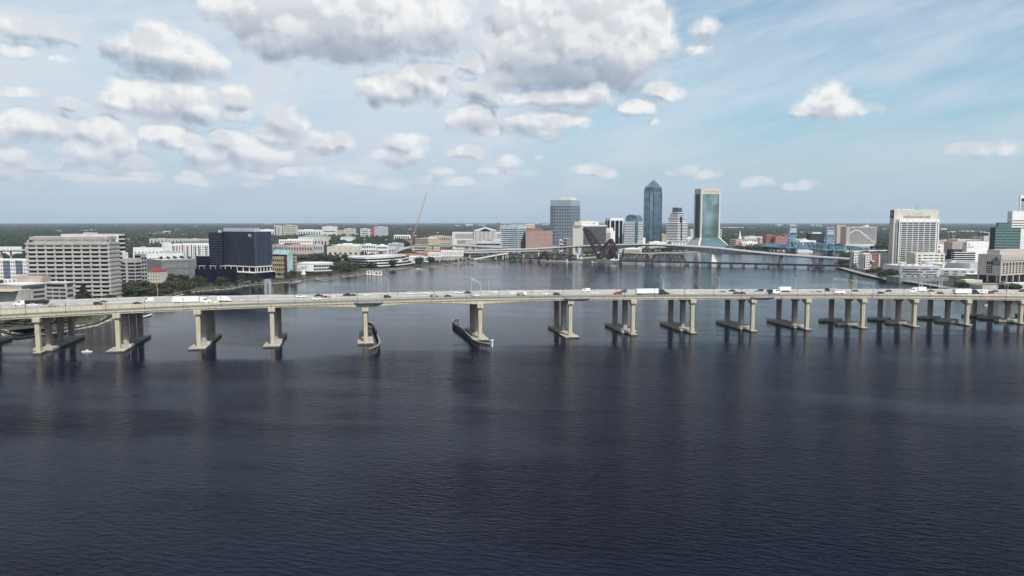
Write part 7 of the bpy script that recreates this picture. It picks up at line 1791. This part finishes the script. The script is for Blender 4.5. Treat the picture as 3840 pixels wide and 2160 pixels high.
# ---- distant pale buildings, each its own thing
def farbox(u0, u1, vt, vb, label, m, k, group='pale far buildings among the woods', roofm=M_roofw):
    x0, y = G(u0, vb, 2); x1 = G(u1, vb, 2)[0]; h = zat(vt, y)-2; w = x1-x0; d = min(60, max(14, w*.6))
    r = thing('distant_building', label, 'building', (x0, y, 2), 0, group)
    MB().box(0, 0, 0, w, d, h).build('wall', m, r); MB().box(-.4, -.4, h+.004, w+.4, d+.4, h+.5).build('roof', roofm, r)
    wl = MB().box(w*.06, -.12, h*.35, w*.94, .1, h*.62).build('window_band', M_glass2, r)
    FOOT.append((x0+w/2, y+d/2, max(w, d)/2+3)); FOOT.append((x0+w/2, y-h*1.2, max(8, w*.45)))
NEAR = [(2708,2790,852,857,'long white port shed right of the flared tower'),(2806,2832,853,857,'short white port shed on the horizon'),(1747,1772,841,848,'cream far block on the horizon above the courthouse, left'),(1708,1730,845,848.5,'tiny white far block left of the cream one above the courthouse'),
        (1795,1822,843,847.5,'white far row on the horizon above the pediment'),(2000,2020,838,841.5,'tiny white far shed left of the banded tower'),(2034,2060,840,844,'white far block touching the tall banded tower'),(992,1018,836,841,'white far block on the horizon above the dark headquarters'),
        (905,920,844,846.5,'pale far roof left above the headquarters'),(940,955,844,846.5,'second pale far roof above the headquarters'),(718,735,849,853,'bright far building with a white tank above the striped flats'),(3530,3550,857,866,'white round cornered far plant right of the slab tower'),
        (3565,3602,868,874,'white far shed beyond the brown halls'),(3608,3660,866,873,'long pale far shed left of the billboard'),(3300,3332,858,862,'white far shed between the gridded hotel and the slab tower'),(3215,3235,858,861,'tiny white far shed above the gridded hotel'),
        (1376,1418,839,841.5,'thin white warehouse strip on the horizon, first of a row'),(1445,1478,839,841.5,'thin white warehouse strip on the horizon, second of a row'),(1490,1515,839,841.5,'thin white warehouse strip on the horizon, third of a row'),(1588,1600,840,842,'thin white warehouse strip right of the crane'),
        (1196,1212,840,842,'tiny white strip above the big grey box'),(300,345,849,851,'faint far roof above the large beige block'),(3440,3470,840,843,'tiny far roof behind the slab tower')]
for i, (a, b_, c, d, l) in enumerate(NEAR): farbox(a, b_, c, d, l, [M_white, M_offw, M_white][i % 3], i)
R = random.Random(99); SC = []
ms = [M_white, M_offw, M_cream, M_rose, M_lgrey]; rf = [M_roofw, M_roof, M_tan, M_roofw]
def clearf(x, y, rad):
    return all((x-fx)**2+(y-fy)**2 > (rad+fr)**2 for fx, fy, fr in FOOT)
for (n, ua, ub, va, vb, sm_, lb) in [(70, 10, 1640, 862, 925, 1.0, 'small low building scattered among the trees beyond the left bank'), (34, 2600, 3160, 872, 905, .9, 'small low building scattered among the trees behind the lift bridge'),
                                     (26, 3460, 3840, 866, 925, 1.0, 'small low building scattered beyond the slab tower at right'), (16, 0, 540, 925, 985, 1.2, 'small low building among the trees behind the large beige block'), (14, 1040, 1560, 925, 950, 1.1, 'small low building among the trees behind the curved banded office')]:
    k = 0; tries = 0
    while k < n and tries < 900:
        tries += 1; u = R.uniform(ua, ub); v = R.uniform(va, vb); x, y = G(u, v, 2)
        if not (in_poly(x, y, LN) or in_poly(x, y, LS)): continue
        wpx = R.uniform(9, 34)*sm_*(.5+ (v-840)/110)
        w = wpx*y/F
        if not clearf(x+w/2, y, w*.5+6): continue
        farbox(u, u+wpx, v-R.uniform(5, 9)*(.55+(v-850)/140), v, lb, R.choice(ms), k, lb, R.choice(rf)); SC.append((lb, u)); k += 1

byl = {}
for o in [o for o in COL.objects if o.parent is None and o.get('group') and o.get('label') == o.get('group')]: byl.setdefault(o['label'], []).append(o)
for l, os_ in byl.items():
    os_.sort(key=lambda o: o.location.x / o.location.y)
    for i, o in enumerate(os_):
        hgt_ = o.dimensions if False else None
        o['label'] = '%s, %s from the left' % (l, words(i + 1))
# ---- uncountable woodland: crowns in the near city, canopy lumps further off
def wood_points():
    pts = []
    R = random.Random(5)
    FT = np.array([(f[0], f[1], f[2]) for f in FOOT])
    v = 975.0
    while v > 842:
        Yr = G(1920, v, 2)[1]
        step = 2.6 if v > 900 else (2.0 if v > 870 else 1.35)
        wpx = max(5.5, 10.5*F/Yr) if Yr < 4200 else 7.5
        u = -260.0
        while u < 4100:
            uu = u+R.uniform(-.5, .5)*wpx; vv = v+R.uniform(-.5, .5)*step; u += wpx*R.uniform(.55, 1.15)
            x, y = G(uu, vv, 2)
            if vv > 905 and 1560 < uu < 2700: continue
            if y < 760: continue
            if R.random() < .12: continue
            pts.append((x, y, wpx*y/F))
        v -= step
    A = np.array(pts)
    keep = np.ones(len(A), bool)
    for fx, fy, fr in FT: keep &= (A[:, 0]-fx)**2+(A[:, 1]-fy)**2 > (fr+A[:, 2]*.35)**2
    A = A[keep]
    cl = np.sin(A[:, 0]/(60+A[:, 1]*.03))+np.cos(A[:, 1]/(90+A[:, 1]*.02)+A[:, 0]/170)+rng.normal(0, .45, len(A))
    gap = (cl > 1.55) & (A[:, 1] < 5200)
    A = A[~gap]
    return [p for p in A if in_poly(p[0], p[1], LN) or in_poly(p[0], p[1], LS)]
WP = wood_points()
def ico():
    t = (1+5**.5)/2; v = np.array([(-1,t,0),(1,t,0),(-1,-t,0),(1,-t,0),(0,-1,t),(0,1,t),(0,-1,-t),(0,1,-t),(t,0,-1),(t,0,1),(-t,0,-1),(-t,0,1)], float); v /= np.linalg.norm(v[0])
    f = [(0,11,5),(0,5,1),(0,1,7),(0,7,10),(0,10,11),(1,5,9),(5,11,4),(11,10,2),(10,7,6),(7,1,8),(3,9,4),(3,4,2),(3,2,6),(3,6,8),(3,8,9),(4,9,5),(2,4,11),(6,2,10),(8,6,7),(9,8,1)]
    return v, np.array(f)
IV, IF = ico()
groups_ = [[], [], []]
for p in WP:
    k = math.sin(p[0]/210+p[1]/390)+math.cos(p[0]/90-p[1]/150)*.6+random.gauss(0, .6)
    groups_[0 if k < .35 else (1 if k < 1.25 else 2)].append(p)
def wood(pts, m, label):
    V = []; Fc = []; o = 0; nq = 0
    for (x, y, w) in pts:
        near = y < 2300
        h = rng.uniform(8, 14) if y < 6000 else rng.uniform(8, 15)
        jit = 1+rng.uniform(-.28, .28, (12, 1))
        vv = IV*jit*np.array([w*.62*rng.uniform(.8, 1.25), w*.62, h*.5])+np.array([x, y, 2+h*.5])
        V.append(vv); Fc.append(IF+o); o += 12
        if near:
            n = 34 if y < 1500 else 20
            d = rng.normal(0, 1, (n, 3)); d[:, 2] = np.abs(d[:, 2])*.9-.2; d /= np.linalg.norm(d, axis=1)[:, None]
            c = d*np.array([w*.66, w*.66, h*.54])*rng.uniform(.8, 1.15, (n, 1))+np.array([x, y, 2+h*.5]); s = rng.uniform(.5, 1.3, (n, 1))*(1.0 if y < 1500 else 1.4)
            t = rng.normal(0, 1, (n, 3)); t -= d*np.sum(t*d, axis=1)[:, None]*.7; t /= np.linalg.norm(t, axis=1)[:, None]; b_ = np.cross(d, t)
            q = np.stack([c+t*s, c+b_*s, c-t*s], 1).reshape(-1, 3); V.append(q); Fc.append(np.arange(n*3).reshape(n, 3)+o); o += n*3
    V = np.concatenate(V); Fc = np.concatenate(Fc)
    me = bpy.data.meshes.new('woodland'); me.vertices.add(len(V)); me.vertices.foreach_set('co', V.astype(np.float32).ravel())
    me.loops.add(len(Fc)*3); me.loops.foreach_set('vertex_index', Fc.astype(np.int32).ravel()); me.polygons.add(len(Fc))
    me.polygons.foreach_set('loop_start', np.arange(0, len(Fc)*3, 3, dtype=np.int32)); me.polygons.foreach_set('loop_total', np.full(len(Fc), 3, np.int32)); me.update(); me.materials.append(m)
    ob = bpy.data.objects.new('woodland', me); COL.objects.link(ob); tag(ob, label, 'woodland', kind='stuff'); return ob
W_M = [mat('woodland_green', (.026, .036, .022), .95, var=.5, scale=.02, spec=.1), mat('woodland_olive', (.040, .046, .028), .95, var=.4, scale=.03, spec=.1), mat('woodland_brown', (.050, .043, .032), .95, var=.4, scale=.03, spec=.1)]
for pts_, m_, l_ in zip(groups_, W_M, ('dark green wood spreading over the far plain', 'olive patches of the far wood', 'brownish patches of the far wood')): wood(pts_, m_, l_)
print('woodland clumps', len(WP))

# ------------------------------------------------------------------ haze
hz_m = bpy.data.materials.new('haze_air'); hz_m.use_nodes = True; nt = hz_m.node_tree; nt.nodes.clear()
vp = nt.nodes.new('ShaderNodeVolumePrincipled'); vp.inputs['Color'].default_value = (.70, .83, 1.0, 1); vp.inputs['Density'].default_value = 3.7e-5; vp.inputs['Anisotropy'].default_value = .2
om = nt.nodes.new('ShaderNodeOutputMaterial'); nt.links.new(vp.outputs[0], om.inputs['Volume'])
hzo = MB().box(-36000, -36000, -2.0, 36000, 36000, 205).build('haze', hz_m); tag(hzo, kind='stuff')
